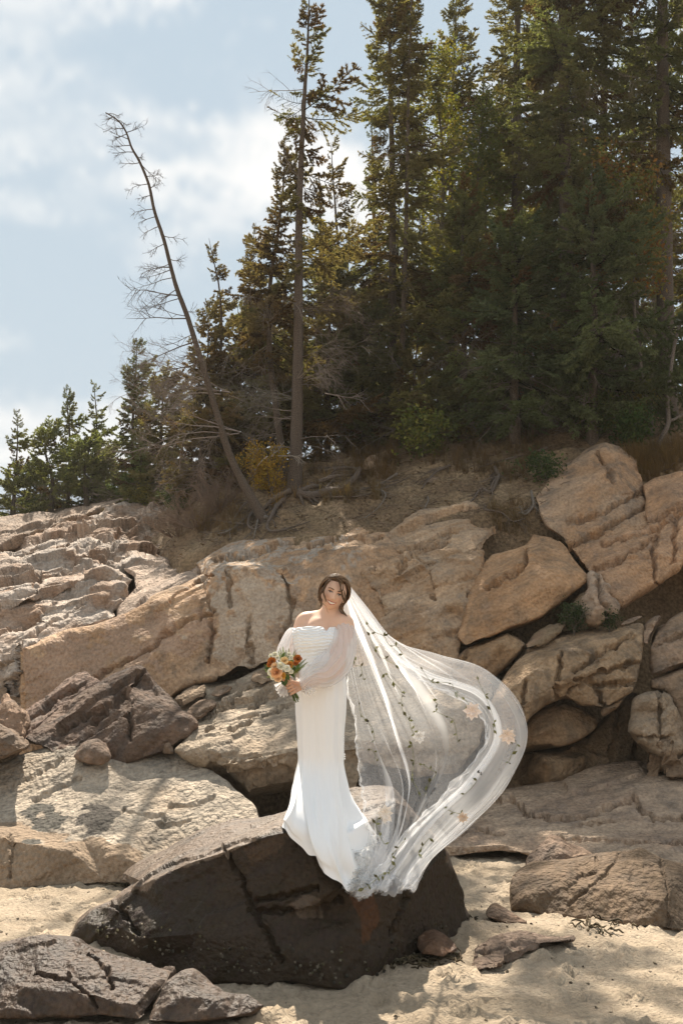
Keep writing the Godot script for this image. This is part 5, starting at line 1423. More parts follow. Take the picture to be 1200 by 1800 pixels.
	leafy("green_shrub", "little green plant in the soil left of the tall grey rock", "bush", hit(962, 850), 0.4, 0.35, [Color(0.05, 0.08, 0.03), Color(0.075, 0.10, 0.03)], 80, 19, {"stems": 4, "limbs": 4, "low": 0.1, "leaf": 0.7, "width": 0.005})
	leafy("red_shrub", "low shrub with red autumn leaves in the shade under the wood", "bush", hit(934, 742), 0.7, 0.6, [Color(0.34, 0.06, 0.03), Color(0.26, 0.09, 0.04), Color(0.30, 0.16, 0.08)], 110, 20, {"stems": 5, "limbs": 5, "low": 0.15, "leaf": 0.8, "width": 0.006})
	leafy("red_shrub", "second red leaved shrub farther right among fallen branches", "bush", hit(1062, 716), 0.6, 0.6, [Color(0.32, 0.06, 0.03), Color(0.24, 0.1, 0.05)], 70, 21, {"stems": 5, "limbs": 5, "low": 0.15, "leaf": 0.8, "width": 0.006})
	leafy("yellow_shrub", "thin shrub with yellow leaves in front of the curved pale stem at the right", "bush", hit(1120, 748), 0.55, 0.5, [Color(0.24, 0.17, 0.035), Color(0.14, 0.13, 0.035)], 70, 22, {"stems": 4, "limbs": 5, "low": 0.15, "leaf": 0.7, "width": 0.006})
	dead_bush("dead_bough", "heap of fallen dead branches in front of the dark hollow at the right", "branches", hit(1010, 745) + Vector3(0, 0.3, 0), 9, 1.5, Vector3(0.9, 0.35, 0.3), Color(0.17, 0.135, 0.11), 23, 3, 0.0, 0.018)
	dead_bush("dead_bough", "second heap of dead branches at the foot of the thick trunk", "branches", hit(1110, 735) + Vector3(0, 0.3, 0), 8, 1.5, Vector3(-0.9, 0.5, 0.3), Color(0.17, 0.135, 0.11), 24, 3, 0.0, 0.018)
	dead_bush("dead_bough", "dusky dead brush on the bank left of the red shrub", "branches", hit(850, 755) + Vector3(0, 0.15, 0), 9, 1.0, Vector3(-0.4, 0.1, 0.3), Color(0.18, 0.145, 0.12), 25, 3, 0.02, 0.012)
	dead_bush("dead_bough", "dusky dead brush between the slim twin trunk and the green shrub", "branches", hit(790, 760) + Vector3(0, 0.2, 0), 9, 1.1, Vector3(0.3, 0.2, 0.3), Color(0.16, 0.13, 0.105), 26, 3, 0.02, 0.012)
	dead_bush("dead_bough", "long dead spruce boughs lying right of the tall bare trunk", "branches", hit(610, 775) + Vector3(0, 0.4, 0), 10, 1.3, Vector3(1.2, 0.3, 0.2), Color(0.12, 0.10, 0.08), 27, 3, 0.03, 0.012)
	# the curved pale stem at the right edge
	var rng := RandomNumberGenerator.new()
	rng.seed = 31
	var o := hit(1154, 782)
	var t := thing("curved_stem", "pale bent stem of a bare sapling growing out of the grass at the right edge", "tree", o)
	var d := -o.z
	var pts := []
	for p in [[1154, 782], [1168, 758], [1174, 740], [1172, 700], [1177, 660], [1184, 610], [1196, 565], [1216, 520]]: pts.append(W(p[0], p[1], d - 0.1) - o)
	pts[0] = Vector3(0, -0.05, 0)
	var path := spline(pts, 4)
	var rad := PackedFloat32Array()
	for k in path.size(): rad.append(lerpf(0.05, 0.022, float(k) / path.size()))
	var b := Buf.new()
	b.tube(path, rad, 8, Color(0.27, 0.225, 0.195), 0.05, rng)
	put("trunk", b.mesh(), M.bark, t)
	b = Buf.new()
	var side := spline([pts[2], W(1186, 736, d - 0.1) - o, W(1204, 726, d) - o, W(1240, 716, d) - o], 4)
	rad = PackedFloat32Array()
	for k in side.size(): rad.append(lerpf(0.032, 0.02, float(k) / side.size()))
	b.tube(side, rad, 7, Color(0.27, 0.225, 0.195), 0.05, rng)
	put("limb", b.mesh(), M.bark, t)
	# grass and litter: nobody could count these
	var area := [[[440, 850, 520, 800, 540, 870, 470, 905], 90, Color(0.34, 0.20, 0.06)], [[1090, 800, 1200, 780, 1200, 830, 1135, 860, 1118, 830], 420, Color(0.20, 0.125, 0.055)], [[600, 790, 700, 760, 700, 850, 640, 850], 260, Color(0.19, 0.12, 0.06)], [[190, 880, 280, 872, 290, 890, 180, 890], 60, Color(0.36, 0.25, 0.11)], [[700, 790, 960, 770, 920, 860, 760, 830], 330, Color(0.16, 0.105, 0.055)], [[320, 900, 420, 880, 450, 930, 360, 960], 150, Color(0.20, 0.13, 0.07)], [[540, 830, 640, 820, 680, 880, 560, 890], 140, Color(0.19, 0.13, 0.07)], [[850, 900, 930, 890, 930, 950, 880, 950], 60, Color(0.22, 0.15, 0.08)]]
	var xf := [[], []]
	var cols := [[], []]
	for a in area:
		var poly := PackedVector2Array()
		var box := Rect2(a[0][0], a[0][1], 0, 0)
		for k in a[0].size() / 2:
			poly.append(Vector2(a[0][k * 2], a[0][k * 2 + 1]))
			box = box.expand(poly[k])
		for k in int(a[1]):
			var p := Vector2(rng.randf_range(box.position.x, box.end.x), rng.randf_range(box.position.y, box.end.y))
			if not Geometry2D.is_point_in_polygon(p, poly): continue
			var w := rng.randi() % 2
			xf[w].append(Transform3D(Basis(Vector3.UP, rng.randf() * TAU).scaled(Vector3.ONE * rng.randf_range(0.5, 1.15)), hit(p.x, p.y)))
			cols[w].append(jitter(a[2], rng, 0.35))
	for w in 2:
		var g := many("dry_grass", grass_tufts[w], M.leaf, xf[w], cols[w])
		tag(g, "dry straw coloured grass scattered over the earth bank" if w == 0 else "dry brown grass tufts scattered over the earth bank", "grass")
	# fallen needles, twigs and leaves on the bank
	var lb := Buf.new()
	for k in 5200:
		var x := rng.randf_range(-4.2, 7.5)
		var dd := rng.randf_range(15.8, 23.5)
		var p := Vector3(x, ground(x, dd) + 0.012, -dd)
		var a := rng.randf() * TAU
		var dir := Vector3(cos(a), rng.randf_range(-0.1, 0.25), sin(a))
		if rng.randf() < 0.6:
			var l := rng.randf_range(0.08, 0.4)
			lb.tube(PackedVector3Array([p, p + dir * l * 0.5 + Vector3(0, 0.02, 0), p + dir * l]), PackedFloat32Array([0.005, 0.006, 0.003]), 3, Color(0.17, 0.12, 0.085) * rng.randf_range(0.5, 1.4))
		else:
			var w := Vector3(-sin(a), 0.2, cos(a)) * 0.03
			var c := [Color(0.2, 0.13, 0.06), Color(0.26, 0.17, 0.07), Color(0.12, 0.08, 0.05)][rng.randi() % 3] as Color
			lb.tri(p - w, p + dir * 0.06, p + w, c)
	var lt := put("forest_litter", lb.mesh(), M.twig)
	tag(lt, "fallen twigs and leaves strewn over the earth bank", "litter", "", "stuff")

func roots() -> void:
	var c := Color(0.20, 0.155, 0.125)
	var pale := Color(0.27, 0.225, 0.185)
	root("thick root curving right from the tall bare trunk in a big loop", [522, 876, 545, 876, 575, 874, 600, 866, 622, 852, 632, 838, 628, 832, 605, 834, 570, 838], 0.12, 0.05, c, 1)
	root("root running left from the tall bare trunk down to the snag's foot", [512, 872, 495, 878, 478, 890, 462, 900, 445, 905], 0.09, 0.05, c, 2)
	root("dark root behind the big loop right of the tall trunk", [560, 858, 590, 848, 612, 842, 640, 838], 0.06, 0.03, c, 3)
	root("smooth root arching from under the tall trunk down over the cliff edge", [500, 888, 486, 898, 478, 912, 470, 928, 474, 938, 492, 942, 515, 934, 545, 926], 0.06, 0.02, c, 4)
	root("pale root snaking left from the snag's foot along the cliff edge", [470, 918, 450, 908, 432, 916, 418, 932, 400, 944, 384, 948], 0.05, 0.018, pale, 5)
	root("root dropping in front of the snag's foot", [455, 905, 442, 916, 436, 930, 446, 936, 462, 934], 0.045, 0.025, c, 6)
	root("thin root hanging over the rock lip left of the arching root", [456, 912, 452, 926, 448, 942, 446, 952], 0.028, 0.012, pale, 7)
	root("root spreading left of the snag and splitting the soil", [440, 890, 426, 902, 414, 916, 412, 930], 0.04, 0.02, c, 8)
	root("short fat root stub right of the tall bare trunk", [530, 872, 548, 868, 560, 862, 566, 852], 0.07, 0.03, c, 9)
	root("long thin root running right over the soil below the big loop", [570, 876, 600, 880, 640, 874, 690, 858, 720, 848], 0.03, 0.015, c, 10)
	root("bare winding root on the sandy slope below the rounded bank stone", [698, 842, 664, 858, 658, 864, 672, 874, 677, 886, 664, 900, 640, 920], 0.035, 0.016, pale, 11)
	root("thin root crossing the sandy slope to the left of the winding one", [700, 852, 660, 862, 625, 872, 600, 872], 0.022, 0.012, c, 12)
	root("root climbing down from the flat bank stone to the pale dome", [790, 822, 768, 838, 752, 852, 741, 868], 0.04, 0.025, c, 13)
	root("thin root hanging over the left side of the pale dome", [751, 880, 752, 888, 744, 900, 738, 915, 732, 932], 0.024, 0.01, pale, 14)
	root("forked root standing out of the soil above the pale dome", [868, 828, 874, 842, 875, 852, 862, 870, 845, 868, 832, 880, 822, 892], 0.05, 0.03, c, 15)
	root("root twisting down behind the forked one", [872, 850, 862, 864, 864, 880, 848, 904], 0.03, 0.015, c, 16)
	root("curved root loop beside the left foot of the tall grey rock", [932, 870, 936, 890, 932, 906, 920, 915, 912, 900], 0.04, 0.02, pale, 17)
	root("root lying along the soil between the pale dome and the rounded block", [850, 912, 880, 920, 900, 930, 922, 928], 0.03, 0.02, c, 18)
	root("long dark root slanting across the shaded bank", [960, 792, 920, 806, 880, 818, 840, 830], 0.035, 0.018, c, 19)
	root("thin root in the brown brush at the cliff edge", [430, 930, 400, 928, 372, 920, 350, 930], 0.03, 0.015, c, 20)

# ---------------------------------------------------------------- the bride
# a smooth body round bones [a, b, radius a, radius b], meshed as surface nets
func flesh(b: Buf, bones: Array, cell: float, k: float, col: Color) -> void:
	var lo := Vector3.ONE * 1e9
	var hi := -lo
	for e in bones:
		var r: float = maxf(e[2], e[3]) + cell * 3.0
		lo = lo.min(e[0] - Vector3.ONE * r).min(e[1] - Vector3.ONE * r)
		hi = hi.max(e[0] + Vector3.ONE * r).max(e[1] + Vector3.ONE * r)
	var nx := int((hi.x - lo.x) / cell) + 2
	var ny := int((hi.y - lo.y) / cell) + 2
	var nz := int((hi.z - lo.z) / cell) + 2
	var f := PackedFloat32Array()
	f.resize(nx * ny * nz)
	f.fill(1.0)
	for e in bones:
		var a: Vector3 = e[0]
		var ba: Vector3 = e[1] - a
		var ra: float = e[2]
		var rb: float = e[3]
		var ll := maxf(ba.length_squared(), 1e-9)
		var m := maxf(ra, rb) + k * 2.0 + cell * 2.0
		var p0: Vector3 = (a.min(e[1]) - Vector3.ONE * m - lo) / cell
		var p1: Vector3 = (a.max(e[1]) + Vector3.ONE * m - lo) / cell
		for x in range(maxi(0, int(p0.x)), mini(nx, int(p1.x) + 1)):
			for y in range(maxi(0, int(p0.y)), mini(ny, int(p1.y) + 1)):
				var at := (x * ny + y) * nz
				for z in range(maxi(0, int(p0.z)), mini(nz, int(p1.z) + 1)):
					var p := lo + Vector3(x, y, z) * cell - a
					var t := clampf(p.dot(ba) / ll, 0.0, 1.0)
					var d := (p - ba * t).length() - lerpf(ra, rb, t)
					var o := f[at + z]
					var h := maxf(k - absf(o - d), 0.0) / k
					f[at + z] = minf(o, d) - h * h * k * 0.25
	var id := {}
	var start := b.v.size()
	var step := [Vector3i(1, 0, 0), Vector3i(0, 1, 0), Vector3i(0, 0, 1)]
	var sx := ny * nz
	for x in nx - 1:
		for y in ny - 1:
			for z in nz - 1:
				var at := (x * ny + y) * nz + z
				var v0 := f[at]
				if absf(v0) > cell * 2.5: continue
				var c := PackedFloat32Array([v0, f[at + sx], f[at + nz], f[at + sx + nz], f[at + 1], f[at + sx + 1], f[at + nz + 1], f[at + sx + nz + 1]])
				var neg := 0
				for q in 8:
					if c[q] < 0.0: neg += 1
				if neg == 0 or neg == 8: continue
				var sum := Vector3.ZERO
				var cnt := 0
				for q in 8:
					for ax in 3:
						var bit := 1 << ax
						if q & bit: continue
						var c0 := c[q]
						var c1 := c[q | bit]
						if (c0 < 0.0) == (c1 < 0.0): continue
						var t := c0 / (c0 - c1)
						var o := Vector3(q & 1, (q >> 1) & 1, (q >> 2) & 1)
						o[ax] = t
						sum += o
						cnt += 1
				id[at] = b.v.size()
				b.v.append(lo + (Vector3(x, y, z) + sum / cnt) * cell)
				var g := Vector3(c[1] + c[3] + c[5] + c[7] - c[0] - c[2] - c[4] - c[6], c[2] + c[3] + c[6] + c[7] - c[0] - c[1] - c[4] - c[5], c[4] + c[5] + c[6] + c[7] - c[0] - c[1] - c[2] - c[3])
				b.n.append(g.normalized())
				b.c.append(col)
	for at: int in id:
		var z := at % nz
		var y := (at / nz) % ny
		var x := at / sx
		var inside := f[at] < 0.0
		# the three edges from this corner, each shared by four cells
		for ax in 3:
			var o := [sx, nz, 1][ax] as int
			if (f[at + o] < 0.0) == inside: continue
			var u := [nz, 1, sx][ax] as int
			var w := [1, sx, nz][ax] as int
			if not (id.has(at - u) and id.has(at - w) and id.has(at - u - w)): continue
			var q0: int = id[at]
			var q1: int = id[at - u]
			var q2: int = id[at - u - w]
			var q3: int = id[at - w]
			if inside: b.i.append_array([q0, q2, q1, q0, q3, q2])
			else: b.i.append_array([q0, q1, q2, q0, q2, q3])

const SHIFT := 0.2          # the bride stands this much nearer than the distances noted below
func B(x: float, y: float, d: float) -> Vector3: return W(x, y, d - SHIFT)

func gauss(x: float) -> float: return exp(-x * x)

# a point of the head's surface (metres, in its own frame: x to her left, y up, z forward) from a direction
func skull(n: Vector3, face: bool) -> Vector3:
	var p := Vector3(n.x * 0.083, n.y * 0.113, n.z * 0.096)
	if n.y < 0.0:
		p.x *= 1.0 - 0.22 * n.y * n.y
		p.z *= 1.0 - 0.05 * n.y * n.y
	if n.z < 0.0 and n.y < 0.0: p.z *= 1.0 + 0.25 * n.y
	if not face or n.z < 0.0: return p
	var x := absf(p.x)
	var y := p.y
	var z := 0.0
	z += 0.006 * gauss((x - 0.043) / 0.02) * gauss((y + 0.03) / 0.022)                       # cheeks, lifted by the smile
	z -= 0.011 * gauss((x - 0.031) / 0.017) * gauss((y - 0.004) / 0.012)                     # eye sockets
	z += 0.004 * gauss((x - 0.026) / 0.026) * gauss((y - 0.026) / 0.009)                     # brows
	var along_nose := clampf((0.012 - y) / 0.048, 0.0, 1.0)
	z += (0.004 + 0.021 * along_nose) * gauss(x / lerpf(0.008, 0.014, along_nose)) * smoothstep(0.03, 0.0, y) * smoothstep(-0.050, -0.036, y)
	z += 0.008 * gauss((x - 0.013) / 0.006) * gauss((y + 0.036) / 0.006)                     # nostrils
	z += 0.005 * gauss(x / 0.03) * gauss((y + 0.066) / 0.018)                                # round the mouth
	z -= 0.003 * gauss((x - 0.036) / 0.006) * gauss((y + 0.055) / 0.012)
	z += 0.008 * gauss(x / 0.018) * gauss((y + 0.1) / 0.012)                                 # chin
	z -= 0.004 * gauss(x / 0.02) * gauss((y + 0.086) / 0.006)
	p.z += z
	return p

func on_face(x: float, y: float, off: float) -> Vector3:
	var n := Vector3(x / 0.083, y / 0.113, 0.0)
	if y < 0.0: n.x = x / (0.083 * (1.0 - 0.22 * n.y * n.y))
	n.z = sqrt(maxf(0.02, 1.0 - n.x * n.x - n.y * n.y))
	var p := skull(n, true)
	return p + Vector3(0, 0, off)

func bride() -> void:
	var o := B(566, 1446, 7.0)
	var t := thing("person", "bride in a white off the shoulder gown and long embroidered veil standing on the boulder", "person", o)
	var rng := RandomNumberGenerator.new()
	rng.seed = 3
	var J := func(x: float, y: float, d: float) -> Vector3: return B(x, y, d) - o
	var skin := Color(0.71, 0.465, 0.34)
	var m_skin := plain(0.5)
	m_skin.cull_mode = BaseMaterial3D.CULL_BACK
	m_skin.subsurf_scatter_enabled = true
	m_skin.subsurf_scatter_strength = 0.12
	# --- body: neck, chest, arms, hips, legs, feet
	var b := Buf.new()
	var bones := [
		[J.call(585, 1056, 6.93), J.call(577, 1083, 6.96), 0.056, 0.058],
		[J.call(576, 1083, 6.97), J.call(540, 1092, 7.03), 0.050, 0.064],
		[J.call(577, 1084, 6.96), J.call(602, 1097, 6.91), 0.050, 0.070],
		[J.call(547, 1116, 6.99), J.call(550, 1170, 6.98), 0.088, 0.085],
		[J.call(583, 1117, 6.93), J.call(579, 1170, 6.95), 0.086, 0.085],
		[J.call(566, 1108, 6.95), J.call(566, 1170, 6.96), 0.105, 0.10],
		[J.call(545, 1130, 6.89), J.call(547, 1136, 6.89), 0.075, 0.075],
		[J.call(578, 1132, 6.85), J.call(578, 1138, 6.85), 0.078, 0.075],
		[J.call(550, 1170, 6.98), J.call(550, 1240, 7.0), 0.085, 0.10],
		[J.call(579, 1170, 6.95), J.call(579, 1240, 6.98), 0.085, 0.10],
		[J.call(550, 1245, 7.0), J.call(551, 1345, 6.99), 0.09, 0.06], [J.call(550, 1345, 6.99), J.call(553, 1432, 7.02), 0.06, 0.035], [J.call(553, 1436, 7.03), J.call(546, 1441, 6.9), 0.035, 0.025],
		[J.call(579, 1245, 6.98), J.call(578, 1345, 6.97), 0.09, 0.06], [J.call(578, 1345, 6.97), J.call(576, 1430, 7.02), 0.06, 0.035], [J.call(576, 1434, 7.03), J.call(570, 1440, 6.9), 0.035, 0.025],
		[J.call(535, 1096, 7.02), J.call(533, 1104, 7.02), 0.062, 0.060], [J.call(533, 1106, 7.02), J.call(512, 1165, 6.97), 0.058, 0.046], [J.call(512, 1165, 6.97), J.call(505, 1203, 6.72), 0.046, 0.028],
		[J.call(603, 1100, 6.90), J.call(604, 1110, 6.89), 0.066, 0.064], [J.call(604, 1110, 6.89), J.call(590, 1176, 6.76), 0.062, 0.05], [J.call(590, 1176, 6.76), J.call(532, 1206, 6.60), 0.05, 0.027],
	]
	flesh(b, bones, 0.0125, 0.035, skin)
	# hands: five fingers each, closed round the stems
	var h0 := Vector2(497, 1188)
	var h1 := Vector2(522, 1231)
	var across := Vector2(0.865, -0.50)
	for hand in 2:
		var hb := []
		var wrist: Vector3 = J.call(532, 1206, 6.60) if hand == 0 else J.call(505, 1203, 6.72)
		for k in 4:
			var s: float = (0.36 + 0.115 * k) if hand == 0 else (0.02 + 0.10 * k)
			var c := h0.lerp(h1, s)
			var w := 1.0 if hand == 0 else -1.0
			var ds := 0.0 if hand == 0 else 0.055
			var q := [c + across * 7.6 * w, c + across * 4.8 * w, c - across * 2.0 * w, c - across * (5.4 if k in [1, 2] else 4.6) * w]
			var base: Vector3 = J.call(q[0].x, q[0].y, 6.563 + ds)
			var j1: Vector3 = J.call(q[1].x, q[1].y, 6.522 + ds * 1.6)
			var j2: Vector3 = J.call(q[2].x, q[2].y, 6.517 + ds * 1.7)
			var tip: Vector3 = J.call(q[3].x, q[3].y, 6.543 + ds)
			hb.append([base, j1, 0.0092, 0.0086])
			hb.append([j1, j2, 0.0085, 0.0078])
			hb.append([j2, tip, 0.0076, 0.006])
			hb.append([wrist, base, 0.018, 0.0105])
		var th := h0.lerp(h1, 0.30 if hand == 0 else 0.0)
		hb.append([wrist, J.call(th.x + 10, th.y - 2, 6.55), 0.02, 0.0115])
		hb.append([J.call(th.x + 10, th.y - 2, 6.55), J.call(th.x + 2, th.y - 4, 6.52), 0.0112, 0.010])
		hb.append([J.call(th.x + 2, th.y - 4, 6.52), J.call(th.x - 5, th.y - 3, 6.522), 0.0098, 0.0075])
		flesh(b, hb, 0.004, 0.005, Color(0.58, 0.335, 0.22))
	# --- head
	var hc: Vector3 = J.call(586.5, 1043.5, 6.90)
	var roll := deg_to_rad(-20.0)
	var R := Basis(Vector3.BACK, roll) * Basis(Vector3.UP, deg_to_rad(6.0)) * Basis(Vector3.RIGHT, deg_to_rad(3.0))
	var rows := 84
	var cols := 100
	var hp := PackedVector3Array()
	var hcol := PackedColorArray()
	for r in rows:
		var th := PI * (r + 0.02) / (rows - 0.96)
		for q in cols:
			var ph := TAU * q / cols
			# finer steps at the front
			ph = ph - 0.45 * sin(ph)
			var n := Vector3(sin(th) * sin(ph), cos(th), -sin(th) * cos(ph)) * 1.0
			n.z = -n.z if false else n.z
			n = Vector3(n.x, n.y, n.z)
			var p := skull(n, true)
			hp.append(hc + R * p)
			var cc := skin
			# natural redness of cheeks, nose and lips' surroundings
			if n.z > 0.0:
				cc = cc.lerp(Color(0.62, 0.31, 0.22), 0.55 * gauss((absf(p.x) - 0.044) / 0.018) * gauss((p.y + 0.03) / 0.016))
			hcol.append(cc)
	b.grid(hp, rows, cols, hcol, true, true)
	# ears
	for s in [-1.0, 1.0]:
		var ep := []
		for k in 7: ep.append(hc + R * Vector3(s * (0.074 + 0.008 * sin(k * 0.5)), 0.018 - 0.009 * k, -0.008 - 0.010 * sin(k * 0.52)))
		b.tube(PackedVector3Array(ep), PackedFloat32Array([0.004, 0.009, 0.011, 0.011, 0.010, 0.008, 0.004]), 8, skin)
	put("body", b.mesh(), m_skin, t)
	# --- the face's own pieces
	var white := plain(0.35)
	var lash := plain(0.7)
	for s in [-1.0, 1.0]:
		var e := Buf.new()
		var ep := PackedVector3Array()
		var er := PackedFloat32Array()
		for k in 7:
			var u := (k - 3) / 3.0
			ep.append(hc + R * on_face(s * 0.031 + u * 0.012, 0.003 - 0.002 * u * u, -0.0005))
			er.append(0.0045 * sqrt(maxf(0.05, 1.0 - u * u)))
		e.tube(ep, er, 8, Color(0.62, 0.58, 0.55))
		var eye := put("eye", e.mesh(), white, t)
		e = Buf.new()
		var ic := hc + R * on_face(s * 0.031, 0.003, 0.0015)
		e.tube(PackedVector3Array([ic - R * Vector3(0, 0, 0.004), ic + R * Vector3(0, 0, 0.0028)]), PackedFloat32Array([0.0062, 0.0055]), 12, Color(0.05, 0.028, 0.016))
		put("iris", e.mesh(), white, eye)
		e = Buf.new()
		ep = PackedVector3Array()
		er = PackedFloat32Array()
		for k in 9:
			var u := (k - 4) / 4.0
			ep.append(hc + R * on_face(s * 0.031 + u * 0.016, 0.0075 - 0.0045 * u * u + 0.001 * u * s, 0.002))
			er.append(0.0034 * (1.0 - 0.6 * u * u))
		e.tube(ep, er, 6, Color(0.025, 0.016, 0.012))
		put("eyelashes", e.mesh(), lash, t)
		e = Buf.new()
		ep = PackedVector3Array()
		er = PackedFloat32Array()
		for k in 9:
			var u := k / 8.0
			ep.append(hc + R * on_face(s * lerpf(0.014, 0.052, u), 0.020 + 0.008 * sin(u * 2.3) - 0.004 * u, 0.0015))
			er.append(lerpf(0.0038, 0.0016, u))
		e.tube(ep, er, 6, Color(0.11, 0.06, 0.035))
		put("eyebrow", e.mesh(), lash, t)
	var teeth := PackedVector3Array()
	var lips := Buf.new()
	var up := PackedVector3Array()
	var low := PackedVector3Array()
	var lr := PackedFloat32Array()
	var ur := PackedFloat32Array()
	for k in 15:
		var u := (k - 7) / 7.0
		var x := u * 0.033
		up.append(hc + R * on_face(x, -0.0585 + 0.0055 * u * u, 0.002))
		low.append(hc + R * on_face(x, -0.0765 + 0.0225 * u * u, 0.0022))
		ur.append(0.0030 * (1.0 - 0.55 * u * u))
		lr.append(0.0040 * (1.0 - 0.7 * u * u))
		for r in 4:
			teeth.append(hc + R * on_face(x * 0.93, lerpf(-0.0590 + 0.0055 * u * u, -0.0735 + 0.0195 * u * u, r / 3.0), 0.0012))
	lips.tube(up, ur, 8, Color(0.46, 0.15, 0.125))
	lips.tube(low, lr, 8, Color(0.48, 0.165, 0.135))
	put("lips", lips.mesh(), white, t)
	var tb := Buf.new()
	tb.grid(teeth, 15, 4, flat(60, Color(0.85, 0.82, 0.76)))
	put("teeth", tb.mesh(), white, t)
	# --- hair: a close cap, then locks laid over it from the parting, then loose waves
	var dark := Color(0.060, 0.034, 0.020)
	var fair := Color(0.19, 0.115, 0.062)
	var hb2 := Buf.new()
	var cap := PackedVector3Array()
	var ccol := PackedColorArray()
	for r in rows:
		var th := PI * (r + 0.02) / (rows - 0.96)
		for q in cols:
			var ph := TAU * q / cols
			var n := Vector3(sin(th) * sin(ph), cos(th), -sin(th) * cos(ph))
			var edge := maxf(n.y - 0.70 - 0.06 * n.x, -0.12 - n.z)
			var p := skull(n, false)
			var lift := 0.013 + 0.006 * noise_fine.get_noise_3d(n.x * 3.0, n.y * 1.2, n.z * 3.0)
			if n.z < -0.2: lift += 0.012
			var k := smoothstep(-0.03, 0.05, edge) * smoothstep(-0.75, -0.55, n.y)
			cap.append(hc + R * (p + n * lerpf(-0.012, lift, k)))
			ccol.append(dark.lerp(fair, 0.3 + 0.5 * noise_fine.get_noise_3d(n.x * 4.0, n.y, n.z * 4.0)))
	hb2.grid(cap, rows, cols, ccol, true, true)
	for k in 150:
		var z0 := rng.randf_range(-0.6, 0.78)
		var s := -1.0 if rng.randf() < 0.5 else 1.0
		var lock := PackedVector3Array()
		var lr2 := PackedFloat32Array()
		var back := rng.randf_range(-0.95, -0.1)
		for a in 12:
			var u := a / 11.0
			var n := Vector3(0.12, sqrt(maxf(0.02, 1.0 - z0 * z0)), z0 * 0.78).normalized().slerp(Vector3(s, rng.randf_range(-0.36, -0.3), back).normalized(), u)
			var p := skull(n, false)
			lock.append(hc + R * (p + n * (0.016 + 0.007 * sin(u * PI) + 0.003 * sin(u * 9.0 + k))))
			lr2.append(0.0032 * (0.5 + sin(u * 2.6)))
		hb2.tube(lock, lr2, 5, dark.lerp(fair, rng.randf()))
	# gathered at the back of the neck
	for k in 40:
		var a := rng.randf() * TAU
		var lock := []
		for q in 6:
			var u := q / 5.0
			lock.append(hc + R * Vector3(0.02 + 0.03 * cos(a + u * 4.0), -0.045 + 0.035 * sin(a + u * 4.0), -0.10 - 0.02 * sin(u * 3.0)))
		hb2.tube(spline(lock, 3), PackedFloat32Array([0.003, 0.005, 0.006, 0.006, 0.006, 0.006, 0.006, 0.006, 0.006, 0.006, 0.006, 0.006, 0.006, 0.005, 0.004, 0.002]), 5, dark.lerp(fair, rng.randf()))
	var waves := [
		[[581, 1019, 6.80], [573, 1026, 6.80], [567, 1038, 6.80], [563, 1046, 6.82], [566, 1056, 6.82], [563, 1066, 6.83]],
		[[580, 1020, 6.795], [572, 1031, 6.79], [568.5, 1040, 6.79], [571, 1050, 6.795], [573, 1057, 6.80]],
		[[567, 1036, 6.84], [561.5, 1045, 6.84], [562, 1056, 6.85], [565, 1064, 6.86]],
		[[567, 1061, 6.84], [571, 1063, 6.82], [574.5, 1067, 6.81], [575.5, 1074, 6.83], [578, 1077.5, 6.86]],
		[[592, 1017, 6.80], [600, 1024, 6.80], [603, 1034, 6.80], [600, 1043, 6.80], [603, 1054, 6.81], [607, 1061, 6.82]],
		[[593, 1018, 6.795], [598, 1028, 6.79], [599, 1037, 6.79], [602, 1046, 6.795], [606, 1058, 6.81], [601, 1066, 6.83]],
		[[604, 1038, 6.84], [607, 1050, 6.84], [604, 1062, 6.85], [601, 1070, 6.86], [607, 1080, 6.86]],
		[[602, 1056, 6.87], [598, 1066, 6.88], [602, 1074, 6.87], [609, 1083, 6.86]],
		[[600, 1050, 6.9], [596, 1064, 6.92], [597, 1074, 6.9], [603, 1080, 6.88]],
	]
	for w in waves.size():
		for k in (7 if w != 3 else 1):
			var lock := []
			for p in waves[w]: lock.append(J.call(p[0] + rng.randf_range(-1.0, 1.0), p[1] + rng.randf_range(-1.2, 1.2), p[2] + rng.randf_range(-0.012, 0.012)))
			var path := spline(lock, 5)
			var lr3 := PackedFloat32Array()
			for a in path.size(): lr3.append((0.0028 if w != 3 else 0.0016) * (1.0 - 0.6 * float(a) / path.size()))
			hb2.tube(path, lr3, 5, dark.lerp(fair, rng.randf() * 0.9))
	var m_hair := plain(0.42)
	put("hair", hb2.mesh(), m_hair, t)
	gown(t, o)
	veil(t, o)

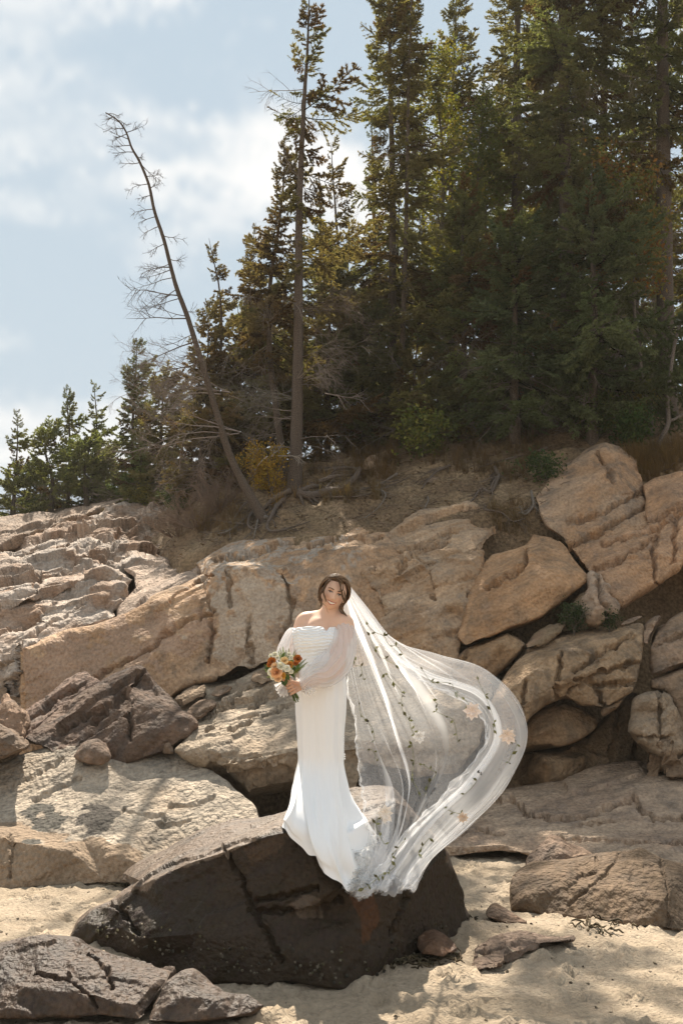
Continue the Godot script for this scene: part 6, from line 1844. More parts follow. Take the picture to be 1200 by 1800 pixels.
func gown(t: Node3D, o: Vector3) -> void:
	var m := plain(0.75, Color(0.22, 0.22, 0.22))
	m.metallic_specular = 0.3
	var white := Color(0.89, 0.885, 0.88)
	# rows: y, left, right, distance of the middle, half depth
	var rows := [[1166, 524, 605, 6.935, 0.158], [1178, 522, 606, 6.935, 0.162], [1192, 521, 607, 6.94, 0.17], [1220, 520, 608, 6.95, 0.182], [1250, 521, 607, 6.96, 0.188], [1290, 525, 604, 6.96, 0.178], [1330, 527.5, 604, 6.96, 0.165]]
	var hem := [[0, 662, 1482, 6.92], [30, 656, 1522, 0.0], [60, 632, 1560, 0.0], [78, 612, 1568, 0.0], [92, 600, 1553, 0.0], [105, 586, 1543, 0.0], [118, 571, 1531, 0.0], [128, 558, 1521, 0.0], [137, 552, 1506, 0.0], [146, 541, 1503, 0.0], [155, 531, 1487, 0.0], [164, 521, 1473, 0.0], [171, 511, 1458, 0.0], [180, 496, 1453, 6.86], [196, 503, 1447, 7.0], [220, 522, 1441, 7.12], [260, 570, 1434, 7.28], [300, 620, 1438, 7.28], [335, 652, 1462, 7.1], [360, 662, 1482, 6.92]]
	var cols := 240
	var n1 := 34
	var n2 := 54
	var p := PackedVector3Array()
	for r in n1 + n2:
		for q in cols:
			var a := TAU * q / cols
			var f := minf(float(r) / (n1 - 1), 1.0) * (rows.size() - 1)
			var k := mini(int(f), rows.size() - 2)
			var u := f - k
			var w := []
			for e in 5: w.append(cubic_interpolate(rows[k][e], rows[k + 1][e], rows[maxi(k - 1, 0)][e], rows[mini(k + 2, rows.size() - 1)][e], u))
			var mid := B((w[1] + w[2]) * 0.5, w[0], w[3])
			var half := B(w[2], w[0], w[3]).x - mid.x
			var cx := cos(a)
			var sz := sin(a)
			var pt := mid + Vector3(signf(cx) * pow(absf(cx), 0.86) * half, 0, signf(sz) * pow(absf(sz), 0.86) * w[4])
			var fall := 0.0
			if r >= n1:
				fall = float(r - n1 + 1) / n2
				var deg := rad_to_deg(a)
				var h := 0
				while h < hem.size() - 2 and deg > hem[h + 1][0]: h += 1
				var hu: float = clampf((deg - hem[h][0]) / (hem[h + 1][0] - hem[h][0]), 0, 1)
				var hx: float = cubic_interpolate(hem[h][1], hem[h + 1][1], hem[maxi(h - 1, 0)][1], hem[mini(h + 2, hem.size() - 1)][1], hu)
				var hy: float = cubic_interpolate(hem[h][2], hem[h + 1][2], hem[maxi(h - 1, 0)][2], hem[mini(h + 2, hem.size() - 1)][2], hu)
				var hd: float = lerpf(hem[h][3], hem[h + 1][3], hu)
				if hem[h][3] == 0.0 or hem[h + 1][3] == 0.0: hd = boulder.depth(Vector2(hx, minf(hy, 1600.0))) - 0.075
				else: hd -= SHIFT
				var target := W(hx, hy, hd)
				# falls nearly straight first and spreads towards the hem
				pt = Vector3(lerpf(pt.x, target.x, pow(fall, 1.9)), lerpf(pt.y, target.y, fall), lerpf(pt.z, target.z, smoothstep(0.0, 0.82, fall)))
			var s := float(r) / (n1 + n2 - 1)
			# long soft folds that swing from the left hip down into the train
			var swing := a * 6.0 + s * s * 2.6
			var amp := 0.004 + 0.028 * smoothstep(0.1, 1.0, s)
			var fold := sin(swing + 1.2 * noise_low.get_noise_2d(a * 2.0, s * 2.0)) + 0.3 * sin(swing * 2.0 + 1.0 + s * 3.0)
			fold += 1.6 * noise_low.get_noise_2d(a * 1.8 - s * 1.5, s * 1.2) 
			var out := Vector3(cx, 0, sz)
			pt += out * amp * fold * (0.6 if fall > 0.9 else 1.0)
			pt += out * 0.0008 * noise_fine.get_noise_3dv(pt * 1.2)
			
			p.append(pt - o)
	# rest the cloth on the rock, then let it settle smoothly
	for pass_ in 6:
		var q2 := p.duplicate()
		for r in range(n1 - 4, n1 + n2):
			for q in cols:
				var at := r * cols + q
				if pass_ % 2 == 0 and q > cols * -0.02 and q < cols * 0.55: q2[at] = lay(q2[at] + o, 0.07) - o
				elif r < n1 + n2 - 1:
					var z := (p[at - cols].z + p[at + cols].z + p[r * cols + (q + 1) % cols].z + p[r * cols + (q + cols - 1) % cols].z) * 0.25
					q2[at].z = lerpf(q2[at].z, minf(z, 99.0), 0.6)
		p = q2
	var b := Buf.new()
	b.grid(p, n1 + n2, cols, flat(p.size(), white), true, false)
	var gown_ := put("gown", b.mesh(), m, t)
	# bodice: horizontal pleats, a wide neckline with a small notch
	var bod := [[1104, 516, 612, 6.955, 0.135], [1112, 514, 614, 6.95, 0.16], [1124, 515, 614, 6.94, 0.178], [1136, 517, 612, 6.937, 0.18], [1150, 521, 607, 6.935, 0.168], [1170, 523, 606, 6.93, 0.165]]
	p = PackedVector3Array()
	var nb := 60
	for r in nb:
		for q in cols:
			var a := TAU * q / cols
			var f := float(r) / (nb - 1) * (bod.size() - 1)
			var k := mini(int(f), bod.size() - 2)
			var u := f - k
			var w := []
			for e in 5: w.append(cubic_interpolate(bod[k][e], bod[k + 1][e], bod[maxi(k - 1, 0)][e], bod[mini(k + 2, bod.size() - 1)][e], u))
			var y: float = w[0]
			var deg := rad_to_deg(a)
			# the upper edge: a notch at the front and a dip at the back
			var top := 1.0 - float(r) / (nb - 1)
			y += pow(top, 4.0) * (7.0 * gauss((deg - 78.0) / 4.5) + 26.0 * smoothstep(190.0, 250.0, deg) * smoothstep(350.0, 290.0, deg) - 1.5 * gauss((deg - 110.0) / 22.0))
			var mid := B((w[1] + w[2]) * 0.5, y, w[3])
			var half := B(w[2], y, w[3]).x - mid.x
			var out := Vector3(cos(a), 0, sin(a))
			var pleat := 0.0038 * sin(y * 1.15 + 5.0 * noise_low.get_noise_2d(a * 2.5, y * 0.03) + 3.0 * sin(a * 2.0)) + 0.002 * sin(y * 2.3 + a * 7.0)
			p.append(mid + Vector3(out.x * half, 0, out.z * w[4]) + out * pleat - o)
	b = Buf.new()
	b.grid(p, nb, cols, flat(p.size(), white), true, false)
	put("bodice", b.mesh(), m, gown_)
	# sleeves of gathered tulle
	var tulle := plain(0.9, Color(0.8, 0.8, 0.8))
	tulle.transparency = BaseMaterial3D.TRANSPARENCY_ALPHA
	M.tulle = tulle
	var arms := [
		[[[600, 1107, 6.895, 0.072], [603, 1117, 6.87, 0.082], [600, 1140, 6.82, 0.090], [590, 1163, 6.76, 0.098], [570, 1181, 6.70, 0.096], [549, 1190, 6.65, 0.066], [533, 1203, 6.61, 0.042], [526, 1208, 6.60, 0.036]], 0.50],
		[[[523, 1108, 7.01, 0.054], [519, 1120, 7.0, 0.070], [510, 1142, 6.97, 0.078], [503, 1165, 6.92, 0.074], [501, 1185, 6.82, 0.058], [503, 1198, 6.74, 0.04]], 0.62],
	]
	for s in arms:
		var pts := []
		for e in s[0]: pts.append(B(e[0], e[1], e[2]) - o)
		var path := spline(pts, 10)
		p = PackedVector3Array()
		var cc := PackedColorArray()
		var nc := 96
		for k in path.size():
			var f: float = float(k) / (path.size() - 1) * (s[0].size() - 1)
			var e := mini(int(f), s[0].size() - 2)
			var rad: float = lerpf(s[0][e][3], s[0][e + 1][3], f - e)
			var tan := (path[mini(k + 1, path.size() - 1)] - path[maxi(k - 1, 0)]).normalized()
			var side := tan.cross(Vector3.BACK).normalized()
			var up := side.cross(tan)
			var ends := sin(PI * clampf(float(k) / (path.size() - 1), 0.04, 0.96))
			for q in nc:
				var a := TAU * q / nc
				var wob := 1.0 + (0.07 + 0.05 * ends) * sin(a * 14.0 + 2.0 * sin(k * 0.13)) + 0.1 * noise_mid.get_noise_2d(a * 1.2, k * 0.03)
				p.append(path[k] + (side * cos(a + 0.09 * sin(a * 14.0)) + up * sin(a + 0.09 * sin(a * 14.0))) * rad * wob)
				cc.append(Color(0.88, 0.87, 0.87, s[1]))
		b = Buf.new()
		b.grid(p, path.size(), nc, cc, true, true)
		put("sleeve", b.mesh(), tulle, gown_)
	# frilled cuffs
	for s in [[[[533, 1199], [520, 1191], [529, 1214], [545, 1222], [556, 1213]], 6.60, 0.45], [[[502, 1196], [483, 1203], [487, 1216], [494, 1224], [507, 1223]], 6.56, 0.95]]:
		p = PackedVector3Array()
		var cc := PackedColorArray()
		var hub := B(s[0][0][0], s[0][0][1], s[1]) - o
		var rim := []
		for k in range(1, 5): rim.append(B(s[0][k][0], s[0][k][1], s[1]) - o)
		var edge := spline(rim, 14)
		for k in edge.size():
			for r in 10:
				var u := r / 9.0
				var q := hub.lerp(edge[k], 0.12 + 0.88 * u)
				q += Vector3(0.004 * sin(k * 1.9) * u, 0.006 * sin(k * 1.1) * u, 0.022 * sin(k * 0.95) * u + 0.02 * sin(u * 2.6))
				p.append(q)
				cc.append(Color(0.88, 0.87, 0.86, s[2]))
		b = Buf.new()
		b.grid(p, edge.size(), 10, cc)
		put("cuff", b.mesh(), tulle, gown_)
	# a line of tiny buttons down the back seam at the right
	for k in 12:
		var y := 1290.0 + k * 4.0
		var c := B(603.5 + (1.5 if k > 8 else 0.0), y, 6.95) - o
		b = Buf.new()
		b.tube(PackedVector3Array([c, c + Vector3(0.006, 0, 0.002)]), PackedFloat32Array([0.005, 0.004]), 8, white)
		put("button", b.mesh(), m, gown_)

# keeps cloth on the outside of the boulder that it lies on
func lay(p: Vector3, gap: float) -> Vector3:
	var s := seen(p)
	if not Geometry2D.is_point_in_polygon(s, boulder.outline): return p
	var d := boulder.depth(s) - gap
	if -p.z < d or -p.z > d + 0.9: return p
	return W(s.x, s.y, d)

func rail(pts: Array, v: float) -> Vector3:
	var f := clampf(v, 0, 1) * (pts.size() - 1)
	var k := mini(int(f), pts.size() - 2)
	return pts[k].cubic_interpolate(pts[k + 1], pts[maxi(k - 1, 0)], pts[mini(k + 2, pts.size() - 1)], f - k)

func veil(t: Node3D, o: Vector3) -> void:
	var rng := RandomNumberGenerator.new()
	rng.seed = 19
	# strands of the veil from the comb to its hem: x, y, distance
	var strands := [
		[[601, 1021, 6.97], [604, 1065, 7.02], [606, 1110, 7.04], [609, 1170, 7.06], [617, 1240, 7.06], [627, 1310, 7.05], [636, 1370, 6.95], [645, 1430, 6.75], [654, 1490, 6.55], [620, 1572, 6.38]],
		[[601, 1019, 6.99], [609, 1065, 7.07], [617, 1115, 7.13], [631, 1180, 7.2], [652, 1250, 7.27], [676, 1320, 7.3], [694, 1380, 7.05], [690, 1440, 6.80], [674, 1500, 6.58], [640, 1574, 6.38]],
		[[601, 1017, 7.0], [618, 1062, 7.1], [640, 1110, 7.2], [672, 1170, 7.31], [708, 1235, 7.4], [740, 1300, 7.42], [750, 1360, 7.22], [728, 1430, 6.92], [695, 1500, 6.62], [664, 1562, 6.40]],
		[[601, 1015, 7.0], [629, 1058, 7.06], [666, 1105, 7.15], [720, 1152, 7.25], [780, 1200, 7.33], [830, 1265, 7.33], [826, 1340, 7.2], [768, 1420, 6.88], [715, 1500, 6.63], [690, 1556, 6.42]],
		[[601, 1013, 6.98], [640, 1062, 6.99], [688, 1122, 7.02], [757, 1150, 7.06], [842, 1176, 7.07], [905, 1238, 7.0], [898, 1350, 6.88], [830, 1443, 6.76], [755, 1508, 6.60], [722, 1566, 6.45]],
		[[601, 1013, 6.96], [648, 1072, 6.95], [697, 1129, 6.96], [770, 1153, 6.98], [864, 1190, 6.97], [925, 1288, 6.88], [882, 1388, 6.78], [802, 1464, 6.70], [750, 1514, 6.56], [716, 1570, 6.42]],
		[[601, 1015, 6.95], [640, 1074, 6.93], [690, 1140, 6.93], [755, 1180, 6.93], [848, 1214, 6.90], [885, 1290, 6.80], [842, 1372, 6.70], [768, 1446, 6.62], [712, 1512, 6.53], [676, 1570, 6.39]],
		[[601, 1018, 6.94], [630, 1074, 6.92], [676, 1146, 6.91], [738, 1196, 6.90], [832, 1236, 6.87], [858, 1296, 6.78], [800, 1376, 6.68], [724, 1450, 6.60], [676, 1514, 6.51], [640, 1574, 6.38]],
	]
	var rails := []
	for s in strands:
		var a := []
		for p in s: a.append(B(p[0], p[1], p[2]) - o)
		rails.append(a)
	var nu := 420
	var nv := 110
	var p := PackedVector3Array()
	var cc := PackedColorArray()
	for r in nv:
		var v := r / (nv - 1.0)
		var here := []
		for a in rails: here.append(rail(a, v))
		for q in nu:
			var u := q / (nu - 1.0)
			# gathers: cloth bunched into some folds and stretched between them
			var g := u * 7.0
			var wave := u * 44.0 + 5.0 * noise_low.get_noise_2d(u * 4.0, v * 0.9)
			var warp := 0.05 * sin(wave) + 0.03 * sin(wave * 2.3 + v * 2.0)
			var base := rail(here, clampf(u + warp / 7.0, 0, 1))
			var side := (rail(here, clampf(u + 0.02, 0, 1)) - rail(here, clampf(u - 0.02, 0, 1)))
			side = side.normalized()
			var amp := (0.004 + 0.026 * smoothstep(0.02, 0.5, v)) * clampf(0.4 + 2.2 * noise_low.get_noise_2d(u * 5.0, v * 0.8 + 4.0), 0.06, 1.3)
			var ph := g * TAU * 1.15 + 7.0 * noise_low.get_noise_2d(u * 4.0, v * 0.9) + 0.6 * sin(v * 5.0)
			var fine := 0.007 * sin(u * 330.0 + 3.0 * noise_low.get_noise_2d(u * 6.0, v * 2.0)) * smoothstep(0.0, 0.2, v) * clampf(0.4 + 2.0 * noise_low.get_noise_2d(u * 8.0 + 30.0, v * 1.3), 0.05, 1.3)
			base += Vector3(0, 0, 1) * (amp * sin(ph) + fine) + side * (amp * 1.15 * sin(ph * 2.0) + 1.1 * fine)
			base += Vector3(0.3, 0.2, 1.0) * 0.02 * noise_mid.get_noise_2d(u * 1.6, v * 2.0) * v
			# a loose, rippling edge
			var edge_ := smoothstep(0.93, 1.0, u) + smoothstep(0.05, 0.0, u) + smoothstep(0.9, 1.0, v)
			base += Vector3(noise_mid.get_noise_2d(u * 9.0, v * 9.0), noise_mid.get_noise_2d(v * 9.0, u * 9.0 + 3.0), noise_mid.get_noise_2d(u * 7.0, v * 12.0 + 8.0)) * 0.035 * edge_ * smoothstep(0.05, 0.3, v)
			if v > 0.94: base += Vector3(0.25, -1.0, 0.1) * 0.06 * ((v - 0.94) / 0.06) * noise_mid.get_noise_2d(u * 4.0, 77.0)
			if v > 0.6: base = lay(base + o, 0.09 - 0.5 * amp * sin(ph)) - o
			p.append(base)
			# tulle is denser where it is gathered, and along its corded edges
			var bunch := smoothstep(0.88, 1.0, cos(wave) * -0.5 + 0.5) * clampf(0.35 + 2.4 * noise_low.get_noise_2d(u * 9.0, v * 1.5), 0.0, 1.1)
			var al := 0.215 + 0.12 * smoothstep(0.62, 0.8, u) * smoothstep(0.3, 0.6, v) * (1.0 + 1.6 * noise_low.get_noise_2d(u * 14.0 + 5.0, v * 2.0)) + 0.42 * bunch + 0.30 * smoothstep(0.22, 0.0, v)
			if u < 0.006 or u > 0.994: al = 0.5
			cc.append(Color(0.97, 0.97, 0.98, al))
	var b := Buf.new()
	b.grid(p, nv, nu, cc, false, true)
	var m := plain(0.95, Color(1.0, 1.0, 1.0))
	m.transparency = BaseMaterial3D.TRANSPARENCY_ALPHA
	m.metallic_specular = 0.1
	var veil_ := put("veil", b.mesh(), m, t)
	# crumpled tulle at the end of the train
	for s in [[[[628, 1480], [662, 1470], [668, 1540], [640, 1548]], 6.62, 1.0, 0.24], [[[620, 1500], [650, 1490], [664, 1568], [606, 1574]], 6.50, 2.0, 0.26], [[[606, 1558], [634, 1530], [672, 1560], [628, 1580]], 6.44, 3.0, 0.28]]:
		var pp := PackedVector3Array()
		for r in 40:
			for q in 40:
				var u := q / 39.0
				var v := r / 39.0
				var a := Vector2(s[0][0][0], s[0][0][1]).lerp(Vector2(s[0][1][0], s[0][1][1]), u)
				var c := Vector2(s[0][3][0], s[0][3][1]).lerp(Vector2(s[0][2][0], s[0][2][1]), u)
				var e := a.lerp(c, v)
				e += Vector2(sin(v * 17.0 + s[2]), cos(u * 15.0 + s[2])) * 1.6
				var d: float = s[1] - 0.05 * sin(PI * u) * sin(PI * v)
				var w := B(e.x, e.y, d) - o
				w += Vector3(noise_mid.get_noise_2d(u * 1.6 + s[2], v * 1.6), noise_mid.get_noise_2d(v * 1.6, u * 1.6 + s[2]), 1.6 * noise_mid.get_noise_2d(u * 2.2 + 7.0 * s[2], v * 2.2)) * 0.05
				pp.append(w)
		var tb := Buf.new()
		tb.grid(pp, 40, 40, flat(1600, Color(0.9, 0.9, 0.89, s[3])))
		put("tulle_train", tb.mesh(), m, veil_)
	# --- embroidery: vines, leaves, berries and flowers sewn on
	var px := PackedVector2Array()
	px.resize(p.size())
	for k in p.size(): px[k] = seen(p[k] + o)
	var on := func(x: float, y: float) -> Vector3:
		var best := 1e9
		var at := 0
		var s := Vector2(x, y)
		for k in px.size():
			var e := px[k].distance_squared_to(s)
			# prefer the layer nearest to the camera among those close by
			var score := maxf(e, 9.0) - p[k].z * 70.0
			if score < best:
				best = score
				at = k
		var d := -(p[at].z + o.z)
		return W(x, y, d - 0.008) - o
	var sewn := plain(0.8, Color(0.3, 0.3, 0.3))
	var greens := [Color(0.14, 0.135, 0.05), Color(0.18, 0.18, 0.075), Color(0.28, 0.28, 0.14), Color(0.10, 0.09, 0.04)]
	var vines := [
		[[646, 1100], [660, 1112], [674, 1118], [684, 1134], [696, 1136], [708, 1150]],
		[[650, 1118], [658, 1140], [676, 1158], [694, 1168]],
		[[738, 1172], [757, 1198], [773, 1199], [793, 1202], [799, 1217], [817, 1230], [824, 1240]],
		[[676, 1184], [690, 1198], [705, 1216], [705, 1236], [708, 1250], [718, 1266], [723, 1282], [728, 1290]],
		[[724, 1310], [727, 1338], [724, 1366], [735, 1390]],
		[[631, 1239], [634, 1256], [646, 1268], [655, 1283], [658, 1301]],
		[[650, 1316], [657, 1322], [662, 1338]],
		[[617, 1132], [621, 1152], [622, 1168], [634, 1172], [636, 1184], [638, 1195]],
		[[760, 1230], [768, 1238], [766, 1250], [782, 1258], [796, 1266], [802, 1290], [804, 1304]],
		[[840, 1196], [852, 1222], [862, 1248], [868, 1270], [872, 1290]],
		[[897, 1302], [908, 1308], [899, 1326], [893, 1340]],
		[[742, 1344], [756, 1352], [766, 1360], [754, 1376], [748, 1390]],
		[[780, 1420], [797, 1428], [810, 1430]],
		[[754, 1473], [742, 1488], [735, 1500]],
		[[710, 1478], [700, 1490], [688, 1504]],
		[[664, 1440], [660, 1448], [668, 1470], [676, 1484]],
		[[628, 1566], [648, 1556], [664, 1542], [672, 1536]],
		[[695, 1522], [684, 1532], [672, 1538]],
		[[816, 1396], [829, 1384], [838, 1372]],
	]
	for vine in vines:
		var pts := []
		for q in vine: pts.append(on.call(q[0], q[1]))
		var path := spline(pts, 4)
		var rad := PackedFloat32Array()
		for k in path.size(): rad.append(0.0016)
		b = Buf.new()
		b.tube(path, rad, 4, greens[1])
		put("embroidered_vine", b.mesh(), sewn, veil_)
		for k in vine.size():
			for twice in (2 if rng.randf() < 0.35 else 1):
				var at: Vector3 = pts[k]
				var a := rng.randf() * TAU
				var l := rng.randf_range(0.02, 0.044)
				var dir := Vector3(cos(a), sin(a), 0.1)
				var w := Vector3(-sin(a), cos(a), 0) * l * rng.randf_range(0.18, 0.3)
				var c: Color = greens[rng.randi() % 4]
				b = Buf.new()
				var tip := at + dir * l
				var mid := at + dir * l * 0.45 + Vector3(0, 0, 0.004)
				b.tri(at, mid + w, tip, c)
				b.tri(at, tip, mid - w, c * 0.85)
				b.tri(at, mid + w * 1.0, mid + Vector3(0, 0, 0.003), c * 1.2)
				put("embroidered_leaf", b.mesh(), sewn, veil_)
	for q in [[621, 1138], [645, 1267], [842, 1358], [708, 1220]]:
		b = Buf.new()
		var c: Vector3 = on.call(q[0], q[1])
		for k in 9:
			var s := c + Vector3(rng.randf_range(-0.012, 0.012), rng.randf_range(-0.02, 0.02), 0.003)
			b.tube(PackedVector3Array([s, s + Vector3(0, 0, 0.005)]), PackedFloat32Array([0.0045, 0.003]), 6, Color(0.085, 0.065, 0.045))
		put("embroidered_berries", b.mesh(), sewn, veil_)
	var blooms := [[828, 1250, 0.052, Color(0.85, 0.73, 0.65)], [891, 1293, 0.050, Color(0.83, 0.70, 0.60)], [736, 1295, 0.042, Color(0.85, 0.82, 0.78)], [676, 1429, 0.050, Color(0.84, 0.76, 0.68)], [812, 1436, 0.03, Color(0.76, 0.62, 0.5)]]
	for f in blooms:
		b = Buf.new()
		var c: Vector3 = on.call(f[0], f[1]) + Vector3(0, 0, 0.02)
		for layer in 2:
			for k in 8:
				var a := TAU * (k + 0.5 * layer + rng.randf_range(-0.15, 0.15)) / 8.0
				var l: float = f[2] * 1.2 * (1.0 - 0.35 * layer) * rng.randf_range(0.85, 1.1)
				var dir := Vector3(cos(a), sin(a), 0.12 + 0.3 * layer)
				var w := Vector3(-sin(a), cos(a), 0) * l * 0.27
				var z := Vector3(0, 0, 0.004 + 0.005 * layer)
				var col: Color = f[3] * rng.randf_range(0.9, 1.08)
				b.tri(c, c + dir * l * 0.6 + w + z, c + dir * l, col)
				b.tri(c, c + dir * l, c + dir * l * 0.6 - w + z, col * 0.95)
		put("sewn_flower", b.mesh(), sewn, veil_)

# ---------------------------------------------------------------- the bouquet
func bloom(b: Buf, c: Vector3, face: Vector3, r: float, petals: int, layers: int, col: Color, rng: RandomNumberGenerator) -> void:
	var z := face.normalized()
	var x := z.cross(Vector3.UP).normalized()
	var y := x.cross(z)
	for layer in layers:
		var open := 1.0 - float(layer) / layers
		for k in petals:
			var a := TAU * (k + 0.5 * layer + rng.randf_range(-0.2, 0.2)) / petals
			var d := x * cos(a) + y * sin(a)
			var s := (-x * sin(a) + y * cos(a)) * r * 0.55
			var base := c - z * r * 0.2
			var mid := c + d * r * 0.75 * (0.3 + 0.7 * open) + z * r * (0.25 + 0.25 * (1.0 - open))
			var tip := c + d * r * (0.25 + 0.85 * open) + z * r * (0.75 * (1.0 - open) + 0.12)
			var cc := col * rng.randf_range(0.82, 1.15)
			b.tri(base, mid + s, mid - s, cc)
			b.tri(mid + s, tip + s * 0.5, mid - s, cc)
			b.tri(mid - s, tip + s * 0.5, tip - s * 0.5, cc)

func bouquet() -> void:
	var rng := RandomNumberGenerator.new()
	rng.seed = 23
	var o := B(503, 1190, 6.545)
	var t := thing("bouquet", "loose bouquet of peach, rust and white flowers with ferns in the bride's hand", "bouquet", o)
	var m := plain(0.7, Color(0.5, 0.5, 0.4))
	var b: Buf
	var hub := Vector3.ZERO
	for k in 11:
		b = Buf.new()
		var j := Vector3(rng.randf_range(-0.011, 0.011), 0, rng.randf_range(-0.011, 0.011))
		var low := B(521.5, 1231, 6.54) - o + j * 1.3 + Vector3(0, rng.randf_range(-0.015, 0.015), 0)
		b.tube(PackedVector3Array([hub + Vector3(-0.01, 0.03, 0), hub + j * 0.6, low]), PackedFloat32Array([0.003, 0.0035, 0.0035]), 6, Color(0.10, 0.13, 0.035) * rng.randf_range(0.7, 1.3))
		put("stem", b.mesh(), m, t)
	# x, y, towards the camera, size, petals, layers, colour, name
	var peach := Color(0.78, 0.43, 0.22)
	var apricot := Color(0.82, 0.56, 0.33)
	var rust := Color(0.42, 0.13, 0.03)
	var cream := Color(0.80, 0.76, 0.62)
	var list := [
		[486, 1181, 0.07, 0.037, 7, 5, peach, "rose"], [489, 1192, 0.065, 0.024, 7, 4, apricot, "rose"], [497, 1188, 0.06, 0.020, 6, 4, Color(0.72, 0.40, 0.08), "rose"],
		[478, 1162, 0.04, 0.026, 6, 3, rust, "amaranth"], [474, 1168, 0.05, 0.018, 6, 3, rust, "amaranth"], [523, 1158, 0.04, 0.026, 6, 4, rust, "amaranth"], [520, 1166, 0.045, 0.018, 6, 3, rust, "amaranth"], [509, 1168, 0.05, 0.022, 6, 4, Color(0.6, 0.26, 0.05), "rose"],
		[500, 1161, 0.06, 0.024, 7, 4, Color(0.8, 0.58, 0.3), "rose"], [493, 1171, 0.075, 0.026, 6, 4, cream, "blossom"], [504, 1175, 0.08, 0.022, 6, 3, cream, "blossom"], [483, 1151, 0.03, 0.020, 6, 3, cream, "blossom"], [476, 1153, 0.02, 0.015, 6, 3, cream, "blossom"], [487, 1156, 0.035, 0.016, 6, 3, cream, "blossom"], [476, 1181, 0.06, 0.022, 8, 3, cream, "blossom"], [480, 1190, 0.055, 0.018, 8, 3, cream, "blossom"], [512, 1156, 0.04, 0.016, 6, 3, cream, "blossom"], [508, 1150, 0.03, 0.014, 6, 3, cream, "blossom"], [511, 1180, 0.07, 0.017, 6, 3, cream, "blossom"], [483, 1171, 0.07, 0.022, 7, 4, apricot, "rose"],
	]
	for f in list:
		b = Buf.new()
		var c: Vector3 = B(f[0], f[1], 6.545 - f[2]) - o
		var face: Vector3 = (c - hub).normalized() * 0.5 + Vector3(0, 0.1, 0.9)
		bloom(b, c, face, f[3], f[4], f[5], f[6], rng)
		put(f[7], b.mesh(), m, t)
		b = Buf.new()
		b.tube(PackedVector3Array([hub, hub.lerp(c, 0.6) + Vector3(0, 0.01, 0), c]), PackedFloat32Array([0.0025, 0.002, 0.002]), 4, Color(0.12, 0.15, 0.05))
		put("flower_stem", b.mesh(), m, t)
	# ferns and leaves
	for f in [[497, 1136, 0.0], [503, 1142, 0.02], [541, 1164, 0.03], [536, 1170, 0.04], [464, 1168, 0.0], [468, 1190, 0.03], [466, 1180, 0.02], [518, 1143, -0.01], [529, 1176, 0.03], [489, 1143, 0.0], [470, 1158, 0.01], [508, 1139, 0.03], [528, 1150, 0.01], [538, 1158, 0.03], [462, 1176, 0.03], [474, 1192, 0.05], [492, 1139, 0.04], [520, 1148, 0.05]]:
		b = Buf.new()
		var tip: Vector3 = B(f[0], f[1], 6.545 - f[2]) - o
		var c := hub.lerp(tip, 0.35)
		var d := (tip - c)
		var side := d.cross(Vector3.BACK).normalized()
		var col := Color(0.15, 0.19, 0.05) * rng.randf_range(0.7, 1.9)
		b.tube(PackedVector3Array([hub, c, tip]), PackedFloat32Array([0.002, 0.0018, 0.0008]), 4, col)
		for k in 12:
			var u := (k + 1) / 13.0
			for s in [-1.0, 1.0]:
				var q := c + d * u
				var l: float = 0.022 * (1.15 - u)
				var e: Vector3 = q + (side * s * 0.85 + d.normalized() * 0.6) * l + Vector3(0, 0, rng.randf_range(-0.004, 0.006))
				b.tri(q - d * 0.035, q + d * 0.04, e, col * rng.randf_range(0.8, 1.2))
		put("fern", b.mesh(), m, t)
	for f in [[503, 1198, 0.07], [498, 1201, 0.06], [516, 1177, 0.07], [514, 1186, 0.06], [506, 1190, 0.075], [492, 1196, 0.06], [523, 1172, 0.06], [471, 1175, 0.04], [498, 1152, 0.04]]:
		b = Buf.new()
		var c: Vector3 = B(f[0], f[1], 6.545 - f[2]) - o
		var a := rng.randf() * TAU
		var d := Vector3(cos(a), sin(a), 0.3) * 0.026
		var s := Vector3(-sin(a), cos(a), 0) * 0.012
		var col := Color(0.06, 0.095, 0.03) * rng.randf_range(0.7, 1.5)
		b.tri(c - d, c + s + Vector3(0, 0, 0.005), c + d, col)
		b.tri(c - d, c + d, c - s + Vector3(0, 0, 0.005), col)
		b.tube(PackedVector3Array([hub, c - d]), PackedFloat32Array([0.0015, 0.0015]), 4, col)
		put("leaf", b.mesh(), m, t)

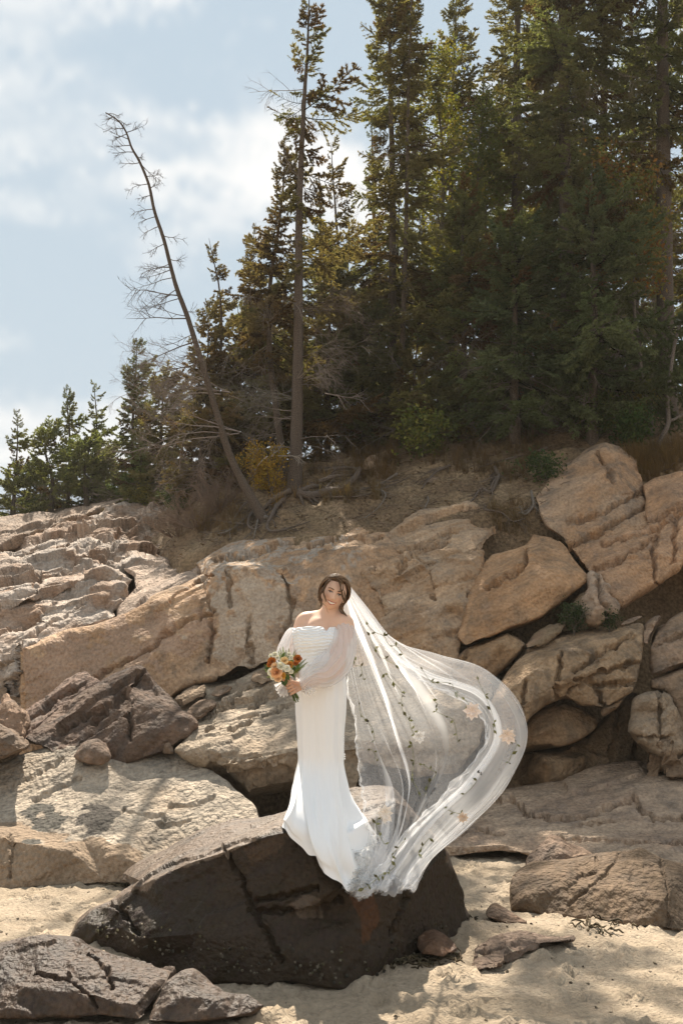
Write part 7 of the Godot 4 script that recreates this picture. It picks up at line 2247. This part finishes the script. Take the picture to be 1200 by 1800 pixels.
# ---------------------------------------------------------------- seaweed, barnacles, pebbles
func small_things() -> void:
	var rng := RandomNumberGenerator.new()
	rng.seed = 61
	var weed := Color(0.055, 0.042, 0.025)
	# [centre px, spread px, number of strands], strands lie on the sand
	var heaps := [
		[[1075, 1614], [62, 9], 26, "dark strip of dried seaweed on the sand before the broad brown rock"],
		[[1045, 1632], [34, 6], 14, "scraggly bits of seaweed on the sand above the buried rock's right end"],
		[[700, 1694], [60, 12], 60, "black seaweed fringe at the foot of the boulder left of the round stone"],
		[[765, 1684], [45, 8], 34, "seaweed scraps heaped round the base of the round stone"],
		[[790, 1618], [40, 8], 22, "seaweed crumbs along the right foot of the boulder"],
		[[235, 1552], [34, 5], 20, "seaweed crumbs on the sand at the boulder's left rear corner"],
	]
	for h in heaps:
		var b := Buf.new()
		for k in int(h[2]):
			var x: float = h[0][0] + rng.randfn() * h[1][0] * 0.5
			var y: float = h[0][1] + rng.randfn() * h[1][1] * 0.5
			var a := -atan((y - 900.0) / FOCAL) + deg_to_rad(TILT)
			var d := (EYE.y + 0.03) / tan(-a)
			var p := W(x, y, d)
			p.y = sand_height(p.x, p.z) + 0.012
			var path := PackedVector3Array([p])
			var rad := PackedFloat32Array([0.003])
			var f := rng.randf() * TAU
			for s in 5:
				f += rng.randf_range(-0.7, 0.7)
				p += Vector3(cos(f), 0, sin(f)) * rng.randf_range(0.012, 0.035)
				p.y = sand_height(p.x, p.z) + rng.randf_range(0.006, 0.04)
				path.append(p)
				rad.append(0.007 if s < 4 else 0.002)
			b.tube(path, rad, 4, weed * rng.randf_range(0.5, 2.2))
		var m := put("seaweed", b.mesh(), M.twig)
		tag(m, h[3], "seaweed", "", "stuff")
	# barnacles and weed on the foot of the boulder
	var xf := []
	var cols := []
	var foot := Buf.new()
	for k in 420:
		var x := rng.randf_range(150, 800)
		var base := 1735.0
		for e in boulder.outline.size():
			var q := boulder.outline[e]
			if absf(q.x - x) < 22.0 and q.y > 1560.0: base = q.y
		var y := base - 14.0 - absf(rng.randfn()) * 26.0
		if x < 480.0: y -= 10.0
		if not Geometry2D.is_point_in_polygon(Vector2(x, y), boulder.outline): continue
		if noise_mid.get_noise_2d(x * 0.03, y * 0.03) < 0.02: continue
		var p := W(x, y, boulder.depth(Vector2(x, y)) - 0.018)
		var s := rng.randf_range(0.003, 0.0095)
		xf.append(Transform3D(Basis.from_euler(Vector3(rng.randf_range(-0.4, 0.9), rng.randf(), rng.randf_range(-0.4, 0.4))).scaled(Vector3.ONE * s), p))
		var c := [Color(0.13, 0.11, 0.08), Color(0.08, 0.065, 0.045), Color(0.07, 0.06, 0.03), Color(0.045, 0.04, 0.03)][rng.randi() % 4] as Color
		cols.append(c)
	var one := Buf.new()
	one.tube(PackedVector3Array([Vector3(0, 0, -0.8), Vector3(0, 0, 0.4), Vector3(0, 0, 1.1)]), PackedFloat32Array([1.2, 0.9, 0.35]), 6, Color(1, 1, 1))
	many("barnacles", one.mesh(), M.twig, xf, cols, find_child("standing_boulder", false, false))
	# loose crumbs of shell and stone on the sand
	xf = []
	cols = []
	for k in 900:
		var x := rng.randf_range(-4.2, 4.4)
		var z := -rng.randf_range(4.9, 11.0)
		var s := rng.randf_range(0.003, 0.011)
		xf.append(Transform3D(Basis.from_euler(Vector3(rng.randf() * 6, rng.randf() * 6, 0)).scaled(Vector3(s, s * 0.6, s * 1.4)), Vector3(x, sand_height(x, z) + 0.004, z)))
		var c2 := [Color(0.12, 0.095, 0.065), Color(0.25, 0.2, 0.14), Color(0.07, 0.055, 0.04)][rng.randi() % 3] as Color
		cols.append(c2)
	var g := many("beach_crumbs", one.mesh(), M.twig, xf, cols)
	tag(g, "small dark crumbs of shell and stone scattered over the sand", "pebbles")

func _ready() -> void:
	materials()
	sky_and_sun()
	sand()
	bank()
	rocks()
	wood()
	bride()
	bouquet()
	small_things()
